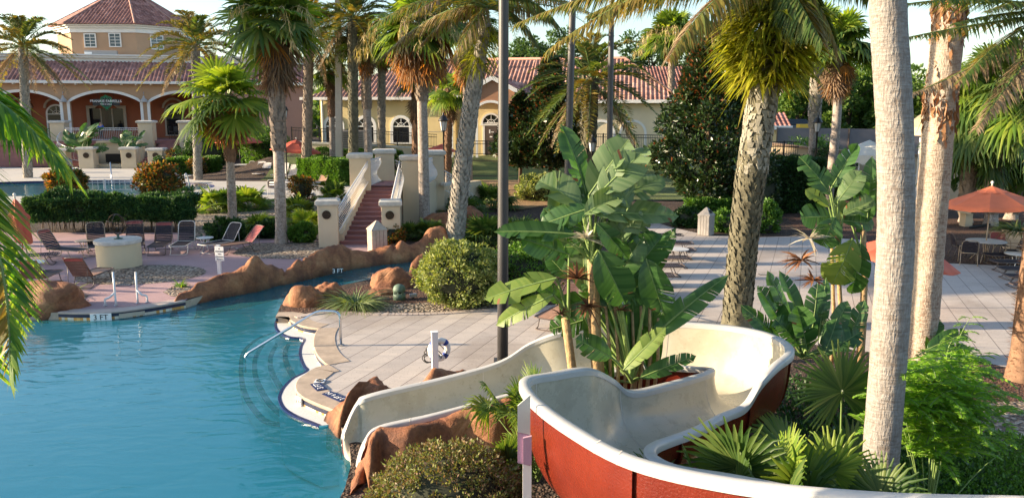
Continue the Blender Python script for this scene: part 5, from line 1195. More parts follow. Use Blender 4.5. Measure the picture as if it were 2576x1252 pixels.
for R_, O_ in ((SA, SB), (SB, SA)):
    K = len(R_); vs = []
    for i in range(K):
        h = R_[i] - O_[i]; h[2] = 0; u = h / np.linalg.norm(h)
        for x, z in ((-.012, -.05), (-.012, .012), (.02, .03), (.10, .03), (.12, .012), (.12, -.055)): vs.append(tuple(R_[i] + u * x + np.array([0, 0, z])))
    mb = MB(); fs = [(i * 6 + j, i * 6 + j + 1, (i + 1) * 6 + j + 1, (i + 1) * 6 + j) for i in range(K - 1) for j in range(5)]; fs.append(tuple((K - 1) * 6 + j for j in range(6))); mb.add(vs, fs)
    for k in (25, 27 if R_ is SA else 33, 62, 92, 128, 152):
        if k >= K - 1: continue
        h = R_[k] - O_[k]; h[2] = 0; u = h / np.linalg.norm(h); t = (R_[k + 1] - R_[k]); t /= np.linalg.norm(t); q = [R_[k] + u * x + np.array([0, 0, z]) + t * s for s in (0, .018) for x, z in ((-.014, -.02), (.02, .033), (.10, .033), (.123, .014), (.123, -.055))]
        mb.add([tuple(p) for p in q], [(j, j + 1, 6 + j, 5 + j) for j in range(4)], 1)
    mb.build('rim', ['flume_rim', 'cap_stone'], SL_, smooth=False, world=True, auto=R(50))
for k, dz in ((30, 0), (58, 0), (82, 0), (104, 0)):
    c = (SA[k] + SB[k]) / 2; mb = MB(); mb.tube([(c[0], c[1], -.05), (c[0], c[1], SF[k][0] - .1)], .11, 12); mb.build('support', 'galv', SL_, world=True)
# ------------------------------------------------------------------ rocks
V2 = lambda x, y: Vector((x, y, 0)).normalized()
bkv = V2(-.15, 1)
def rk(u, v, h, d): return (P(u, v, WZ) - bkv * .2, h * .82, d + .2, bkv)
ridge('rock_border', 'long low red rock rising to a rounded peak beside the mauve deck', [rk(432, 778, -.1, .3), rk(445, 775, .2, .6), rk(500, 761, .42, .85), rk(560, 747, .5, .9), rk(605, 740, .62, 1.0), rk(642, 732, .95, 1.1), rk(675, 724, .6, 1.0), rk(706, 716, .25, .8), rk(716, 714, 0, .5)], 1)
ridge('rock_border', 'small red rock hump between the two long rocks by the channel', [rk(708, 716, 0, .5), rk(722, 713, .3, .7), rk(745, 708, .5, .8), rk(775, 700, .22, .7), rk(792, 697, 0, .5)], 2)
ridge('rock_border', 'long red rock carrying the black depth marker at the channel', [rk(744, 708, .2, .7), rk(765, 703, .55, .9), rk(800, 695, .72, 1.05), rk(850, 683, .82, 1.1), rk(890, 674, .5, 1.0), rk(930, 669, .33, .95), rk(985, 663, .42, 1.0), rk(1000, 661, .3, .8)], 3)
ridge('rock_border', 'red rocks stepping up below the palm at the far end of the channel', [rk(985, 663, .3, .9), rk(1010, 660, .7, 1.1), rk(1030, 657, .5, 1.0), rk(1060, 653, .55, 1.2), rk(1085, 650, 1.05, 1.4), rk(1115, 646, 1.1, 1.5), rk(1140, 644, .6, 1.2), rk(1170, 640, .2, 1)], 4)
fw = V2(.1, 1)
boulder('rock', 'big rounded boulder at the left end of the tiled pool edge', P(108, 778) + Vector((0, .25, .1)), (.95, .62, .66), 11)
boulder('rock', 'pointed orange rock on the pool corner before the grass clump', P(765, 768) + Vector((0, .15, -.1)), (.62, .4, .62), 5)
boulder('rock', 'small rock leaning on the pointed orange rock by the grass clump', P(816, 758) + Vector((.05, .3, -.1)), (.52, .4, .58), 6)
boulder('rock', 'brown boulder with a scooped hollow behind the green garden speaker', P(985, 722) + Vector((0, .1, -.05)), (.66, .45, .62), 8)
boulder('rock', 'flat brown rock lying below the hollow boulder', P(965, 735) + Vector((.05, -.1, -.05)), (.5, .3, .22), 9)
boulder('rock', 'tall brown rock half hidden by the clipped round bush', P(1062, 700) + Vector((0, .2, -.05)), (.42, .4, .75), 10)
boulder('rock', 'orange rock at the foot of the bridge side wall', P(1120, 575) + Vector((0, 0, .0)), (1.1, .8, .75), 12)
boulder('rock', 'orange rock right of the bridge behind the leaning palm', P(1165, 570) + Vector((0, .6, .1)), (.9, .7, .85), 14)
# rocks carrying the slide's lower end
def rk2(u, v, h, d, z=WZ): return (P(u, v, z), h, d, V2(.35, 1))
ridge('slide_rock', 'brown rock wall behind the slide mouth running along the paving', [(P(808, 1066, WZ), .0, .5, V2(.6, 1)), (P(835, 1085, WZ), .25, .8, V2(.6, 1)), (P(858, 1100, WZ), .55, 1.0, V2(.5, 1)), (P(900, 1080, WZ), .6, 1.0, V2(.4, 1)), (P(940, 1060, 0), .54, .8, V2(.2, 1)), (P(985, 1045, 0), .36, .7, V2(0, 1)), (P(1040, 1030, 0), .26, .7, V2(0, 1)), (P(1095, 1015, 0), .5, .8, V2(0, 1)), (P(1150, 1000, 0), .36, .8, V2(0, 1)), (P(1230, 975, 0), .12, .7, V2(0, 1))], 21, 'red rocks under the slide', .08)
fpts = []
for k in range(len(SA) - 16, 138, -3): fpts.append(k)
pts = [(P(880, 1262, WZ), .05, .5, V2(0, 1)), (P(888, 1215, WZ), .1, .6, V2(.3, 1))]
pts = []
for k in range(len(SA) - 7, 128, -4):
    o_ = SA[k] - SB[k]; o_[2] = 0; o_ /= np.linalg.norm(o_); t = (len(SA) - 7 - k) / 40; ft = SA[k] + o_ * (.74 + .12 * math.sin(k)); pts.append((Vector((ft[0], ft[1], 0)), max(.1, SA[k][2] + .09 + .04 * math.sin(k * 1.3)), .68, Vector(-o_)))
pts.insert(0, (pts[0][0] + Vector((-.12, -.1, 0)), -.1, .4, pts[0][3])); pts.append((pts[-1][0] + Vector((.4, 0, 0)), .3, .6, pts[-1][3]))
pts = [None] + pts
ridge('slide_rock', 'long reddish rock face carrying the lower end of the water slide', pts[1:], 22, 'red rocks under the slide', .07)
ridge('slide_rock', 'low sunlit rock ledge at the water below the slide rock', [(P(868, 1290, WZ), .08, .6, V2(.4, 1)), (P(880, 1250, WZ), .16, .8, V2(.5, .8)), (P(893, 1215, WZ), .28, .9, V2(.6, .8)), (P(930, 1200, WZ), .2, .8, V2(.5, 1)), (P(990, 1205, 0), .2, .7, V2(.2, 1)), (P(1080, 1195, 0), .15, .6, V2(.1, 1))], 23, 'red rocks under the slide', .06)
# ------------------------------------------------------------------ pool fittings
def tubes(name, label, cat, loc, paths, r, mat='chrome', group=None, part='rail', n=8):
    t_ = thing(name, label, cat, loc, 0, group)
    for pth in paths: mb = MB(); mb.tube([Vector(p) for p in pth], r, n); mb.build(part, mat, t_, smooth=True, world=True)
    return t_
def rounded(pts, k=5):
    pts = [Vector(p) for p in pts]; out = [pts[0]]
    for i in range(1, len(pts) - 1):
        a, b, c = pts[i - 1], pts[i], pts[i + 1]; l = min((a - b).length, (c - b).length) * .4; l = min(l, .16); p, q = b + (a - b).normalized() * l, b + (c - b).normalized() * l
        for j in range(k + 1): t = j / k; out.append(p * (1 - t) ** 2 + b * 2 * t * (1 - t) + q * t * t)
    return out + [pts[-1]]
d0 = P(858, 869); e0 = P(617, 935, -.55); ht = PY(857, 783, d0.y).z; he = PY(613, 893, e0.y).z
t_ = tubes('handrail', 'chrome handrail slanting down the curved pool steps', 'handrail', d0, [rounded([d0, (d0.x, d0.y, ht), (d0.x - .5, d0.y + .08, ht), (e0.x, e0.y, he), e0])], .03)
mb = MB(); mb.lathe([(.07, 0), (.07, .02), (.03, .03)], d0 + Vector((0, 0, .012)), 14); mb.build('base_flange', 'chrome', t_, world=True)
for lab, tall, short, lean in (('left', (292, 770), (265, 770), -8), ('right', (347, 763), (371, 761), -6)):
    a, b = P(*tall), P(*short); tp = PY(tall[0] + lean, 684, a.y)
    t_ = tubes('ladder_rail', 'white pool ladder rail with a bent foot, ' + lab + ' one of the pair', 'ladder rail', a, [rounded([a, (a.x, a.y, .35), tuple(tp)]), rounded([b, (b.x, b.y, .2), (b.x * .55 + a.x * .45, a.y, .24), (a.x, a.y, .38)])], .028, 'white_metal', 'ladder rails at the tiled pool edge')
    for q in (a, b): mb = MB(); mb.lathe([(.055, 0), (.055, .02), (.03, .03)], q + Vector((0, 0, .006)), 12); mb.build('base_flange', 'chrome', t_, world=True)
# depth tiles
def plate(name, label, c, xd, yd, w_, h, parts, bg='sign_white', cat='depth marker', off=.004, group=None, th=.012):
    xd, yd = Vector(xd).normalized(), Vector(yd).normalized(); nz = xd.cross(yd); c = Vector(c); t_ = thing(name, label, cat, c, 0, group); mb = MB()
    vs = [c + xd * (sx * w_ / 2) + yd * (sy * h / 2) + nz * z for z in (-th, off) for sx, sy in ((-1, -1), (1, -1), (1, 1), (-1, 1))]
    mb.add(vs, [(3, 2, 1, 0), (4, 5, 6, 7), (0, 1, 5, 4), (1, 2, 6, 5), (2, 3, 7, 6), (3, 0, 4, 7)]); mb.build('plate', bg, t_, world=True)
    for txt, s, dx, dy, mt in parts: text_mesh('lettering', txt, s, frame_M(c + xd * dx + yd * dy + nz * (off + .005), xd, yd), mt, t_, .002)
    return t_
a, b = P(230, 786.5), P(275, 785); xd = (b - a); yd = Vector((0, 0, 1)); c = (a + b) / 2 + Vector((0.02, -.03, -.12))
plate('depth_marker', 'white tile reading 3 FT in the waterline band below the ladder', c, xd, yd, .52, .2, [('3 FT', .2, 0, 0, 'ink_black')], off=.02)
plate('step_marker', 'pale green tile beside the 3 FT tile in the waterline band', (P(320, 780) + P(345, 776.5)) / 2 + Vector((0, -.03, -.12)), P(345, 776.5) - P(300, 782), yd, .62, .1, [], 'splash_bowl', 'tile', off=.02)
c = P(853, 678, 0); c = PY(854, 679, c.y - .12)
plate('depth_marker', 'black plate reading 3 FT on the long channel rock', c + Vector((0, -.25, .02)), (1, .25, .0), (-.02, .25, 1), .33, .2, [('3 FT', .19, 0, 0, 'ink_white')], 'sign_black', off=.03, th=.2)
q = R_COPE[15:22]; c = P(757, 1003, -.09); c.z = -.10
a, b = P(752, 990), P(765, 999); plate('depth_marker', 'white tile reading 3 FT on the curved wall above the pool ledge', (a + b) / 2 + Vector((-.035, -.03, -.115)), b - a, yd, .2, .2, [('3 FT', .115, 0, 0, 'ink_black')], off=.02)
pa, pb = P(792, 962, .03), P(812, 981, .03); dv = (pb - pa)
plate('deck_marker', 'navy deck tile reading 3 FT on the coping above the steps', (pa + pb) / 2 + Vector((0, 0, .0)), -dv, Vector((dv.y, -dv.x, 0)), .42, .2, [('3 FT', .17, 0, 0, 'ink_white')], 'navy', off=.004)
pa, pb = P(816, 984, .03), P(872, 1008, .03); dv = (pb - pa)
plate('deck_marker', 'long navy deck tile reading 3 FT 6 IN beside the slide rock', (pa + pb) / 2, -dv, Vector((dv.y, -dv.x, 0)), .58, .2, [('3 FT 6 IN', .13, 0, 0, 'ink_white')], 'navy', off=.004)
pa, pb = P(792, 958, .03), P(812, 957, .03)
t_ = plate('no_diving_tile', 'white no diving tile on the coping with a crossed ring', (pa + pb) / 2 + Vector((.02, 0, 0)), (1, 0, 0), (0, 1, 0), .2, .2, [], 'sign_white', 'tile', off=.004)
cc = (pa + pb) / 2 + Vector((.02, 0, .012)); mb = MB(); mb.tube([cc + Vector((.065 * math.cos(x), .065 * math.sin(x), 0)) for x in np.linspace(0, 6.283, 22)], .008, 4); mb.tube([cc + Vector((-.045, .045, 0)), cc + Vector((.045, -.045, 0))], .008, 4); mb.build('symbol', 'ink_black', t_, world=True)
pa = P(326, 772, .01); plate('deck_marker', 'faded navy deck tile on the mauve coping by the ladder', P(322, 768, .014) * 1.0, (1, .06, 0), (0, 1, 0), .45, .16, [], 'deck_mauve', 'tile', off=.004)
for u, v, lab in ((311, 717, 'mauve deck behind the ladder'), (1926, 690, 'pale paving beside the dark palm trunk')):
    c = P(u, v, .008); dg = thing('drain_grate', 'small dark drain grate in the ' + lab, 'drain', c); mb = MB(); mb.box((0, 0, .006), (.42, .2, .012)); mb.build('frame', 'iron', dg); mb = MB()
    for k in range(7): mb.box((-.17 + k * .057, 0, .014), (.02, .16, .006))
    mb.build('bars', 'galv', dg)
# warning sign post
c = P(553, 689); sg = thing('warning_sign', 'white pool warning board on a square white post by the rocks', 'sign', c); hz = PY(553, 618, c.y).z
mb = MB(); mb.box((0, 0, hz / 2), (.11, .11, hz)); mb.box((0, 0, hz + .01), (.13, .13, .03)); mb.build('post', 'post_white', sg, bevel=.006)
sv = Vector((.93, -.1, 0)); bw, bh = .30, .46; zc = hz - .25
mb = MB(); mb.box((.06, -.075, zc), (bw, .025, bh), R(-8)); mb.build('board', 'sign_white', sg, bevel=.01)
for i, (t, s) in enumerate((('WARNING', .062), ('NO', .062), ('LIFEGUARD', .05), ('ON DUTY', .05))): text_mesh('lettering', t, s, frame_M((.06 + .0, -.092, zc + .08 - i * .085), (math.cos(R(-8)), math.sin(R(-8)), 0), (0, 0, 1)), 'ink_black', sg, .002, world=False)
mb = MB(); mb.lathe([(.0, 0), (.02, 0), (.02, .004), (0, .004)], (0, 0, 0), 8)
mb.v = [(.06 + x, -.09 - z, zc + .17 + y) for x, y, z in mb.v]; mb.build('symbol', 'ink_black', sg)
# lifebuoy post
c = P(1095, 945); lb = thing('lifebuoy_post', 'square white post standing on the paving behind the slide rock', 'post', c); hz = PY(1095, 835, c.y).z
mb = MB(); mb.box((0, 0, hz / 2), (.125, .125, hz), R(12)); mb.box((0, 0, hz + .006), (.14, .14, .02), R(12)); mb.build('post', 'white_paint', lb, bevel=.006)
ring = thing('lifebuoy', 'white lifebuoy with dark blue bands hanging on the square post', 'lifebuoy', c + Vector((.07, .16, PY(1108, 885, c.y).z)), R(28))
def torus_arc(a0, a1, r0, r1, k=10):
    return [(r0 * math.cos(a), 0, r0 * math.sin(a)) for a in np.linspace(a0, a1, k)]
mb = MB(); mb.tube([(.185 * math.cos(a), 0, .185 * math.sin(a)) for a in np.linspace(0, 2 * math.pi, 40)], .062, 12, caps=False); mb.build('ring', 'ring_white', ring, smooth=True)
for k in range(4): a = R(45 + 90 * k); mb = MB(); mb.tube([(.185 * math.cos(x), 0, .185 * math.sin(x)) for x in np.linspace(a - .2, a + .2, 6)], .065, 12); mb.build('blue_band', 'ring_blue', ring, smooth=True)
rp = thing('rope_coil', 'tangled black rope hanging from the lifebuoy post', 'rope', c + Vector((-.08, .1, PY(1075, 893, c.y).z))); mb = MB()
for k in range(7): r0 = random.uniform(.06, .14); o = Vector((random.uniform(-.08, .1), random.uniform(-.05, .05), random.uniform(-.12, .08))); mb.tube([o + Vector((r0 * math.cos(x) * 1.1, random.uniform(-.03, .03), r0 * math.sin(x) * .9)) for x in np.linspace(0, 6.28, 12)], .009, 5)
mb.build('coil', 'pipe_black', rp); mb = MB(); mb.tube([(.1, 0, .25), (.16, 0, .2), (.3, 0, .05), (.28, 0, -.1)], .008, 5); mb.build('loose_end', 'pipe_black', rp)
# garden speaker and spotlight in the mulch
c = P(1005, 753); gs = thing('garden_speaker', 'green dome-topped garden speaker standing in the red mulch', 'speaker', c)
mb = MB(); mb.lathe([(.17, 0), (.175, .12), (.165, .17), (.12, .18)], (0, 0, 0), 20); mb.build('base', 'speaker_green', gs, smooth=True); mb = MB(); mb.lathe([(.1, .17), (.12, .24)], (0, 0, 0), 16); mb.build('grille', 'dark_gap', gs)
mb = MB(); mb.lathe([(.155, .23), (.18, .25), (.175, .31), (.14, .39), (.07, .43), (0, .44)], (0, 0, 0), 20); mb.build('dome', 'speaker_green', gs, smooth=True)
for k in range(3): a = R(-90 + k * 50 - 60); mb = MB(); mb.box((.155 * math.cos(a), .155 * math.sin(a), .205), (.05, .02, .08), a + math.pi / 2); mb.build('support', 'speaker_green', gs)
c = P(1040, 750); sp = thing('spotlight', 'small grey garden spotlight beside the green speaker', 'spotlight', c, R(30)); mb = MB(); mb.box((0, 0, .09), (.2, .12, .09)); mb.build('housing', 'galv', sp, bevel=.01); mb = MB(); mb.tube([(0, 0, 0), (0, 0, .06)], .02, 6); mb.build('stake', 'iron', sp)
# round planter with armillary sphere
c = P(302, 668); pl = thing('round_planter', 'round cream stucco pedestal with a pale stone top on the gravel', 'pedestal', c); hz = PY(302, 611, c.y + .1).z; hz = .92
mb = MB(); mb.lathe([(.70, 0), (.70, hz - .13), (.70, hz - .12)], (0, 0, 0), 40); mb.build('body', 'stucco_planter', pl, smooth=False, auto=R(40)); mb = MB(); mb.lathe([(.7, hz - .13), (.745, hz - .12), (.75, hz - .02), (.735, hz), (0, hz + .003)], (0, 0, 0), 40); mb.build('stone_top', 'cap_stone', pl, auto=R(40))
ar = thing('armillary_sphere', 'dark bronze armillary sphere on the round pedestal', 'ornament', c + Vector((.02, 0, hz)))
mb = MB(); mb.lathe([(.14, 0), (.15, .02), (.05, .05), (.03, .1), (.05, .14), (.02, .17)], (0, 0, 0), 14); mb.build('foot', 'verdigris', ar, smooth=True)
for nv in ((1, 0, 0), (.2, 1, .1), (.3, .3, 1)):
    z = Vector(nv).normalized(); x = z.cross(Vector((.1, .2, .9))).normalized(); y = z.cross(x); mb = MB(); mb.tube([Vector((0, 0, .5)) + x * .34 * math.cos(t) + y * .34 * math.sin(t) for t in np.linspace(0, 6.283, 30)], .016, 6, caps=False); mb.build('ring', 'bronze', ar, smooth=True)
mb = MB(); mb.tube([(-.25, -.1, .22), (.3, .12, .82)], .009, 5); mb.build('arrow', 'bronze', ar)
# urns, far pool rails
for u, v, lab in ((383, 461, 'right of the far pool, beside the orange crotons'), (179, 457, 'left of the far pool behind the palm fronds')):
    t_ = thing('stone_urn', 'wide white stone urn ' + lab, 'urn', P(u, v)); mb = MB(); mb.lathe([(.34, 0), (.36, .1), (.2, .16), (.24, .22), (.46, .4), (.5, .6), (.44, .76), (.46, .84), (.6, .92), (.62, 1.0), (.56, 1.02), (.5, .94), (0, .9)], (0, 0, 0), 26); mb.build('bowl', 'white_urn', t_, auto=R(35)); mb = MB(); mb.box((0, 0, .04), (.8, .8, .08)); mb.build('plinth', 'white_urn', t_)
a = P(282, 462, -.2); tubes('handrail', 'thin chrome handrail standing in the far pool before the planter', 'handrail', a, [[a, PY(277, 409, a.y + 2.0)]], .05)
for k, (u0, u1) in enumerate(((436, 452), (462, 477))):
    a, b = P(u0, 478), P(u1, 470); tubes('ladder_rail', 'white curved ladder rail at the far pool, ' + ('nearer the crotons' if k == 0 else 'nearer the palmettos'), 'ladder rail', a, [bez(np.array(a), np.array((a + b) / 2) + np.array([0, 0, 2.0]), np.array(b), np.linspace(0, 1, 12))], .04, 'white_metal', 'ladder rails at the far pool')
pf = [P(200, 483), P(350, 481)]; iron_fence('pool_railing', 'low white railing between the hedge and the far pool', pf, .75, .32, 1.6, 'white_metal')
for u, v, cn in ((0, 0, 0),): pass
a, b = PY(678, 459, 47), PY(806, 459, 47); tubes('guard_rail', 'pair of long white horizontal rails before the brown chairs', 'rail', Vector((a.x, 47, 0)), [[a, b], [PY(678, 465, 47), PY(800, 466, 47)]], .028, 'white_metal')
c = Vector((PY(753, 470, 47).x, 47.06, 0)); t_ = thing('wood_post', 'short dark round post carrying the white rails', 'post', c); mb = MB(); mb.tube([(0, 0, 0), (0, 0, PY(753, 452, 47).z)], .1, 10); mb.build('post', 'frame_brown', t_)
# ------------------------------------------------------------------ furniture
CH_MESH = {}
def straps(mb, p0, p1, wd, nst, sw, up, mat=0, sag=.012):
    p0, p1 = Vector(p0), Vector(p1); d = (p1 - p0); L = d.length; d.normalize(); up = Vector(up)
    for k in range(nst):
        c = p0 + d * (L * (k + .5) / nst); hw = sw / 2; vs = []
        for x in (-wd / 2, 0, wd / 2):
            z = -sag if x == 0 else 0
            for s in (-hw, hw):
                for q in (-.006, .006): vs.append(c + Vector((x, 0, 0)) + d * s + up * (z + q))
        mb.add(vs, [(1, 5, 7, 3), (5, 9, 11, 7), (0, 2, 6, 4), (4, 6, 10, 8), (0, 4, 5, 1), (4, 8, 9, 5), (2, 3, 7, 6), (6, 7, 11, 10)], mat)
def lounger(loc, rz, ang, seat, back, frame, label, group, acc=None, h=.34, scale=1.0):
    """local: hinge over the origin, feet towards +y"""
    t_ = thing('sun_lounger', label, 'sun lounger', loc, rz, group); key = (ang, seat, back, frame, acc)
    if key in CH_MESH:
        for nm, me in CH_MESH[key]: link(nm, me, t_)
        t_.scale = (scale,) * 3; return t_
    W = .6; ca, sa = math.cos(R(ang)), math.sin(R(ang)); bt = Vector((0, -.78 * ca, h + .78 * sa)); parts = []
    mb = MB(); straps(mb, (0, .03, h), (0, 1.22, h - .01), W, 17, .05, (0, 0, 1)); parts.append(('seat', mb.build('seat', seat, t_)))
    mb = MB(); nrm = (0, sa, ca)
    straps(mb, (0, -.02, h), bt, W, 12, .05, nrm)
    if acc:
        for i in range(len(mb.m) - 16, len(mb.m)): mb.m[i] = 1
    parts.append(('backrest', mb.build('backrest', [back, acc or back], t_)))
    mb = MB(); w2 = W / 2
    mb.tube(rounded([(-w2, 0, h), (-w2, 1.26, h), (w2, 1.26, h), (w2, 0, h)], 4), .016, 6); mb.tube(rounded([(-w2, 0, h), (-w2, bt.y, bt.z), (w2, bt.y, bt.z), (w2, 0, h)], 4), .016, 6); mb.tube([(-w2, 0, h), (w2, 0, h)], .014, 6)
    parts.append(('frame', mb.build('frame', frame, t_, smooth=True)))
    for y0, y1 in ((.12, -.22), (.85, 1.12)):
        mb = MB(); mb.tube(rounded([(-w2, y0, h), (-w2, (y0 + y1) / 2, .02), (-w2, y1, .015), (w2, y1, .015), (w2, (y0 + y1) / 2, .02), (w2, y0, h)], 4), .014, 6); parts.append(('leg', mb.build('leg', frame, t_, smooth=True)))
    mb = MB()
    for s in (-1, 1): pass
    mb.tube([(-w2, -.42 * ca, h + .42 * sa), (-w2 + .01, -.3, .16), (w2 - .01, -.3, .16), (w2, -.42 * ca, h + .42 * sa)], .010, 5); parts.append(('back_stay', mb.build('back_stay', frame, t_, smooth=True)))
    CH_MESH[key] = [(n, o.data) for n, o in parts]; t_.scale = (scale,) * 3; return t_
def lounge_px(hinge, foot, *a, **k):
    p, q = P(*hinge), P(*foot); d = q - p; rz = math.atan2(-d.x, d.y); return lounger(p, rz, *a, **k)
GL = 'sun loungers on the mauve deck'
LD = [((138, 648), (215, 652), 58, 'frame_tan', 'strap_red', 'at the far left end before the juniper hedge, its seat pointing right'),
      ((245, 632), (251, 665), 68, 'frame_tan', None, 'facing the pool behind the left side of the round pedestal'),
      ((343, 628), (340, 662), 72, 'frame_brown', 'strap_red', 'upright directly behind the round pedestal, with a purple top strap'),
      ((412, 630), (385, 648), 62, 'frame_brown', 'strap_red', 'right of the pedestal, angled left, with a red band at its head'),
      ((470, 628), (440, 646), 68, 'frame_white', None, 'without a red band, between two others right of the pedestal'),
      ((575, 626), (516, 638), 52, 'frame_white', None, 'beside the small white side table near the palm trunk')]
for hg, ft, an, fr, acc, lab in LD: lounge_px(hg, ft, an, 'strap_dark', 'strap_dark', fr, 'dark strapped lounger ' + lab, GL, acc)
lounge_px((625, 630), (575, 637), 46, 'strap_brown', 'strap_red', 'frame_brown', 'reddish strapped lounger on the gravel at the foot of the palm', GL)
lounge_px((92, 728), (150, 700), 52, 'strap_dark', 'strap_brown', 'frame_brown', 'brown strapped lounger seen from behind, beside the closed umbrella', GL, 'strap_red')
lounge_px((212, 722), (282, 695), 54, 'strap_tan', 'strap_brown', 'frame_brown', 'brown strapped lounger seen from behind, on the pool side of the pedestal', GL, 'strap_red')
lounge_px((45, 668), (140, 662), 20, 'strap_dark', 'strap_dark', 'frame_brown', 'dark lounger laid nearly flat behind the closed red umbrella', GL)
GW = 'white loungers before the clipped hedge'
WL = [((655, 443), 62, 'leftmost of the white ones, past the palm trunk'), ((668, 446), 58, 'second white one, touching the palm trunk in view'), ((714, 449), 68, 'steep white back, first one right of the palm trunk'), ((736, 452), 58, 'crossed by the slim pole of the red umbrella'), ((758, 456), 52, 'lowest white back, nearest the clipped hedge')]
for hg, an, lab in WL: lounge_px(hg, (hg[0] - 40, hg[1] + 6), an, 'strap_white', 'strap_white', 'frame_white', 'white strapped lounger, ' + lab, GW, scale=1.12)
lounge_px((731, 432), (722, 440), 64, 'strap_dark', 'strap_dark', 'frame_white', 'dark blue lounger standing behind the row of white ones', GW, scale=1.12)
for k, (hg, an, lab) in enumerate((((785, 460), 56, 'first tan lounger beside the last white one'), ((793, 463), 50, 'dark brown lounger between the two tan ones, nearer the white row'), ((801, 465), 50, 'dark brown lounger between the two tan ones, nearer the bridge'), ((811, 468), 52, 'last tan lounger before the bridge pillar'))):
    lounge_px(hg, (hg[0] - 40, hg[1] + 5), an, 'strap_brown', 'strap_tan' if k in (0, 3) else 'strap_brown', 'frame_tan', lab, 'brown loungers beside the hedge', scale=1.1)
GR = 'flat loungers along the pale paving behind the big plant'
for k, (u, v) in enumerate(((1718, 612), (1744, 634), (1750, 652), (1738, 674), (1722, 696), (1704, 722), (1688, 750))):
    q = P(u, v); lounger(q + Vector((-1.26, .1, 0)), R(-92 + k), 12, 'strap_dark', 'strap_dark', 'frame_brown', ('flat dark lounger farthest up the row behind the bird of paradise', 'flat dark lounger next to the farthest, before the side table', 'flat dark lounger holding the side table at its edge', 'flat dark lounger just nearer than the white side table', 'flat dark lounger in the middle of the near half of the row', 'flat dark lounger second from the near end of the row', 'flat dark lounger nearest the slide in the row behind the bird of paradise')[k], GR)
GB = 'flat loungers on the paving below the open umbrella'
for k, (u, v) in enumerate(((2478, 665), (2500, 684), (2518, 703), (2536, 724), (2553, 748))):
    q = P(u, v); lounger(q + Vector((1.26, .05, 0)), R(88 - k), 10, 'strap_dark', 'strap_dark', 'frame_brown', ('flat dark lounger nearest the table with the open umbrella', 'second flat dark lounger from the umbrella table', 'middle flat dark lounger of the five below the umbrella table', 'fourth flat dark lounger from the umbrella table', 'flat dark lounger farthest from the umbrella table, cut by the frame')[k], GB)
lounge_px((1425, 806), (1365, 838), 40, 'strap_tan', 'strap_brown', 'frame_brown', 'tan and brown lounger half hidden behind the bird of paradise stems', 'chairs behind the bird of paradise')
def chair(loc, rz, mat, frame, label, group, acc=None, scale=1.0):
    """local: sitter faces +y"""
    t_ = thing('patio_chair', label, 'chair', loc, rz, group); key = ('c', mat, frame, acc); t_.scale = (scale,) * 3
    if key in CH_MESH:
        for nm, me in CH_MESH[key]: link(nm, me, t_)
        return t_
    parts = []; mb = MB(); straps(mb, (0, -.22, .42), (0, .24, .43), .5, 8, .045, (0, 0, 1)); parts.append(mb.build('seat', mat, t_))
    mb = MB(); straps(mb, (0, -.24, .48), (0, -.36, .84), .5, 7, .042, (0, .95, .3)); 
    if acc: mb.m = [1] * len(mb.m)
    parts.append(mb.build('backrest', [mat, acc or mat], t_))
    mb = MB(); mb.tube(rounded([(-.25, -.22, .42), (-.25, -.37, .87), (.25, -.37, .87), (.25, -.22, .42)], 4), .014, 6); mb.tube([(-.25, -.22, .42), (-.25, .25, .43), (.25, .25, .43), (.25, -.22, .42), (-.25, -.22, .42)], .013, 6); parts.append(mb.build('frame', frame, t_, smooth=True))
    for s in (-1, 1):
        mb = MB(); mb.tube(rounded([(s * .27, .28, 0), (s * .27, .24, .62), (s * .27, -.3, .64)], 4), .014, 6); parts.append(mb.build('leg', frame, t_, smooth=True)); mb = MB(); mb.tube([(s * .26, -.36, 0), (s * .25, -.2, .44)], .014, 6); parts.append(mb.build('leg', frame, t_, smooth=True))
    CH_MESH[key] = [(o.name.split('.')[0], o.data) for o in parts]; return t_
def table(loc, r, label, h=.71, base='frame_tan', top='table_top', group=None, cat='table', name='patio_table'):
    t_ = thing(name, label, cat, loc, 0, group); mb = MB(); mb.lathe([(0, h - .025), (r * .97, h - .025), (r, h - .012), (r * .985, h), (0, h + .001)], (0, 0, 0), 30); mb.build('table_top', top, t_, auto=R(40))
    for k in range(4): a = R(45 + 90 * k); mb = MB(); mb.tube(rounded([(r * .75 * math.cos(a), r * .75 * math.sin(a), 0), (r * .28 * math.cos(a), r * .28 * math.sin(a), h * .5), (r * .6 * math.cos(a), r * .6 * math.sin(a), h - .03)], 3), .016, 6); mb.build('leg', base, t_, smooth=True)
    return t_
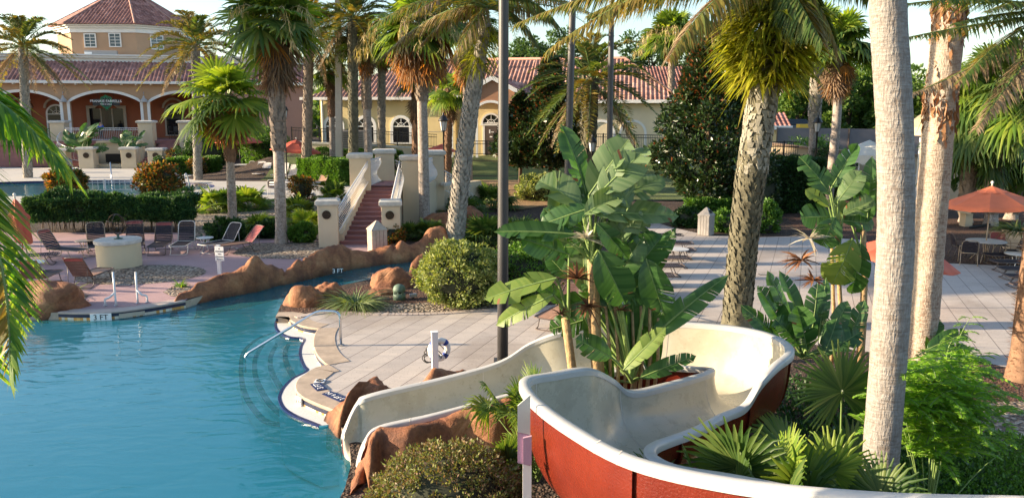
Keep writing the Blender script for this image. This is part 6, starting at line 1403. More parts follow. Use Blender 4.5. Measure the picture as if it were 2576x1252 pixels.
def umbrella(loc, h, rad, mat, label, group, tilt=(0, 0), n=8, drop=.24, pole='frame_tan', rot=0, name='patio_umbrella', vent=True):
    t_ = thing(name, label, 'umbrella', loc, rot, group); T = Matrix.Rotation(R(tilt[0]), 4, 'X') @ Matrix.Rotation(R(tilt[1]), 4, 'Y'); z0 = h - rad * (drop + .2); hub = Matrix.Translation((0, 0, h)) @ T
    mb = MB(); mb.tube([(0, 0, 0), (0, 0, z0)], .022, 10); mb.tube([(0, 0, z0), hub @ Vector((0, 0, .02))], .02, 8); mb.build('pole', pole, t_, smooth=True)
    K = 5; vs = []; fs = []
    for i in range(n):
        a0, a1 = 6.28318 * i / n, 6.28318 * (i + 1) / n
        for r in range(K + 1):
            q = r / K; z = -rad * (drop * 1.9 * q ** 1.15) * .9
            for s in range(5):
                t = s / 4; x = (math.cos(a0) * (1 - t) + math.cos(a1) * t) * rad * q; y = (math.sin(a0) * (1 - t) + math.sin(a1) * t) * rad * q
                vs.append(hub @ Vector((x, y, z - .05 * q * math.sin(math.pi * t) * rad * .6)))
        o = i * (K + 1) * 5; fs += [(o + r * 5 + s, o + (r + 1) * 5 + s, o + (r + 1) * 5 + s + 1, o + r * 5 + s + 1) for r in range(K) for s in range(4)]
    mb = MB(); mb.add(vs, fs); cn = mb.build('canopy', mat, t_, smooth=True, auto=R(12)); md = cn.modifiers.new('cloth', 'SOLIDIFY'); md.thickness = .006
    if vent:
        vs = [hub @ Vector((0, 0, .05))] + [hub @ Vector((math.cos(6.28318 * i / 16) * rad * .3, math.sin(6.28318 * i / 16) * rad * .3, -rad * .105 + (.02 if i % 2 else 0))) for i in range(16)]
        mb = MB(); mb.add(vs, [(0, 1 + i, 1 + (i + 1) % 16) for i in range(16)]); mb.build('vent_flap', mat, cn)
    for i in range(n):
        a = 6.28318 * i / n; mb = MB(); mb.tube([hub @ Vector((0, 0, -.03)), hub @ Vector((math.cos(a) * rad * .98, math.sin(a) * rad * .98, -rad * drop * 1.71 - .02))], .009, 4); mb.build('rib', 'frame_white', t_)
    mb = MB(); mb.lathe([(.0, .0), (.03, .02), (.02, .07), (.05, .11), (.05, .15), (.0, .19)], hub @ Vector((0, 0, .04)), 12); mb.build('finial', 'white_urn', t_, smooth=True); return t_
GU = 'red umbrellas round the pools'
c = P(2476, 656); hz = PY(2494, 471, c.y).z
umbrella(c, hz, 1.62, 'canvas_orange', 'open orange-red umbrella over the round table by the mulch', GU, (0, -4), rot=R(12), drop=.22)
table(c, .64, 'round white table under the open orange-red umbrella', .72)
chair(P(2434, 664), R(-25), 'strap_dark', 'frame_tan', 'dark backed chair seen from behind before the umbrella table', 'chairs round the umbrella table')
chair(P(2416, 648), R(-100), 'strap_dark', 'frame_brown', 'dark brown chair at the left of the umbrella table', 'chairs round the umbrella table')
chair(P(2512, 646), R(165), 'strap_dark', 'frame_tan', 'chair with a red strapped back beyond the umbrella table', 'chairs round the umbrella table', 'strap_red')
chair(P(2540, 660), R(75), 'strap_dark', 'frame_tan', 'dark chair at the right of the umbrella table facing left', 'chairs round the umbrella table')
table(P(2558, 668), .42, 'small cream side table right of the umbrella chairs', .42, 'frame_white', 'white_urn', name='side_table')
c = P(2268, 775); umbrella(c, PY(2260, 588, c.y).z, 1.42, 'canvas_red', 'deep red umbrella half hidden behind the two bare palm trunks', GU, (4, 8), rot=R(20), drop=.30)
c = P(606, 436); umbrella(c, PY(606, 334, c.y).z, 1.95, 'canvas_red', 'red umbrella beside the round clipped bush left of the palm trunk', GU, (0, 0), rot=R(10), pole='iron')
table(P(613, 438), .95, 'pale round table below the red umbrella left of the palm', .8)
for k, (u, v, rz, lab) in enumerate(((640, 442, 95, 'right of the pale table below the red umbrella'), (628, 436, 160, 'behind the pale table below the red umbrella'))): chair(P(u, v), R(rz), 'strap_dark', 'frame_white', 'dark chair with white frame ' + lab, 'chairs by the far red umbrella', scale=1.15)
c = P(750, 453); umbrella(c, PY(734, 353, c.y).z, 1.95, 'canvas_red', 'tilted red umbrella above the row of white loungers', GU, (3, 5), rot=R(30))
c = PG(1116, 420); umbrella(c, PY(1112, 391, c.y).z, 1.2, 'canvas_red', 'small red umbrella peeping out right of the bridge pillar', GU, (0, 6), rot=R(5))
c = P(80, 690)
t_ = thing('closed_umbrella', 'folded red umbrella tied round its pole beside the loungers', 'umbrella', c); hz = PY(58, 498, c.y).z; k_ = c.x - PY(58, 498, c.y).x
lean = Vector((-.28, 0, 0))
def pole_at(z): return (lean.x * (z / hz), 0, z)
mb = MB(); mb.tube([(0, 0, 0), pole_at(hz)], .022, 8); mb.build('pole', 'frame_tan', t_, smooth=True)
vs = []; K = 16; n = 28; z1 = PY(65, 610, c.y).z
for i in range(K + 1):
    q = i / K; z = hz - .05 - (hz - .05 - z1) * q; p = pole_at(z); rr = .03 + .20 * min(1, q * 2.2) ** .8 * (1 - .10 * q) + (.05 if .36 < q < .44 else 0)
    for j in range(n): a = 6.28318 * j / n; r = rr * (1 + .28 * math.sin(4 * a + q * 1.2) + .1 * math.sin(9 * a + 3 * q)); vs.append((p[0] + r * math.cos(a), r * math.sin(a), z + .05 * math.sin(4 * a) * q))
mb = MB(); mb.add(vs, [(i * n + j, (i + 1) * n + j, (i + 1) * n + (j + 1) % n, i * n + (j + 1) % n) for i in range(K) for j in range(n)]); mb.build('canopy', 'canvas_red', t_, smooth=True)
mb = MB(); p = pole_at(hz); mb.lathe([(0, -.02), (.035, 0), (.02, .05), (.05, .1), (.04, .14), (0, .17)], p, 10); mb.build('finial', 'white_urn', t_, smooth=True); mb = MB(); mb.tube([(-.1, -.14, z1 + .05), (-.11, -.16, z1 - .22)], .02, 5); mb.build('tie', 'canvas_red', t_)
table(P(76, 694), .46, 'white round table at the foot of the folded umbrella', .45, name='side_table')
table(P(215, 635), .32, 'dim tan side table between two loungers by the hedge', .46, 'frame_tan', 'frame_tan', name='side_table')
table(P(517, 627), .32, 'small white side table among the loungers near the palm trunk', .46, 'frame_white', name='side_table')
table(P(1702, 655), .42, 'white side table standing among the flat loungers', .42, 'frame_brown', name='side_table')
for u, v, lab in ((690, 493, 'left of the palm trunk behind the white rails'), (736, 493, 'just right of the palm trunk behind the white rails'), (778, 492, 'right of the rail post behind the white rails')): chair(P(u, v), R(4), 'strap_brown', 'frame_white', 'brown strapped chair seen from behind, ' + lab.replace(' behind the white rails', ', behind white rails'), 'brown chairs behind the white rails', scale=1.18)
lounge_px((722, 486), (730, 505), 30, 'strap_white', 'strap_white', 'frame_white', 'pale lounger standing between the brown chairs behind the rails', GW, scale=1.1)
chair(P(1475, 806), R(30), 'strap_brown', 'frame_brown', 'reddish brown chair behind the stems of the bird of paradise', 'chairs behind the bird of paradise', scale=1.15)
# litter bins
def bin_(u, v, rz, mat, label, w=.52, h=.88):
    c = P(u, v); t_ = thing('litter_bin', label, 'litter bin', c, rz, 'slatted litter bins'); mb = MB(); mb.box((0, 0, h / 2 + .02), (w - .05, w - .05, h - .04)); 
    for f in range(4):
        a = f * math.pi / 2
        for k in range(4): x = -w / 2 + w * (k + .5) / 4; px, py = x * math.cos(a) + w / 2 * math.sin(a), x * math.sin(a) - w / 2 * math.cos(a); mb.box((px, py, h / 2 + .02), (w / 4 - .014, .03, h), a)
    mb.build('slatted_body', mat, t_); mb = MB()
    for f in range(4):
        a = f * math.pi / 2
        for k in range(4): x = -w / 2 + w * (k + .5) / 4; mb.lathe([(.014, 0), (.012, .008), (0, .01)], (0, 0, 0), 6); 
        for k in range(4):
            pass
    W = w * .56; mb = MB(); e = h + .03; vs = [(-W, -W, h), (W, -W, h), (W, W, h), (-W, W, h), (-W, -W, e), (W, -W, e), (W, W, e), (-W, W, e), (-.03, -W * .1, h + .34), (.03, -W * .1, h + .34), (.03, W * .1, h + .34), (-.03, W * .1, h + .34)]
    mb.add(vs, [(3, 2, 1, 0), (0, 1, 5, 4), (1, 2, 6, 5), (2, 3, 7, 6), (3, 0, 4, 7), (4, 5, 9, 8), (5, 6, 10, 9), (6, 7, 11, 10), (7, 4, 8, 11), (8, 9, 10, 11)]); hd = mb.build('hood', mat, t_)
    mb = MB(); p0, p1 = Vector((W * .62, 0, h + .15)), Vector((W * .25, 0, h + .27)); nn = Vector((.31 / .6, 0, .85)).normalized() * .012
    mb.add([Vector((W * .80, -.13, h + .10)) + nn, Vector((W * .80, .13, h + .10)) + nn, Vector((W * .45, .10, h + .22)) + nn, Vector((W * .45, -.10, h + .22)) + nn], [(0, 1, 2, 3)]); mb.build('flap', 'dark_gap', hd); return t_
bin_(950, 635, R(28), 'wood_slat', 'tan slatted litter bin at the foot of the bridge stairs', .56, .86); bin_(1775, 591, R(-38), 'slat_grey', 'grey-brown slatted litter bin at the edge of the pale paving', .5, .84); bin_(457, 437, R(30), 'slat_grey', 'grey slatted litter bin near the pub stairs', .62, .95); bin_(172, 434, R(20), 'slat_grey', 'dim litter bin left of the pub planter, behind the fronds', .62, .95)
# poles and lanterns
def pole(u, v, top_uv, r0, r1, mat, label, square=False, y=None):
    c = P(u, v) if y is None else Vector((PY(u, v, y).x, y, terrain(PY(u, v, y).x, y))); t = PY(top_uv[0], top_uv[1], c.y); tp = c + (t - c) * 1.0; tp = c + (t - c) * ((t.z + 5) / max(.1, t.z))
    p = thing('light_pole', label, 'pole', c, 0, 'tall light poles'); mb = MB(); rel = tp - c
    if square:
        vs = [(k * rel.x + i * w_, k * rel.y + j * w_, k * rel.z) for k, w_ in ((0, r0), (1, r1)) for i, j in ((-1, -1), (1, -1), (1, 1), (-1, 1))]; mb.add(vs, [(0, 1, 5, 4), (1, 2, 6, 5), (2, 3, 7, 6), (3, 0, 4, 7), (4, 5, 6, 7)])
    else: mb.tube([rel * k for k in np.linspace(0, 1, 6)], np.linspace(r0, r1, 6), 20)
    mb.build('shaft', mat, p, smooth=not square); mb = MB(); mb.box((0, 0, .03), (r0 * 3.2, r0 * 3.2, .06)); mb.build('base_plate', mat, p)
    mb = MB(); mb.box((rel.x, rel.y, rel.z + .15), (.9, .4, .25)); mb.build('lamp_head', mat, p, bevel=.03); return p
pole(1264.5, 912, (1267, 0), .115, .085, 'pole_dark', 'thick dark light pole rising from the near paving by the slide')
pole(1422, 668, (1440, 30), .125, .105, 'pole_dark', 'dark leaning light pole behind the big bird of paradise')
pole(1530, 606, (1538, 60), .12, .10, 'pole_dark', 'thin dark light pole between the date palm and the magnolia')
pole(852, 398, (850, 0), .24, .17, 'pole_stone', 'square pale concrete light pole before the yellow building', True, 58)
def lantern(u, v, top, y, label, sc=1.0, g='black lantern lamp posts'):
    q = PY(u, v, y); gz_ = terrain(q.x, y); tz = PY(u, top, y).z; t_ = thing('lamp_post', label, 'lamp post', (q.x, y, gz_), 0, g); h = tz - gz_; b = h - 1.05 * sc
    mb = MB(); mb.lathe([(.12, 0), (.13, .3), (.07, .4), (.05, .5), (.05, b - .1), (.09, b - .05), (.05, b)], (0, 0, 0), 12); mb.build('post', 'iron', t_, smooth=True)
    mb = MB(); mb.lathe([(.14 * sc, b), (.23 * sc, b + .55 * sc)], (0, 0, 0), 6); gl = mb.build('lamp_glass', 'lamp_glass', t_)
    mb = MB(); mb.lathe([(.05, b - .06), (.16 * sc, b - .02), (.15 * sc, b + .0)], (0, 0, 0), 6); mb.build('cup', 'iron', t_)
    mb = MB()
    for k in range(6): a = k * math.pi / 3; mb.tube([(.145 * sc * math.cos(a), .145 * sc * math.sin(a), b), (.235 * sc * math.cos(a), .235 * sc * math.sin(a), b + .55 * sc)], .014 * sc, 4)
    mb.build('cage', 'iron', gl); mb = MB(); mb.lathe([(.3 * sc, b + .53 * sc), (.28 * sc, b + .6 * sc), (.16 * sc, b + .8 * sc), (.05 * sc, b + .88 * sc), (.06 * sc, b + .95 * sc), (0, b + 1.05 * sc)], (0, 0, 0), 12); mb.build('cap', 'iron', t_, smooth=True); return t_
lantern(720, 400, 258, 52, 'black lantern post beside the palm trunk left of the yellow building')
lantern(1117, 420, 282, 46, 'black lantern post above the bridge before the yellow building')
lantern(2050, 420, 288, 47, 'black lantern post before the grey privacy screen', .95)
lantern(1489, 420, 337, 44, 'black lantern barely showing above the big plant leaves', .9)
# right-hand background
fy = 50
A_, B_ = PY(1930, 360, fy), PY(2130, 383, fy - 2); C_ = PY(2580, 400, fy - 4)
wl = thing('garden_wall', 'cream wall with a brown capping before the grey screen', 'wall', (A_.x, fy, 0))
mb = MB()
for a, b in ((A_, B_), (B_, C_)): d = b - a; mb.obox((a.x, a.y, a.z / 2 - .1), (b.x, b.y, b.z / 2 - .1), .25, a.z, 0); mb.obox((a.x, a.y - .01, a.z), (b.x, b.y - .01, b.z), .42, .14, 1)
mb.build('wall_body', ['stucco_wall', 'fence_rail'], wl, world=True)
iron_fence('iron_fence', 'black iron fence right of the dark palm before the cream wall', [Vector((PY(1870, 372, fy - 3).x, fy - 3, PY(1870, 415, fy - 3).z)), Vector((PY(2010, 372, fy - 3).x, fy - 3, PY(2010, 415, fy - 3).z))], 1.35)
sc_ = thing('privacy_screen', 'grey mesh privacy screen on posts behind the cream wall', 'fence', (PY(1955, 320, 56).x, 56, 0)); mb = MB(); mp = []
a, b = PY(1955, 321, 56), PY(2700, 332, 54); mb.obox((a.x, a.y, a.z - 1.4), (b.x, b.y, b.z - 1.4), .03, 2.8); mb.build('mesh_panel', 'screen_mesh', sc_, world=True)
for k in range(9): t = k / 8; p = a.lerp(b, t); mb = MB(); mb.tube([(p.x, p.y - .06, 0), (p.x, p.y - .06, p.z + .03)], .045, 8); mb.build('post', 'frame_brown', sc_, world=True)
kc = PY(1945, 300, 62); ks = thing('pool_cabin', 'small cabin with a tile roof and white railing behind the screen', 'cabin', (kc.x, 62, 0)); zz = PY(1945, 318, 62).z; mb = MB(); mb.box((0, 2, zz / 2), (2.4, 3, zz)); mb.build('wall', 'stucco_yellow', ks); mb = MB(); s2 = Vector((0, 1.8, 1.1)); roof_patch(mb, (-1.5, .2, zz - .05), (1, 0, 0), 3.0, s2.normalized(), lambda u: s2.length); mb.build('roof', 'roof_tile', ks); mb = MB(); mb.box((0, .1, zz - .1), (3.1, .2, .3)); mb.build('fascia', 'trim_white', ks)
cr = thing('parked_car', 'dark car half hidden behind the hedge and screen', 'car', (PY(1997, 300, 72).x, 72, 0)); zz = PY(1997, 312, 72).z - .75; mb = MB(); mb.box((0, 0, zz + .35), (3.9, 1.7, .6), 0, 0, .97); mb.build('body', 'car_paint', cr, bevel=.1); mb = MB(); mb.box((.1, 0, zz + .9), (2.2, 1.5, .55), 0, 0, .8); mb.build('cabin', 'glass_dark', cr, bevel=.08)
for s in (-1.2, 1.2): mb = MB(); mb.tube([(s, -.9, zz + .1), (s, -.65, zz + .1)], .32, 14); mb.build('wheel', 'iron', cr)
mb = MB(); mb.box((0, 0, zz / 2), (4.4, 2.2, zz)); o = mb.build('car_park_bank', 'soil'); o.location = cr.location; tag(o, kind='structure')
yb = thing('yellow_skip', 'small yellow container behind the grey screen beside the car', 'container', (PY(2022, 312, 70).x, 70, 0)); zz = PY(2022, 308, 70).z; mb = MB(); mb.box((0, 0, zz - .55), (1.1, 1.0, .8), 0, 0, .9); mb.build('bin_body', 'yellow_paint', yb, bevel=.04); mb = MB(); mb.box((0, 0, zz / 2 - .5), (1.15, 1.1, zz - 1.0)); mb.build('stand', 'dark_gap', yb)
# white sun sail / kiosk by the palm trunks
kc = PY(2185, 385, 40); ks = thing('canvas_canopy', 'white scalloped canvas canopy on posts behind the bare palm trunk', 'canopy', (kc.x, 40, 0)); zt, ze = PY(2185, 352, 40).z, PY(2185, 388, 40).z; mb = MB(); vs = [(0, 0, zt - ze)]; n = 32; rr = 1.35
for ring_, (q, dz) in enumerate(((.5, .42), (1, 0), (1.02, -.35))):
    for j in range(n): a = 6.28318 * j / n; sc = 1 - .06 * abs(math.sin(4 * a)); vs.append((rr * q * math.cos(a) * sc, rr * q * math.sin(a) * sc, dz + (-.12 * abs(math.sin(8 * a)) if ring_ == 2 else 0)))
mb.add(vs, [(0, 1 + j, 1 + (j + 1) % n) for j in range(n)] + [(1 + k * n + j, 1 + (k + 1) * n + j, 1 + (k + 1) * n + (j + 1) % n, 1 + k * n + (j + 1) % n) for k in (0, 1) for j in range(n)]); mb.v = [(x, y, z + ze) for x, y, z in mb.v]; mb.build('canopy_cloth', 'canvas_white', ks)
for j in range(4): a = R(45 + 90 * j); mb = MB(); mb.tube([(1.1 * math.cos(a), 1.1 * math.sin(a), 0), (1.1 * math.cos(a), 1.1 * math.sin(a), ze)], .04, 8); mb.build('post', 'white_paint', ks)
# play slide and climbing frame on the mulch
c = P(2400, 560); ps = thing('play_slide', 'tan moulded play slide running down onto the brown mulch', 'slide', P(2420, 548)); pth = [PY(2360, 490, 36.2), PY(2385, 515, 36.0), PY(2410, 530, 35.8), PY(2440, 538, 35.6)]; cv = [Vector(p) for p in smooth_line([tuple(p) for p in pth], 6)]; vs = []; m_ = 9
for i, p in enumerate(cv):
    d = (cv[min(i + 1, len(cv) - 1)] - cv[max(i - 1, 0)]).normalized(); s = Vector((-d.y, d.x, 0)).normalized()
    for x, z in ((-.38, .0), (-.38, .22), (-.32, .22), (-.28, .05), (0, 0), (.28, .05), (.32, .22), (.38, .22), (.38, 0)): vs.append(p + s * x + Vector((0, 0, z)))
mb = MB(); mb.add(vs, [(i * m_ + j, i * m_ + j + 1, (i + 1) * m_ + j + 1, (i + 1) * m_ + j) for i in range(len(cv) - 1) for j in range(m_ - 1)] + [(i * m_ + m_ - 1, i * m_, (i + 1) * m_, (i + 1) * m_ + m_ - 1) for i in range(len(cv) - 1)]); mb.build('chute', 'slide_tan', ps, world=True, smooth=True, auto=R(50)); mb = MB(); e = cv[-3]; mb.box((e.x, e.y, e.z / 2), (.34, .5, e.z), 0, 0, .9); mb.build('foot', 'slide_tan', ps, world=True)
cf = thing('climbing_frame', 'white and green climbing frame seen between the two bare trunks', 'climbing frame', P(2312, 545)); b0 = P(2312, 545)
for dx in (-.25, .5): mb = MB(); mb.tube([(dx, 0, 0), (dx, 0, 4.0)], .07, 8); mb.build('post', 'white_paint', cf)
mb = MB(); mb.box((.2, 1.2, 1.9), (1.6, 1.6, .1)); mb.build('deck', 'slide_tan', cf); mb = MB(); mb.lathe([(1.5, 4.0), (1.3, 4.4), (.5, 5.0), (0, 5.1)], (.4, .6, 0), 6); mb.build('canopy', 'slide_tan', cf)
for k in range(5): mb = MB(); mb.obox((-.25 + .1, -.05, .4 + .4 * k), (.4, -.05, .55 + .4 * k), .06, .12); mb.build('rung', 'green_plastic', cf)
q = P(2560, 640); pt = thing('plant_pot', 'large round cream pot at the edge of the mulch', 'pot', P(2562, 640)); mb = MB(); mb.lathe([(.42, 0), (.56, .3), (.62, .62), (.56, .82), (.64, .86), (.64, .92), (.54, .92), (.5, .8), (0, .8)], (0, 0, 0), 24); mb.build('bowl', 'terracotta_pot', pt, smooth=True, auto=R(40)); mb = MB(); mb.lathe([(0, .82), (.53, .82), (0, .83)], (0, 0, 0), 16); mb.build('soil', 'soil', pt)
pb = P(2430, 560); t_ = thing('drain_pipe', 'thin black pipe lying along the mulch playground', 'pipe', pb); mb = MB(); mb.tube([P(2440, 572, .06), P(2520, 560, .06), P(2576, 575, .06), P(2640, 580, .06)], .06, 8); mb.build('pipe', 'pipe_black', t_, world=True, smooth=True)
# notice post beside the slide
c = Vector((PY(1325, 1190, 7.6).x, 7.6, 0)); nb = thing('notice_post', 'mauve notice board backed by a clear panel on a white post beside the slide', 'sign', c)
X = lambda u, v: PY(u, v, 7.6) - c
mb = MB(); a = X(1313, 1160); mb.box((X(1326, 1200).x, .03, X(1326, 1160).z / 2), (.09, .09, X(1326, 1160).z)); mb.build('post', 'post_white', nb)
def slab(name, pts, y0, y1, mat):
    mb = MB(); q = [X(*p) for p in pts]; n = len(q); mb.add([(p.x, y0, p.z) for p in q] + [(p.x, y1, p.z) for p in q], [tuple(range(n)), tuple(range(2 * n - 1, n - 1, -1))] + [(i, n + i, n + (i + 1) % n, (i + 1) % n) for i in range(n)]); return mb.build(name, mat, nb)
slab('board', ((1302, 1085), (1334, 1092), (1334, 1168), (1302, 1160)), -.03, -.0, 'mauve_board'); slab('clear_panel', ((1302, 1018), (1334, 990), (1334, 1090), (1302, 1083)), -.028, -.004, 'acrylic'); slab('fold', ((1316, 1095), (1337, 1090), (1337, 1162), (1316, 1160)), -.065, -.032, 'mauve_board')
# person in blue behind the terrace rail
pc = PY(256, 351, 79.6); pz = FL
pr = thing('person', 'person in a blue shirt standing behind the terrace railing', 'person', (pc.x, pc.y, pz))
def skinned(name, verts, edges, radii, mat, parent, root=0, sub=2):
    me = bpy.data.meshes.new(name); me.from_pydata(verts, edges, []); o = link(name, me, parent); me.materials.append(MATS[mat]); md = o.modifiers.new('skin', 'SKIN')
    for i, r in enumerate(radii): me.skin_vertices[0].data[i].radius = (r, r)
    me.skin_vertices[0].data[root].use_root = True; s = o.modifiers.new('sub', 'SUBSURF'); s.levels = s.render_levels = sub; md.use_smooth_shade = True; return o
V_ = [(0, 0, .95), (0, 0, 1.15), (0, 0, 1.38), (0, .02, 1.5), (0, -.02, 1.6), (0, -.02, 1.72), (.09, 0, .88), (.1, -.02, .48), (.1, .02, .08), (.1, -.14, .04), (-.09, 0, .88), (-.1, -.02, .48), (-.1, .02, .08), (-.1, -.14, .04), (.2, 0, 1.4), (.25, .02, 1.14), (.2, -.2, 1.02), (.17, -.3, 1.03), (-.2, 0, 1.4), (-.25, .02, 1.14), (-.2, -.2, 1.02), (-.17, -.3, 1.03)]
E_ = [(0, 1), (1, 2), (2, 3), (3, 4), (4, 5), (0, 6), (6, 7), (7, 8), (8, 9), (0, 10), (10, 11), (11, 12), (12, 13), (2, 14), (14, 15), (15, 16), (16, 17), (2, 18), (18, 19), (19, 20), (20, 21)]
me = bpy.data.meshes.new('person')
skinned('body', V_, E_, [.13, .125, .14, .055, .085, .09, .09, .065, .045, .04, .09, .065, .045, .04, .06, .045, .035, .035, .06, .045, .035, .035], 'skin', pr)
skinned('shirt', [(0, 0, .92), (0, 0, 1.15), (0, 0, 1.4), (.21, 0, 1.4), (.255, .02, 1.2), (-.21, 0, 1.4), (-.255, .02, 1.2)], [(0, 1), (1, 2), (2, 3), (3, 4), (2, 5), (5, 6)], [.155, .15, .155, .08, .07, .08, .07], 'shirt_blue', pr, 1)
skinned('trousers', [(0, 0, .96), (.09, 0, .86), (.1, -.02, .48), (.1, .02, .1), (-.09, 0, .86), (-.1, -.02, .48), (-.1, .02, .1)], [(0, 1), (1, 2), (2, 3), (0, 4), (4, 5), (5, 6)], [.14, .105, .08, .065, .105, .08, .065], 'trouser_dark', pr)
skinned('hair', [(0, .03, 1.66), (0, .01, 1.76)], [(0, 1)], [.1, .09], 'hair_dark', pr)
# ------------------------------------------------------------------ vegetation
def strips(fb, base, out, L, W, droop=.6, mat=0, K=4, up=.9, lj=.3, spread=.35):
    """curved strap leaves: base points, outward directions"""
    n = len(base); o = unit(out + rng.normal(0, spread, (n, 3)) * np.array([1, 1, .3])); d = unit(o * 1.0 + np.array([0, 0, up])); l = L * (1 + lj * rng.uniform(-1, 1, n))
    w = unit(np.cross(d, np.array([0, 0, 1.]) + rng.normal(0, .3, (n, 3)))) ; dr = droop * rng.uniform(.5, 1.5, n); V = []
    for k in range(K + 1):
        t = k / K; p = base + d * (l * t)[:, None] + o * (l * dr * .35 * t * t)[:, None]; p[:, 2] -= l * dr * t * t * .9
        ww = (W * .5 * (1 - t ** 2.2) * (.5 + min(1, 3 * t) * .5) + .001)
        V += [p + w * ww, p - w * ww]
    V = np.stack(V, 1).reshape(-1, 3); m_ = 2 * (K + 1); i = np.arange(n)[:, None] * m_
    fb.quads(V, np.concatenate([np.concatenate([i + 2 * k, i + 2 * k + 1, i + 2 * k + 3, i + 2 * k + 2], 1) for k in range(K)]), mat)
CR = {}
CR['fan'] = [fan_crown_mesh('crown', 36, 1.0, .95, 20), fan_crown_mesh('crown', 32, 1.05, .9, 18, e0=-22), fan_crown_mesh('crown', 40, .95, 1.0, 20, e0=-8, stalks=8)]
CR['fan_small'] = [fan_crown_mesh('crown', 28, 1.1, 1.0, 22, e0=-20, stalks=0, mats=('fan_lime', 'fan_green', 'stem_green', 'flower_stalk'))]
CR['skirt'] = [skirt_mesh('skirt'), skirt_mesh('skirt', 40, 1.9, .6, orange=.3), skirt_mesh('skirt', 44, 1.5, .75, orange=.6), skirt_mesh('skirt', 26, 2.2, .4, orange=.05)]
CR['feather'] = [feather_crown_mesh('crown'), feather_crown_mesh('crown', 36, 3.0, gold=.7, dry=6), feather_crown_mesh('crown', 44, 3.2, gold=.25, dry=5, e0=-38)]
CR['fan_dense'] = [fan_crown_mesh('crown', 64, 1.1, .72, 26, e0=-30, stalks=0, droop=.5)]
def palm(kind, label, base, top, r, var=0, cs=1.0, crot=0, group='palm trees round the pools', bark='bark_slim', boot=None, skirt=None, bow=0.0, off=(0, 0, 0), crown=True, name='fan_palm'):
    """base, top world points; boot=(t0,t1,mat,size,up); skirt=(var,scale,dz)"""
    base, top = Vector(base), Vector(top); t_ = thing(name, label, 'palm tree', base, 0, group); path = trunk_path(base, top, bow); mb = MB(); trunk_tube(mb, path, r); mb.build('trunk', bark, t_, smooth=True, world=True)
    if boot:
        mb = MB(); boots(mb, path, r, boot[0], boot[1], boot[5] if len(boot) > 5 else 8, boot[6] if len(boot) > 6 else .11, boot[3], boot[3] * .36, 0, .3, boot[4]); mb.build('leaf_bases', boot[2], t_, world=True)
    if crown:
        o = link('crown', CR[kind][var % len(CR[kind])], t_); o.location = top - base; o.scale = (cs,) * 3; o.rotation_euler.z = crot
    if skirt: o = link('dead_frond_skirt', CR['skirt'][skirt[0]], t_); o.location = top - base + Vector((0, 0, skirt[2])); o.scale = (skirt[1],) * 3; o.rotation_euler.z = crot * 1.7
    return t_
def pp(bu, bv, tu, tv, y=None):
    b = P(bu, bv) if y is None else Vector((PY(bu, 300, y).x, y, terrain(PY(bu, 300, y).x, y))); return b, PY(tu, tv, b.y)
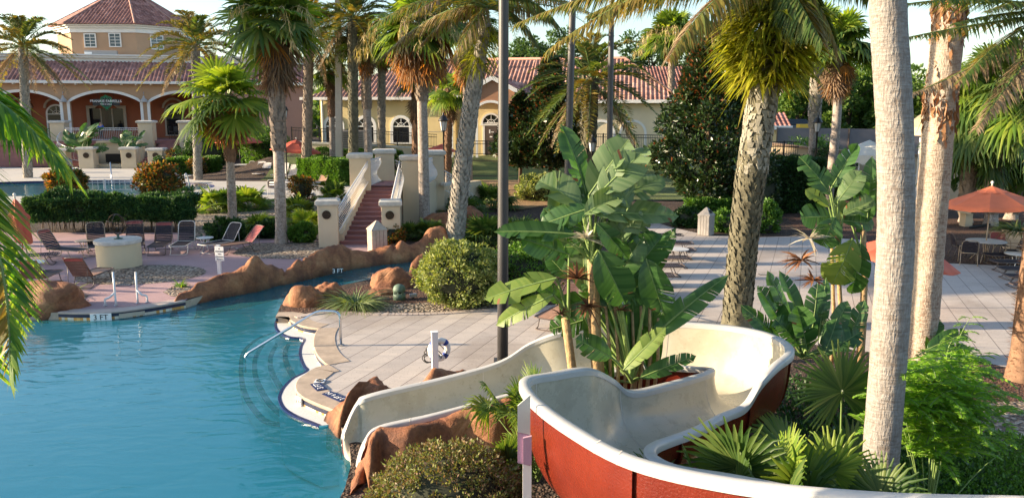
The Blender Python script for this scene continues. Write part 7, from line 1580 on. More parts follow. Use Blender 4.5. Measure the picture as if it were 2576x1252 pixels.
pal = [
 ('fan_small', 'short lime green fan palm rising before the pub arcade', pp(586, 560, 572, 258), (.21, .17), 0, 1.28, .4, dict(bark='bark_slim', boot=(.52, 1, 'boot_brown', .2, True), skirt=(2, 1.3, -.2))),
 ('fan', 'tall fan palm with a long boot-covered trunk left of the red umbrella', pp(708, 612, 692, 62), (.22, .20), 0, 1.2, .0, dict(boot=(.44, .95, 'boot', .24, True), skirt=(3, 1.15, -.75))),
 ('fan', 'slender fan palm with a narrow dead skirt left of the concrete pole', pp(832, 392, 832, 185, 60), (.24, .2), 1, .95, 1.1, dict(boot=(.6, 1, 'boot_brown', .2, True), skirt=(3, .9, -.3))),
 ('fan', 'fan palm with a brown skirt between the mossy trunk and the thin booted trunk', pp(924, 396, 918, 118, 58), (.32, .27), 2, 1.25, 2.0, dict(boot=(.55, 1, 'boot', .22, True), skirt=(1, 1.0, -.65))),
 ('fan', 'fan palm with a thin rough booted trunk beside the arched window', pp(956, 396, 960, 130, 61), (.2, .2), 1, 1.0, .5, dict(boot=(.1, 1, 'boot_grey', .26, True), skirt=(0, .8, -.4))),
 ('fan', 'big fan palm with a broad orange skirt standing at the bridge', pp(1069, 575, 1058, 78), (.25, .2), 2, 1.22, 2.7, dict(boot=(.66, .9, 'boot', .2, True), skirt=(2, 1.5, -.35))),
 ('fan', 'brown shaggy fan palm trunk hidden behind the big orange skirted palm', pp(1046, 405, 1046, 205, 60), (.26, .22), 1, .9, .9, dict(bark='boot_brown', boot=(.05, 1, 'boot_brown', .28, True), skirt=(3, 1.0, -1.5))),
 ('fan_small', 'small bright fan palm with a narrow dead skirt above the lantern', pp(1122, 415, 1130, 232, 52), (.2, .18), 0, .86, 2.2, dict(boot=(.2, 1, 'boot_brown', .2, True), skirt=(3, .85, -.55))),
 ('fan', 'fan palm with a dark grey skirt just behind the leaning date palm', pp(1178, 410, 1176, 70, 48), (.24, .2), 0, 1.2, 1.4, dict(boot=(.3, 1, 'boot', .25, True), skirt=(1, 1.25, -1.6))),
 ('fan', 'distant fan palm with pale flower stalks rising over the tile roof', pp(1690, 300, 1690, 95, 85), (.3, .26), 2, 1.9, 1.9, dict(skirt=(1, 1.2, -.5), boot=(.3, 1, 'boot', .25, True))),
 ('fan', 'fan palm with a pale grey trunk and brown skirt before the privacy screen', pp(2096, 400, 2112, 120, 44), (.26, .22), 2, 1.32, .3, dict(bow=.15, skirt=(1, 1.15, -1.0))),
 ('fan', 'fan palm with a white shaggy boot trunk behind the lantern on the right', pp(2048, 400, 2062, 95, 48), (.22, .24), 0, 1.25, 1.0, dict(boot=(.45, 1, 'boot_grey', .34, True))),
 ('feather', 'date palm with drooping dry fronds in front of the pub at far left', pp(55, 440, 58, 118, 62), (.27, .26), 1, 1.4, .3, dict(bark='boot', boot=(0, 1, 'boot_grey', .2, True), name='date_palm')),
 ('feather', 'date palm with golden fronds in front of the pub right bay', pp(488, 440, 492, 118, 60), (.26, .25), 1, 1.42, 1.2, dict(bark='boot', boot=(0, 1, 'boot_grey', .2, True), name='date_palm')),
 ('feather', 'date palm with a knobby straight trunk beside the tilted umbrella', pp(763, 440, 778, 92, 58), (.30, .27), 0, 1.3, 2.1, dict(bark='boot', boot=(0, 1, 'boot', .2, True), name='date_palm')),
 ('feather', 'date palm with a dark mossy trunk right of the concrete pole', pp(884, 440, 887, 50, 56), (.29, .27), 0, 1.3, .8, dict(bark='moss_boot', boot=(0, 1, 'moss_boot', .2, True), name='date_palm')),
 ('feather', 'bushy date palm with grey drooping fronds before the right roof', pp(1478, 420, 1487, 205, 46), (.36, .4), 2, 1.36, .0, dict(bark='moss_boot', boot=(0, 1, 'moss_boot', .22, True), name='date_palm')),
]
for kind, lab, (b, t), r, var, cs, cr, kw in pal: palm(kind, lab, b, t, r, var, cs, cr, **kw)
fan_clusters = [('wide drooping fan palm clump above the open umbrella, highest of the three', (2520, 560), (2520, 250), 36, 1.9), ('dark fan palm clump left of the open umbrella behind the play slide', (2455, 520), (2440, 360), 37, 1.35), ('fan palm clump at the right edge just over the open umbrella', (2570, 560), (2580, 380), 38, 1.5)]
for k, (lab, b, t, y, s) in enumerate(fan_clusters): palm('fan_dense', lab, *pp(*b, *t, y), (.28, .24), k, s, k * 1.3, boot=(.1, 1, 'boot', .24, True))
# leaning date palm by the channel
b, t = P(1143, 628), None; t = PY(1222, 60, b.y); fb = FB()
root = palm('feather', 'leaning date palm with a pale knobby trunk and ferns below its crown', b, t, (.31, .23), 0, 1, 0, crown=False, bark='boot_grey', boot=(0, .8, 'boot_grey', .15, True, 11, .095), name='date_palm', bow=-.12)
def px_frond(fb, pts, y, mats, K=60, lf=.5, wid=.034, vee=.3, **kw):
    q = [np.array(PY(u, v, yy)) for (u, v), yy in zip(pts, (y if hasattr(y, '__len__') else (y, y, y)))]; L = np.linalg.norm(q[1] - q[0]) + np.linalg.norm(q[2] - q[1])
    feather_curve(fb, q[0], q[1], q[2], L, K, lf, wid, mats[0], mats[1] if len(mats) > 1 else None, vee, 2, **kw)
y = b.y; tp = np.array(t) + np.array([.1, 0, .5]); c0 = (1232, 12)
for m_, tip, yt in (((1080, -50), (928, 75), y - 1), ((1100, 0), (955, 150), y + 1), ((1150, -70), (1010, 60), y - 2), ((1340, -50), (1428, 100), y - 1), ((1330, 0), (1400, 60), y + 1.5), ((1300, 10), (1362, 130), y), ((1200, 20), (1140, 150), y - 1.5), ((1180, -20), (1060, 110), y + 2), ((1300, -60), (1500, 40), y + 2)): px_frond(fb, (c0, m_, tip), (y, (y + yt) / 2, yt), (1, 3) if rng.random() < .5 else (0, 1), 100, .62, .05, droopl=1.0)
for k in range(26):
    az = rng.uniform(0, 6.28); el = rng.uniform(.1, 1.3); feather_frond(fb, tp, (math.cos(az) * math.cos(el), math.sin(az) * math.cos(el), math.sin(el)), 4.2, 50, .5, .04, .3, 0, 1)
fb.build('crown', ['feather_green', 'feather_gold', 'stem_green', 'feather_dry'], root, world=True)
def fern_mass(root, path, t0, t1, rad, n, L, W, name='fern_growth', bulge=1.0):
    fb = FB(); tt = rng.uniform(t0, t1, n); P_ = np.array([interp(path, x) for x in tt]); az = rng.uniform(0, 6.283, n); o = np.stack([np.cos(az), np.sin(az), np.zeros(n)], 1)
    prof = np.sin(np.clip((tt - t0) / (t1 - t0), 0, 1) * math.pi * .8 + .35) ** .7 * bulge
    strips(fb, P_ + o * (rad * rng.uniform(.4, 1.0, n) * prof)[:, None], o, L, W, 1.1, 0, 4, .35, .45, .5); return fb.build(name, ['fern'], root, world=True)
path = trunk_path(b, t, -.12); fern_mass(root, path, .80, .99, .5, 420, .42, .06)
# near date palm with the great fern collar
b = P(1852, 822); t = PY(1965, -30, b.y); pm = PY(1895, 400, b.y); path = [Vector(q) for q in bez(np.array(b), np.array(2 * pm - (b + t) / 2), np.array(t), np.linspace(0, 1, 12))]
root = thing('date_palm', 'near date palm with a dark scaly trunk under a huge yellow-green fern collar', 'palm tree', b, 0, 'palm trees round the pools'); mb = MB(); trunk_tube(mb, path, (.305, .325), n=20); mb.build('trunk', 'moss_boot', root, smooth=True, world=True)
mb = MB(); boots(mb, path, (.31, .32), 0, .5, 13, .06, .13, .04, 0, .6, True); mb.build('leaf_bases', 'moss_boot', root, world=True); mb = MB(); boots(mb, path, (.32, .33), .48, .86, 11, .06, .15, .03, 0, .9, False); mb.build('upper_leaf_bases', 'lichen_boot', root, world=True)
fern_mass(root, path, .72, 1.0, .92, 2600, .37, .10, bulge=1.15)
fb = FB(); y = b.y; c0 = (1962, -60)
for m_, tip, yt, mt in (((1690, -110), (1378, 128), y - 1.5, (1,)), ((1800, -60), (1685, 145), y - 2.5, (1, 3)), ((1660, -60), (1480, 40), y + 2, (1, 0)), ((1720, -120), (1300, 60), y + 1, (1, 0)), ((2040, -80), (2105, 120), y - 1, (0, 1)), ((2080, -120), (2240, 20), y + 1, (0, 1)), ((1880, -50), (1790, 90), y + 2, (1, 3)), ((2000, -20), (2070, 110), y - 2, (1, 0))): px_frond(fb, (c0, m_, tip), (y, (y + yt) / 2, yt), mt, 150, .66, .046, droopl=1.0, seg=2)
for k in range(24):
    az = rng.uniform(0, 6.28); el = rng.uniform(.2, 1.3); feather_frond(fb, np.array(t) + np.array([0, 0, .5]), (math.cos(az) * math.cos(el), math.sin(az) * math.cos(el), math.sin(el)), 4.5, 50, .5, .04, .25, 0, 1)
fb.build('crown', ['feather_green', 'feather_gold', 'stem_green', 'feather_dry'], root, world=True)
# two bare trunks close by
b = Vector((PY(2208, 1252, 8.2).x, 8.2, 0)); pts = [PY(2208, 1300, 8.2), PY(2212, 1200, 8.2), PY(2242, 800, 8.2), PY(2254, 560, 8.2), PY(2250, 300, 8.2), PY(2236, 60, 8.2), PY(2226, -180, 8.2), PY(2215, -620, 8.2), PY(2205, -1250, 8.2)]; pts = [Vector((pts[0].x, 8.2, 0))] + [Vector(q) for q in smooth_line([tuple(p) for p in pts], 3)]
root = thing('washingtonia_palm', 'thick grey ringed palm trunk nearest the camera, crown above the frame', 'palm tree', pts[0], 0, 'bare palm trunks near the slide'); mb = MB(); trunk_tube(mb, pts, (.195, .165), n=32, rough=.04, flare=.1); mb.build('trunk', 'bark_grey', root, smooth=True, world=True)
o = link('crown', CR['fan'][0], root); o.location = pts[-1] - pts[0]; o.scale = (1.3,) * 3
b = P(2318, 905); pts = [b] + [Vector(q) for q in smooth_line([tuple(PY(u, v, b.y)) for u, v in ((2320, 840), (2338, 600), (2362, 300), (2392, 0), (2415, -300), (2430, -760))], 3)]
root = thing('washingtonia_palm', 'second bare trunk with peeling orange bark behind the thick grey one', 'palm tree', pts[0], 0, 'bare palm trunks near the slide'); mb = MB(); trunk_tube(mb, pts, (.30, .29), n=28, rough=.08, flare=.08); mb.build('trunk', 'bark_warm', root, smooth=True, world=True)
fb = FB(); tt = np.concatenate([rng.normal(.46, .015, 60), rng.normal(.63, .03, 160), rng.normal(.72, .02, 60), rng.normal(.82, .025, 150), rng.uniform(.4, .95, 60)]); tt = np.clip(tt, .36, .97); Pq = np.array([interp(pts, x) for x in tt]); az = rng.normal(0, 1.2, len(tt)) + math.radians(-110); o = np.stack([np.cos(az), np.sin(az), np.zeros(len(tt))], 1)
strips(fb, Pq + o * .285, o, .16, .09, .25, 0, 3, 3.0, .6, .5); strips(fb, Pq + o * .29, o, .13, .08, .3, 0, 3, -3.0, .6, .5)
fb.build('peeling_bark', ['fibre'], root, world=True); o = link('crown', CR['fan'][1], root); o.location = pts[-1] - pts[0]; o.scale = (1.3,) * 3
# palm beyond the right edge: trunk foot and reaching fronds
b = P(2568, 955); root = thing('date_palm', 'date palm at the right edge with long dark fronds reaching in', 'palm tree', b, 0, 'palm trees round the pools'); t = PY(2690, 40, b.y); path = trunk_path(b, t, 0); mb = MB(); trunk_tube(mb, path, (.24, .3)); mb.build('trunk', 'boot_brown', root, smooth=True, world=True)
fb = FB(); n = 900; tt = rng.uniform(0, .5, n); az = rng.uniform(0, 6.283, n); o = np.stack([np.cos(az), np.sin(az), 0 * az], 1); strips(fb, np.array([interp(path, x) for x in tt]) + o * .22, o, .12, .02, .3, 0, 2, .4); fb.build('trunk_fibre', ['fibre'], root, world=True)
fb = FB(); y = b.y; c0 = (2690, 30)
for m_, tip, mt in (((2480, -20), (2268, 12), (0,)), ((2450, 60), (2276, 96), (0, 1)), ((2540, 60), (2420, 200), (0, 1)), ((2430, 190), (2285, 238), (3,)), ((2560, 170), (2456, 325), (3,)), ((2500, -90), (2330, -60), (0,)), ((2560, 20), (2400, 60), (0,)), ((2600, -20), (2480, 30), (0, 1)), ((2620, 120), (2590, 420), (0,)), ((2640, -140), (2560, -160), (0,))): px_frond(fb, (c0, m_, tip), (y, y - .6, y - 1.4), mt, 100, .42, .034, seg=2, droopl=.7)
fb.build('crown', ['feather_green', 'feather_gold', 'stem_green', 'feather_dry'], root, world=True)
# foreground palm at the left edge
root = thing('feather_palm', 'bright green feather palm hanging its fronds in from the left edge', 'palm tree', (-6.2, 4.6, 0), 0); mb = MB(); path = trunk_path((-6.2, 4.6, 0), (-6.0, 4.7, 5.3)); trunk_tube(mb, path, (.16, .13)); mb.build('trunk', 'bark_slim', root, smooth=True, world=True); fb = FB()
fr = [(((-460, 130), (-20, 90), (178, 440)), (4.7, 4.9, 5.2), (0,), .46), (((-460, 150), (40, 300), (26, 940)), (4.6, 4.3, 4.2), (0, 1), .34), (((-460, 160), (-120, 300), (-40, 920)), (4.7, 4.5, 4.4), (0, 1), .5), (((-460, 150), (-120, 60), (90, 360)), (4.8, 5.4, 5.9), (0,), .5), (((-460, 140), (-160, 320), (-20, 560)), (4.7, 4.5, 4.5), (0,), .42), (((-460, 140), (-60, 120), (140, 400)), (4.7, 4.6, 4.7), (0,), .42)]
for pts_, ys, mt, lf in fr: px_frond(fb, pts_, ys, mt, 96, lf, .026, seg=2, droopl=.6, vee=.15, t0=.3)
for k in range(9): az = rng.uniform(1.5, 4.8); feather_frond(fb, (-6.0, 4.7, 5.3), (math.cos(az), math.sin(az), rng.uniform(.2, 1.4)), 2.6, 44, .45, .03, .3, 0, 1)
fb.build('crown', ['feather_fresh', 'feather_gold', 'stem_green'], root, world=True)
# ---- palmetto shrubs
def palmetto_mesh(n, pet, Rr, nseg=20, mats=('fan_green', 'fan_lime', 'stem_green'), e0=5, e1=80, lime=.35):
    fb = FB(); D, el = sphere_dirs(n, e0, e1)
    for i in range(n):
        d = D[i]; L = pet * rng.uniform(.7, 1.15); p2 = d * L + np.array([0, 0, -.12 * L]); strip_tube(fb, bez(np.zeros(3), d * L * .5 + np.array([0, 0, .1 * L]), p2, np.linspace(0, 1, 5)), .016, .009, 2, 3); out = np.array([d[0], d[1], 0])
        ld = unit(d + np.array([0, 0, -.25])); nr = np.array([0, 0, 1.]) - out * .3 + rng.normal(0, .2, 3); fan_leaf(fb, p2, ld, nr, Rr * rng.uniform(.8, 1.15), nseg, rng.uniform(105, 140), .3 * rng.uniform(.5, 1.6), 1 if rng.random() < lime else 0)
    return fb.mesh('fronds', mats)
PM = [palmetto_mesh(26, .85, .62), palmetto_mesh(22, .75, .66, lime=.7), palmetto_mesh(24, .9, .6, lime=.1)]
PMT = [palmetto_mesh(15, 1.75, .62, 36, ('fan_green', 'fan_lime', 'stem_green'), 52, 86, .25)]
PMN = [palmetto_mesh(17, .9, .72, 34, lime=.25), palmetto_mesh(15, .8, .7, 34, ('fan_green', 'fan_lime', 'stem_green'), 0, 70, .2)]
def palmetto(lab, u, v, var, s, rz=0, near=False, z=0, y=None):
    b = P(u, v) if y is None else Vector((PY(u, v, y).x, y, z)); t_ = thing('palmetto', lab, 'palmetto', b, 0, 'palmetto clumps in the beds'); o = link('fronds', PMT[0] if near == 2 else (PMN if near else PM)[var % (2 if near else 3)], t_); o.scale = (s,) * 3; o.rotation_euler.z = rz; return t_
for a in (('sunlit palmetto clump left of the short lime fan palm', 545, 530, 1, 1.35, .3), ('palmetto clump directly behind the short lime fan palm trunk', 625, 525, 1, 1.3, 1.5), ('palmetto between the two palm trunks left of the bridge', 650, 590, 1, .95, 2.2), ('lit palmetto against the left bridge pillar', 775, 580, 1, 1.05, .9), ('palmetto crowding the foot of the left bridge stairs', 752, 545, 0, 1.0, 2.9), ('palmetto behind the left bridge railing', 840, 505, 0, 1.05, .1), ('dark palmetto at the foot of the big skirted palm', 1085, 600, 2, .8, .6), ('dark palmetto below the bridge side wall', 1040, 600, 2, .7, 1.9), ('large dark palmetto right of the leaning date palm', 1225, 620, 2, 1.25, 2.4), ('dark palmetto beyond the large one near the bridge', 1240, 525, 2, 1.35, .2), ('palmetto right of the thick dark light pole', 1310, 620, 2, 1.2, 1.1), ('palmetto under the right bridge pillar by the orange rocks', 1165, 545, 2, 1.1, .4)): palmetto(*a)
palmetto('green palmetto growing behind the left bend of the slide', 1355, 1010, 0, .82, .5, 2, .1, 10.3); palmetto('lime palmetto below the slide beside the mauve notice board', 1272, 1110, 0, .55, 2.3, 2, .3, 8.8)
palmetto('big palmetto filling the inside bend of the slide', 1865, 1190, 0, 1.02, 1.0, 2, .1, 7.3); palmetto('dark palmetto with one large round fan left of the thick trunk', 2090, 1050, 1, 1.1, .2, True, .1, 9.3); palmetto('palmetto at the bottom edge before the thick trunk', 2010, 1260, 0, .98, 2.0, 2, .1, 7.0); palmetto('low palmetto right behind the thick trunk', 2150, 1130, 1, .8, 3.0, True, .1, 8.6)
# single large upright fan left of the trunk
fb = FB(); q = np.array(PY(2118, 985, 8.9)); strip_tube(fb, bez(np.array([q[0] + .1, 8.9, .2]), np.array([q[0] + .05, 8.95, q[2] * .6]), q, np.linspace(0, 1, 6)), .016, .011, 1, 5); fan_leaf(fb, q, np.array([-.12, .25, 1.]), np.array([.05, -1., .35]), .66, 44, 150, .12, 0, .62)
t_ = thing('fan_frond', 'single wide round green fan leaf standing upright left of the thick trunk', 'palm leaf', (q[0] + .1, 8.9, .2)); fb.build('leaf', ['fan_green', 'stem_green'], t_, world=True)
# ---- leafy shrubs and hedges
def shrub(name, lab, cat, c, r, n, L, W, mat, core=True, nclump=90, cs=.28, group=None, shell=.35, zmin=.02, extra=None, stem=True):
    c = Vector(c); t_ = thing(name, lab, cat, (c.x, c.y, 0 if c.z - r[2] < .5 else c.z - r[2]), 0, group); fb = FB(); p, o = clump_cloud(n, c, r, nclump, cs * min(r), shell, zmin); leaves(fb, p, L, W, o, 0, .7, .3)
    ms = [mat]
    if extra: k = rng.random(len(p)) < extra[1]; leaves(fb, p[k], L, W, o[k], 1, .7, .3); ms.append(extra[0])
    fb.build('foliage', ms, t_, world=True)
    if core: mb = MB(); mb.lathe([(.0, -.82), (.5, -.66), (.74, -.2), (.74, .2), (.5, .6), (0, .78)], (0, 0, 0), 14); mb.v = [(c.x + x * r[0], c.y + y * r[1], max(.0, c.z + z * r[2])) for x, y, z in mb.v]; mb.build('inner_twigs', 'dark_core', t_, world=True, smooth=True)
    if stem:
        z0 = t_.location.z
        mb = MB()
        for k in range(3): a = k * 2.1; mb.tube([(c.x + .04 * math.cos(a), c.y + .04 * math.sin(a), z0 - .05), (c.x + r[0] * .4 * math.cos(a), c.y + r[1] * .4 * math.sin(a), c.z)], .02, 5)
        mb.build('stems', 'twig', t_, world=True)
    return t_
c = P(1155, 778); shrub('round_shrub', 'clipped ball of pale yellow-green leaves in the island bed', 'shrub', c + Vector((0, .5, .85)), (1.12, 1.0, .88), 15000, .085, .05, 'box_leaf', True, 260, .2, 'clipped shrubs', .25)
c = P(1310, 765); shrub('round_shrub', 'darker loose shrub between the ball bush and the light pole', 'shrub', c + Vector((0, .8, .7)), (1.0, .8, .75), 6000, .09, .055, 'hedge_leaf', True, 120, .26, 'clipped shrubs')
c = Vector(PY(1125, 1262, 8.2)); shrub('reddish_shrub', 'clipped shrub of tiny reddish green leaves at the bottom edge', 'shrub', c, (.88, .78, .60), 26000, .042, .022, 'reddish_bush', True, 420, .17, 'clipped shrubs', .22)
def box_hedge(lab, a, b, d, h, n, L, W, mat, name='hedge', z=0, core='dark_core', zlow=0.0, rnd=.25, group='clipped hedges', twigs=0):
    a, b = Vector(a), Vector(b); ax = (b - a); Ln = ax.length; ax.normalize(); q = Vector((-ax.y, ax.x, 0)); t_ = thing(name, lab, 'hedge', (a + b) / 2, 0, group)
    f = rng.random((n, 3)); face = rng.random(n); x = f[:, 0] * Ln; yv = (f[:, 1] - .5) * d; zz = zlow + f[:, 2] * (h - zlow)
    areas = np.array([Ln * d, Ln * h, Ln * h * .3, d * h, d * h]); cum = np.cumsum(areas / areas.sum()); k = np.searchsorted(cum, face)
    dep = rnd * rng.random(n) ** 2 * .7; out = np.zeros((n, 3)); A, Q_ = np.array(ax), np.array(q)
    zz = np.where(k == 0, h - dep, zz); yv = np.where(k == 1, -d / 2 + dep, np.where(k == 2, d / 2 - dep, yv)); x = np.where(k == 3, dep, np.where(k == 4, Ln - dep, x))
    out[k == 0] = (0, 0, 1); out[k == 1] = -Q_; out[k == 2] = Q_; out[k == 3] = -A; out[k == 4] = A
    lump = np.array([noise.noise(Vector((x[i] * 1.1, yv[i] * 1.1, zz[i] * 1.6 + a.x))) for i in range(n)]); pts = np.array(a)[None] + A * x[:, None] + Q_ * yv[:, None]; pts[:, 2] += z + zz; pts += out * (lump * rnd * .9)[:, None]
    fb = FB(); leaves(fb, pts, L, W, out, 0, .7, .2); fb.build('foliage', [mat], t_, world=True)
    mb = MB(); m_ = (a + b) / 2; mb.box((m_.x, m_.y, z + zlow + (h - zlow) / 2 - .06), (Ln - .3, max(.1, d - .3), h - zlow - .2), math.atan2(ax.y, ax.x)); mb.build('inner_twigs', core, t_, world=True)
    if twigs:
        mb = MB()
        for i in range(twigs): p = a + ax * random.uniform(.1, Ln - .1) + q * random.uniform(-d * .35, d * .35); s = Vector((random.gauss(0, .18), random.gauss(0, .12), 0)); mb.tube([(p.x, p.y, 0), (p.x + s.x * .4, p.y + s.y * .4, h * .4), (p.x + s.x * 1.5, p.y + s.y, h * .72)], .018, 4, caps=False)
        mb.build('stems', 'twig', t_, world=True)
    return t_
a, b = P(95, 592), P(480, 590); a.y += 1.4; b.y += 1.4; a.x *= 1.04; b.x *= 1.04
box_hedge('long dark juniper hedge with bare lower stems behind the loungers', a, b, 1.7, 1.5, 42000, .15, .05, 'juniper', zlow=.5, rnd=.55, twigs=70)
a, b = P(770, 462), P(868, 470); box_hedge('clipped bright hedge beside the white loungers and the concrete pole', a + Vector((0, 1, 0)), b + Vector((.2, 1, 0)), 2.2, 1.75, 14000, .16, .1, 'hedge_leaf')
box_hedge('low clipped hedge strip along the foot of the ramp wall', PY(800, 397, 63.5) * 1.0, PY(1010, 402, 63), 1.0, .9, 7000, .15, .1, 'hedge_leaf', z=-.2)
for k, (u0, u1, v, h, lab) in enumerate(((432, 545, 436, 1.25, 'rounded low hedge before the pub stairs, right of the litter bin'), (620, 700, 428, 1.0, 'low hedge strip behind the pale table and red umbrella'))): a, b = P(u0, v), P(u1, v); box_hedge(lab, a, b, 2.2, h, 8000, .16, .1, 'hedge_leaf')
shrub('round_shrub', 'big round bush left of the tall booted palm', 'shrub', P(650, 436) + Vector((0, 2.5, 1.9)), (1.9, 1.6, 1.9), 9000, .18, .11, 'hedge_leaf', True, 160, .26, 'clipped shrubs'); shrub('round_shrub', 'dark mound of leaves behind the pub stairs hedge', 'shrub', P(480, 432) + Vector((0, 3.5, 1.4)), (2.6, 1.2, 1.5), 7000, .18, .11, 'dark_leaf', True, 120, .3, 'clipped shrubs')
shrub('round_shrub', 'dark ball topiary before the right stair pillar of the pub', 'shrub', P(403, 440) + Vector((0, 0, .85)), (.62, .6, .62), 2600, .12, .07, 'dark_leaf', True, 50, .3, 'clipped shrubs')
for u, v, rx, rz_, lab in ((168, 490, 1.15, .95, 'orange and green crotons left of the far pool urn'), (402, 488, 1.25, 1.0, 'red-orange crotons at the right end of the far pool')): shrub('croton', lab, 'shrub', P(u, v) + Vector((0, 0, rz_ * .85)), (rx, 1.0, rz_), 3800, .22, .1, 'croton', True, 70, .3, 'croton shrubs', extra=('dark_leaf', .5))
for u, v, r_, lab in ((985, 620, .45, 'small red-flowered shrub behind the litter bin'), (440, 424, .9, 'brown croton beside the pub stair pillar'), (500, 440, .8, 'red potted flowers below the rounded hedge'), (760, 503, .75, 'small dark croton under the white rails'), (835, 440, 0.8, 'rusty shrub between hedge and mossy trunk')): shrub('croton', lab, 'shrub', P(u, v) + Vector((0, .2, r_ * .9)), (r_, r_, r_), 1500, .12 * (r_ + .4), .06, 'croton', True, 40, .3, 'croton shrubs', extra=('dark_leaf', .5))
for u, v, rx, rz_, mat, lab in ((1350, 505, 1.3, .8, 'box_leaf', 'pale shrub under the first magnolia'), (1735, 572, .8, .45, 'dark_leaf', 'low green shrub left of the grey litter bin'), (1840, 585, .9, .5, 'hedge_leaf', 'low shrub right of the grey litter bin'), (1925, 588, .62, .75, 'hedge_leaf', 'round yellow-green shrub beside the dark scaly trunk'), (1920, 545, .8, 1.5, 'magnolia', 'rusty leaved upright shrub behind the dark scaly trunk'), (2040, 480, 2.0, 1.9, 'hedge_leaf', 'tall bright shrub under the lantern on the right'), (2085, 500, 1.7, 1.7, 'dark_leaf', 'rounded dark shrub right of the lantern'), (560, 610, .7, .55, 'dark_leaf', 'dark low shrub left of the short lime palm'), (670, 600, .6, .4, 'dark_leaf', 'dark ground shrub between the two palms'), (755, 612, .5, .4, 'hedge_leaf', 'small light shrub left of the bridge pillar'), (2370, 470, 1.6, 1.5, 'dark_leaf', 'dark shrub behind the play slide'), (2300, 470, 2.2, 1.2, 'dark_leaf', 'dark shrub mass behind the climbing frame'), (1180, 400, 0.8, .8, 'croton', 'reddish low shrub at the porch fence')): shrub('leafy_shrub', lab, 'shrub', P(u, v) + Vector((0, .3, rz_ * .8)), (rx, rx * .8, rz_), int(2600 + 2600 * rx), .13, .075, mat, True, 70, .3, 'loose shrubs in the beds')
a, b = P(1925, 540), P(2060, 535); box_hedge('tall dark clipped hedge right of the dark scaly trunk', a + Vector((0, 1.5, 0)), b + Vector((0, 1.5, 0)), 2.4, 2.7, 16000, .15, .09, 'dark_leaf'); a, b = P(1740, 548), P(1860, 545); box_hedge('low sunlit hedge in front of the second magnolia', a + Vector((0, .8, 0)), b + Vector((0, .8, 0)), 1.4, .8, 8000, .13, .08, 'hedge_leaf')
a, b = PY(1290, 445, 62), PY(1130, 445, 62)
box_hedge('low lit hedge on the lawn right of the bridge', PY(1125, 440, 50) * 1.0, PY(1200, 440, 50), 1.2, .8, 4000, .14, .09, 'hedge_leaf', z=-1.0) if False else None
# strap-leaved clumps
def clump(name, lab, b, n, L, W, mats, r=.16, droop=.8, up=1.1, split=.0, cat='plant', group=None):
    t_ = thing(name, lab, cat, b, 0, group); fb = FB(); az = rng.uniform(0, 6.283, n); o = np.stack([np.cos(az), np.sin(az), 0 * az], 1); bs = np.array(b) + o * (r * rng.random(n))[:, None]; strips(fb, bs, o * rng.uniform(.25, 1.0, (n, 1)), L, W, droop, 0, 5, up, .35, .3); fb.build('leaves', mats, t_, world=True); return t_
clump('grass_clump', 'variegated fountain of long grass leaves on the pool island', P(895, 772), 420, .95, .032, ['strap_leaf'], .2, .85, 1.0)
clump('lily_clump', 'dark green strap-leaved clump beside the left boulder', P(163, 745), 70, .62, .06, ['strap_leaf'], .15, .6, 1.0); clump('lily_clump', 'tiny lime tuft at the start of the long low rock', P(455, 722), 40, .34, .03, ['feather_fresh'], .1, .5, 1.2)
clump('lily_clump', 'small dark tuft behind the loungers under the juniper hedge', P(515, 600), 60, .7, .05, ['dark_leaf'], .25, .9, .9); clump('grass_clump', 'spiky tuft on the paving edge right of the peeling trunk', P(2350, 870), 60, .6, .03, ['strap_leaf'], .15, .8, .9)
b = P(2562, 640); t_ = thing('potted_plant', 'feathery green plant overflowing the cream pot', 'plant', b + Vector((0, 0, .8))); fb = FB(); n = 260; az = rng.uniform(0, 6.283, n); o = np.stack([np.cos(az), np.sin(az), 0 * az], 1); strips(fb, np.array(b) + np.array([0, 0, .8]) + o * .2, o, .95, .05, .7, 0, 5, 1.0); fb.build('leaves', ['feather_green'], t_, world=True)
# ---- bird of paradise plants: leaves given as (base, tip, width px, depth shift, tilt, material)
def bop(lab, y, stems, leaves_, mats, feet, flowers=(), K=26, name='bird_of_paradise'):
    ft = Vector((PY(feet[0], feet[1], y).x, y, 0)); t_ = thing(name, lab, 'plant', ft, 0, 'bird of paradise plants'); s = sc_at(y); mb = MB()
    for pts, r0, r1 in stems: q = [PY(u, v, y + dy) for u, v, dy in pts]; q = [Vector((q[0].x, q[0].y, 0))] + q if q[0].z > .1 else q; mb.tube(q, np.linspace(r0, r1, len(q)), 8)
    if stems: mb.build('stem', 'stem_tan', t_, world=True, smooth=True)
    fb = FB()
    for (bu, bv), (tu, tv), w_, dy, tilt, mt, (su, sv) in leaves_:
        a = np.array(PY(bu, bv, y + dy)); b2 = np.array(PY(tu, tv, y + dy - .15 + .3 * rng.random())); d = b2 - a; L = np.linalg.norm(d) * 1.06; nr = np.array([tilt[0], tilt[1], tilt[2]], float)
        paddle(fb, a, d, L, w_ / s * .84, nr, rng.uniform(.06, .24), mt, K, rng.uniform(.25, .6), .24, None, 3, rng.uniform(.0, .16)); sp = np.array(PY(su, sv, y + dy * .3)); sp[2] = max(.05, sp[2]); petiole(fb, sp, a, .03, .018, 3, .05)
    fb.build('leaves', mats, t_, world=True)
    for u, v, mt, r, n in flowers:
        fb = FB(); c = np.array(PY(u, v, y - .3)); az = rng.uniform(0, 6.283, n); o = np.stack([np.cos(az), np.sin(az) * .6, rng.uniform(-.3, .8, n)], 1); strips(fb, np.tile(c, (n, 1)), o, r, r * .17, .4, 0, 3, .25); fb.build('flower' if mt == 'white_petal' else 'dried_flower', [mt], t_, world=True)
    return t_
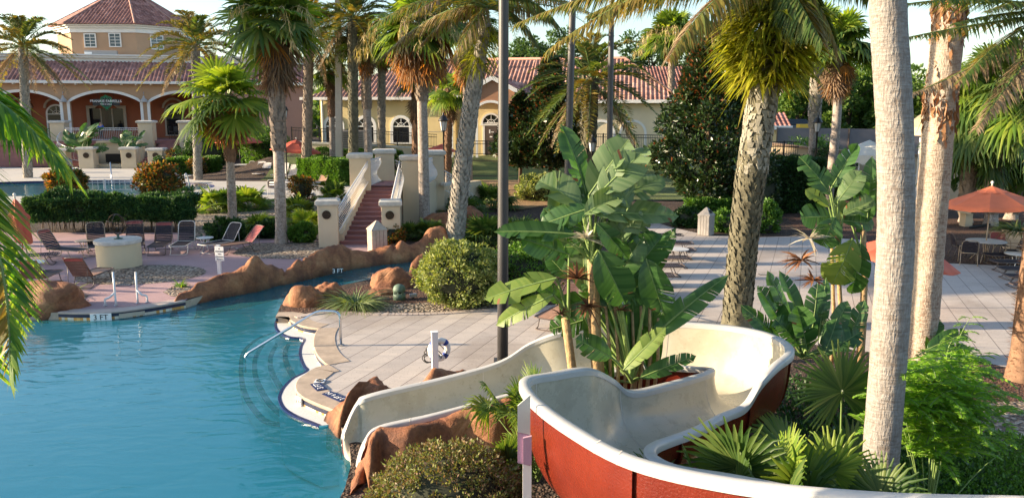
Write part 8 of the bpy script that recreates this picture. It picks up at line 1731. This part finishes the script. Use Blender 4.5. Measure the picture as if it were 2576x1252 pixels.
PADS = ['paddle', 'paddle', 'paddle_pale', 'stem_green', 'paddle_yellow', 'dry_bract']
F_ = lambda x=0, z=.3: (x, -1, z)
S1, S2, S3 = (1490, 660), (1430, 800), (1590, 960)
LV = [((1477, 505), (1437, 312), 78, .15, F_(.5, .1), 0, S1), ((1482, 490), (1578, 348), 118, -.1, F_(-.25, .35), 2, S1), ((1530, 470), (1560, 340), 70, .3, F_(.2, .1), 0, S1), ((1505, 490), (1626, 362), 110, -.25, F_(-.3, .5), 2, S1), ((1540, 505), (1672, 432), 92, -.1, F_(0, .9), 2, S1), ((1485, 535), (1716, 535), 88, -.35, F_(.1, .8), 2, S1), ((1462, 520), (1362, 440), 112, -.1, F_(.3, .6), 2, S1), ((1400, 590), (1420, 440), 80, .2, F_(.3, .2), 2, S1), ((1448, 590), (1242, 570), 66, -.25, F_(.2, .9), 0, S1), ((1432, 640), (1310, 598), 86, -.1, F_(.1, .3), 0, S2), ((1400, 700), (1212, 742), 84, -.3, F_(.2, .8), 4, S2), ((1392, 742), (1234, 812), 60, -.4, F_(.2, .8), 4, S2), ((1500, 560), (1590, 655), 62, -.45, F_(-.2, .5), 0, S1), ((1505, 628), (1578, 770), 112, -.5, F_(-.1, .25), 0, S1), ((1592, 690), (1668, 585), 118, -.2, F_(-.3, .4), 0, S1), ((1625, 650), (1672, 800), 100, -.4, F_(-.2, .1), 0, S1), ((1598, 930), (1592, 690), 92, .1, F_(.2, .1), 0, S3), ((1640, 850), (1828, 672), 76, -.1, F_(-.3, .8), 0, S3), ((1568, 930), (1672, 820), 62, -.55, F_(-.5, .7), 4, S3), ((1540, 900), (1452, 850), 74, -.3, F_(.3, .4), 0, S3), ((1610, 950), (1752, 888), 56, -.3, F_(0, .9), 0, S3), ((1560, 880), (1535, 700), 84, .2, F_(.1, .1), 0, S3), ((1640, 940), (1640, 760), 80, .2, F_(-.2, .1), 0, S3), ((1540, 960), (1480, 800), 60, .1, F_(.2, .2), 0, S3),
      ((1470, 540), (1560, 480), 84, -.3, F_(-.1, .9), 2, S1), ((1440, 610), (1370, 520), 76, .1, F_(.3, .3), 0, S1), ((1430, 700), (1380, 640), 60, .1, F_(.3, .2), 0, S2), ((1520, 600), (1640, 560), 70, .1, F_(0, .6), 2, S1), ((1420, 760), (1330, 700), 62, .2, F_(.2, .5), 0, S2), ((1580, 760), (1700, 570), 70, .4, F_(-.3, .3), 0, S3), ((1510, 720), (1440, 600), 66, .3, F_(.3, .3), 0, S1), ((1550, 560), (1500, 440), 80, .4, F_(.1, .2), 2, S1)]
for i in range(26):
    a = rng.uniform(-1.5, 1.5); bu, bv = 1530 + rng.normal(0, 45), rng.uniform(520, 900); l = rng.uniform(110, 190); LV.append(((bu, bv), (bu + math.sin(a) * l * .8, bv - math.cos(a) * l * .9 + 40 * abs(a)), rng.uniform(60, 95), rng.uniform(-.3, .5), F_(rng.uniform(-.4, .4), rng.uniform(.1, .8)), int(rng.choice([0, 0, 0, 2])), S1 if bv < 680 else S3))
bop('tall bird of paradise with torn paddle leaves inside the slide loop', 10.95, [(((1452, 985, 0), (1440, 930, 0), (1422, 800, 0)), .075, .06), (((1508, 985, 0), (1500, 900, 0), (1496, 780, 0), (1490, 650, 0)), .095, .075), (((1590, 1000, .1), (1600, 930, .1), (1625, 850, .1)), .05, .04)] + [(((1500 + 18 * k, 1000, .1 * (k % 3)), (1495 + 20 * k, 900, 0), (1480 + 22 * k, 800 - 15 * (k % 4), 0)), .035, .02) for k in range(9)], LV, PADS, (1500, 985), [(1475, 600, 'white_petal', .26, 26), (1452, 700, 'dry_bract', .24, 40), (1478, 770, 'dry_bract', .22, 40), (1410, 790, 'dry_bract', .16, 26), (1560, 780, 'dry_bract', .16, 24)])
S1, S2 = (2110, 640), (2165, 640)
LV = [((2088, 490), (2026, 388), 74, 0, F_(.3, .2), 0, S1), ((2090, 475), (2160, 356), 62, .1, F_(-.3, .2), 0, S1), ((2108, 505), (2168, 425), 66, -.2, F_(-.2, .8), 2, S1), ((2182, 560), (2196, 392), 62, .2, F_(-.2, .1), 0, S2), ((2085, 520), (2030, 474), 40, -.2, F_(.4, .4), 4, S1), ((2092, 545), (2018, 545), 84, -.1, F_(.1, .5), 0, S1), ((2100, 545), (2072, 618), 86, -.3, F_(.1, .3), 0, S1), ((2120, 540), (2202, 498), 60, -.1, F_(0, .9), 2, S1), ((2112, 555), (2205, 560), 60, 0, F_(0, .9), 0, S1), ((2145, 600), (2102, 720), 110, -.3, F_(.1, .2), 4, S1), ((2165, 610), (2150, 745), 80, -.2, F_(-.1, .2), 0, S2), ((2140, 560), (2090, 500), 60, .2, F_(.2, .5), 2, S2), ((2170, 560), (2150, 470), 60, .3, F_(-.2, .4), 0, S2)]
bop('slender bird of paradise left of the thick trunk with bare stems', 15.0, [(((2118, 820, 0), (2110, 700, 0), (2105, 560, 0)), .05, .04), (((2170, 820, 0), (2175, 700, 0), (2172, 580, 0)), .09, .05), (((2098, 820, .1), (2095, 700, .1), (2090, 550, .1)), .04, .03)], LV, PADS, (2120, 820), [(2037, 600, 'white_petal', .4, 24), (2015, 655, 'dry_bract', .36, 36), (2045, 705, 'dry_bract', .3, 30)])
S1 = (2020, 900)
LV = [((1995, 830), (1943, 680), 54, 0, F_(.4, .3), 0, S1), ((2015, 820), (1980, 682), 56, .2, F_(.2, .3), 0, S1), ((1985, 850), (1918, 718), 74, -.1, F_(.3, .4), 0, S1), ((1970, 870), (1882, 762), 62, -.2, F_(.3, .6), 0, S1), ((2040, 850), (2062, 720), 70, .1, F_(-.2, .2), 0, S1), ((2060, 850), (2078, 700), 44, 0, F_(-.4, .3), 0, S1), ((2080, 870), (2135, 755), 60, .1, F_(-.2, .5), 0, S1), ((2010, 870), (1960, 800), 80, -.3, F_(.2, .5), 0, S1), ((2030, 880), (2010, 770), 90, -.3, F_(0, .3), 0, S1), ((1975, 880), (1890, 840), 60, -.3, F_(.2, .8), 0, S1), ((2090, 880), (2170, 830), 70, -.2, F_(-.1, .7), 0, S1), ((2070, 900), (2110, 800), 64, -.4, F_(-.2, .4), 0, S1), ((2120, 880), (2180, 760), 60, .2, F_(-.2, .3), 0, S1)]
bop('low dark cluster of broad paddle leaves behind the slide bend', 13.0, [], LV, PADS, (2020, 920))
LV = [((2330, 880), (2440, 828), 60, 0, F_(0, .9), 0, (2330, 920)), ((2335, 890), (2450, 872), 50, 0, F_(0, .9), 0, (2330, 920)), ((2330, 880), (2370, 800), 50, .2, F_(0, .5), 0, (2330, 920))]
bop('few dark paddle leaves poking out right of the peeling trunk', 15.5, [], LV, PADS, (2332, 930))
for lab, (u, v), y, n, Lp in (('broad-leaved banana plant left of the pub planter', (205, 385), 72.5, 22, 90), ('banana plant right of the pub planter under the railing', (325, 378), 73, 20, 60), ('dark banana plant behind the open umbrella', (2400, 470), 40, 12, 80)):
    LV = []
    for i in range(n): a = rng.uniform(-1.3, 1.3); bu, bv = u + rng.uniform(-25, 25), v - rng.uniform(0, Lp * .55); LV.append(((bu, bv), (bu + math.sin(a) * Lp * .5, bv - math.cos(a) * Lp * .45), Lp * .22, rng.uniform(-.5, .5), F_(rng.uniform(-.4, .4), rng.uniform(.2, .9)), int(rng.choice([0, 0, 2])), (u, v + 12)))
    bop(lab, y, [], LV, PADS, (u, v), K=12, name='banana_plant')
# ---- feathery bush and ground cover at lower right
t_ = thing('feathery_shrub', 'bright feathery fern-leaved shrub growing between the two bare trunks', 'shrub', (PY(2350, 1150, 8.8).x, 8.8, 0)); fb = FB(); root = np.array([PY(2350, 1150, 8.8).x, 8.8, .1])
for k in range(620):
    u, v = rng.normal(2350, 62), rng.normal(1010, 75); dy = rng.uniform(-.55, .55)
    if v < 870 + abs(u - 2390) * .5 or u < 2180 or v > 1150: continue
    a = np.array(PY(u, v, 8.8 + dy)); az = rng.uniform(0, 6.283); d = np.array([math.cos(az), math.sin(az), rng.uniform(-.1, .7)]); feather_frond(fb, a, d, rng.uniform(.28, .5), 22, .10, .03, .25, 0, None, .15, 1, .1, 1, .5)
    if k % 40 == 0: strip_tube(fb, bez(root, (root + a) / 2 + np.array([0, 0, .25]), a, np.linspace(0, 1, 6)), .012, .005, 1, 3)
for (u, v, tu, tv) in ((2390, 930, 2440, 800), (2380, 920, 2400, 850), (2420, 960, 2470, 890), (2440, 1060, 2490, 1000)): 
    a, b2 = np.array(PY(u, v, 8.8)), np.array(PY(tu, tv, 8.8)); pth = bez(a, (a + b2) / 2 + np.array([-.05, 0, .08]), b2, np.linspace(0, 1, 7)); strip_tube(fb, pth, .008, .003, 1, 3)
    for q in pth[2:]:
        for s in (-1, 1): feather_frond(fb, q, (s * .8, -.3, .4), .2, 14, .05, .014, .3, 0, None, .15, 1, .1, 1, .5)
fb.build('fronds', ['feathery', 'stem_green'], t_, world=True)
fb = FB(); n = 30000; u = rng.uniform(2080, 2640, n); v = rng.uniform(1060, 1330, n); keep = (v > 1060 + np.abs(u - 2380) * .18); u, v = u[keep], v[keep]; P_ = np.array([P(a, b_, rng.uniform(.0, .38)) for a, b_ in zip(u, v)]); o = np.tile([0, 0, 1.], (len(P_), 1)); leaves(fb, P_, .055, .03, o, 0, .8, .2); o = fb.build('ground_cover', ['hedge_leaf']); tag(o, 'dark leafy ground cover at the lower right corner', 'ground cover', kind='stuff')
fb = FB(); n = 9000; xs = rng.uniform(2.2, 6.5, n); ys = rng.uniform(8.9, 14.2, n); P_ = np.stack([xs, ys, rng.uniform(0, .35, n)], 1); keep = np.array([not (9.0 < y < 13.2 and x < 3.9) for x, y in zip(xs, ys)]); leaves(fb, P_[keep], .10, .05, np.tile([0, 0, 1.], (keep.sum(), 1)), 0, .8, .3); o = fb.build('undergrowth', ['dark_leaf']); tag(o, 'dark undergrowth below the broad leaves behind the slide', 'undergrowth', kind='stuff')
# ---- trees
def magnolia(lab, b, h, r, n, trunk_h):
    b = Vector(b); t_ = thing('magnolia_tree', lab, 'tree', b, 0, 'magnolia trees'); mb = MB(); mb.tube([(0, 0, 0), (.05, 0, h * .4), (0, .05, h * .85)], [.13, .1, .03], 8)
    for k in range(16): z = trunk_h + (h - trunk_h) * k / 17; a = k * 2.4; q = r * (1 - (z / h) ** 2) * .75; mb.tube([(0, 0, z), (q * math.cos(a), q * math.sin(a), z + q * .5)], [.045, .01], 5, caps=False)
    mb.build('trunk', 'twig', t_, smooth=True); nc = 300; zc = trunk_h + (h - trunk_h) * rng.random(nc) ** 1.15; f = (zc - trunk_h) / (h - trunk_h); rad = r * np.clip(1.02 - f ** 1.35, .05, 1) * np.clip(f * 6, .45, 1) * (1 - .28 * rng.random(nc)); az = rng.uniform(0, 6.283, nc); lob = 1 + .16 * np.sin(az * 3 + zc * 1.3); C = np.stack([rad * lob * np.cos(az), rad * lob * np.sin(az), zc], 1)
    k = rng.integers(0, nc, n); p, d = ball_pts(n, (0, 0, 0), 1, .4); pts = C[k] + p * (.26 + .16 * rng.random(nc))[k][:, None] * (r / 2.4); o = unit(np.stack([np.cos(az[k]), np.sin(az[k]), .3 + 0 * az[k]], 1) + d); fb = FB(); leaves(fb, pts, .29, .13, o, 0, .55, .35); j = rng.random(n) < .05 + .2 * (pts[:, 2] > h * .62); leaves(fb, pts[j] + o[j] * .05, .24, .10, o[j], 1, .5, .3); fb.build('crown', ['magnolia', 'magnolia_rust'], t_); return t_
b = P(1772, 534); magnolia('taller magnolia with rusty leaves right of the pale wall', b, PY(1772, 78, b.y).z, 3.0, 20000, 1.2); b = P(1383, 482); magnolia('smaller dark magnolia before the orange porch', b, PY(1345, 165, b.y).z + .3, 2.4, 15000, 1.8); b = P(1308, 480); magnolia('low broad magnolia left of the leaning light pole', b, PY(1290, 240, b.y).z, 1.7, 8000, 1.8)
def oak(lab, u, v, vt, y, r, n, mat, name='broadleaf_tree', group='trees beyond the fences', L=.5):
    b = Vector((PY(u, v, y).x, y, terrain(0, 0))); zt = PY(u, vt, y).z; t_ = thing(name, lab, 'tree', b, 0, group); mb = MB(); h = zt; mb.tube([(0, 0, 0), (.2, 0, h * .4), (0, 0, h * .75)], [.35, .25, .08], 8)
    for k in range(9): a = k * 2.4; z = h * (.25 + .05 * k); mb.tube([(0, 0, z), (r[0] * .6 * math.cos(a), r[1] * .6 * math.sin(a), z + h * .22)], [.14, .03], 5, caps=False)
    mb.build('trunk', 'twig', t_, smooth=True); fb = FB(); p, o = clump_cloud(n, (0, 0, h - r[2]), r, 70, .24 * min(r), .75, .3); leaves(fb, p, L, L * .5, o, 0, .8, .3); fb.build('crown', [mat], t_); return t_
for a in (('broad oak behind the yellow container on the right', 2000, 300, 165, 80, (5.5, 4, 5.2), 11000, 'tree_leaf'), ('round oak behind the skirted fan palm on the right', 2130, 300, 120, 84, (6.5, 4, 6.5), 13000, 'tree_leaf'), ('dense oak between the two bare trunks', 2320, 300, 185, 78, (6.5, 4, 5.6), 13000, 'tree_leaf'), ('oak left of the near fern-collared palm, behind the magnolia', 1890, 300, 120, 90, (6, 4, 6), 9000, 'tree_leaf'), ('oak at the far right behind the fan palm clumps', 2500, 300, 175, 76, (7.5, 4, 6), 12000, 'tree_leaf'), ('dark tree filling the gap right of the thick trunk', 2240, 300, 150, 88, (6, 4, 6), 9000, 'tree_leaf')): oak(*a)
for a in (('pine crown over the tile roof left of the leaning light pole', 1400, 150, 78, 110, (4.5, 3, 4.0), 3600, 'pine_leaf'), ('pine crown just right of the thick dark light pole', 1330, 150, 95, 112, (4.5, 3, 3.6), 3400, 'pine_leaf'), ('tall pine behind the distant fan palm', 1640, 150, 55, 108, (4.2, 3, 5.0), 3600, 'pine_leaf'), ('tall pine right of the distant fan palm', 1740, 150, 45, 112, (4.5, 3, 5.4), 3800, 'pine_leaf'), ('pine behind the top of the taller magnolia', 1815, 150, 80, 115, (4, 3, 5), 3000, 'pine_leaf'), ('low pine at the left end of the tile roof', 1300, 150, 118, 115, (3.5, 3, 3), 2400, 'pine_leaf')): oak(*a, name='pine_tree')
fb = FB(); n = 26000; X = rng.uniform(-90, 110, n); Y = rng.uniform(118, 150, n); Hh = np.array([5.2 + 4.5 * (noise.noise(Vector((x * .06, 3.1, 0))) + .5) for x in X]); Z = rng.random(n) ** .7 * Hh; leaves(fb, np.stack([X, Y, Z], 1), 1.3, .7, None, 0, 1, .3); o = fb.build('treeline', ['tree_leaf']); tag(o, 'distant woods closing the view behind the buildings', 'woods', kind='stuff')
# unseen palms added beyond the left edge, sized to shade deck and paving
for k, (x, y, h) in enumerate(((-34, 37, 7.5), (-30, 31, 6.0), (-40, 26, 7.5), (-36, 44, 7.0), (-35, 23.5, 14), (-31, 26, 13.2), (-33, 30, 13.5))): palm('fan', 'unseen fan palm added beyond the left edge for its shadow', (x, y, 0), (x + .2, y, h), (.25, .22), k, 1.45, k * 1.1, group='unseen fan palms added to cast shade', skirt=(k % 3, 1.1, -.3))
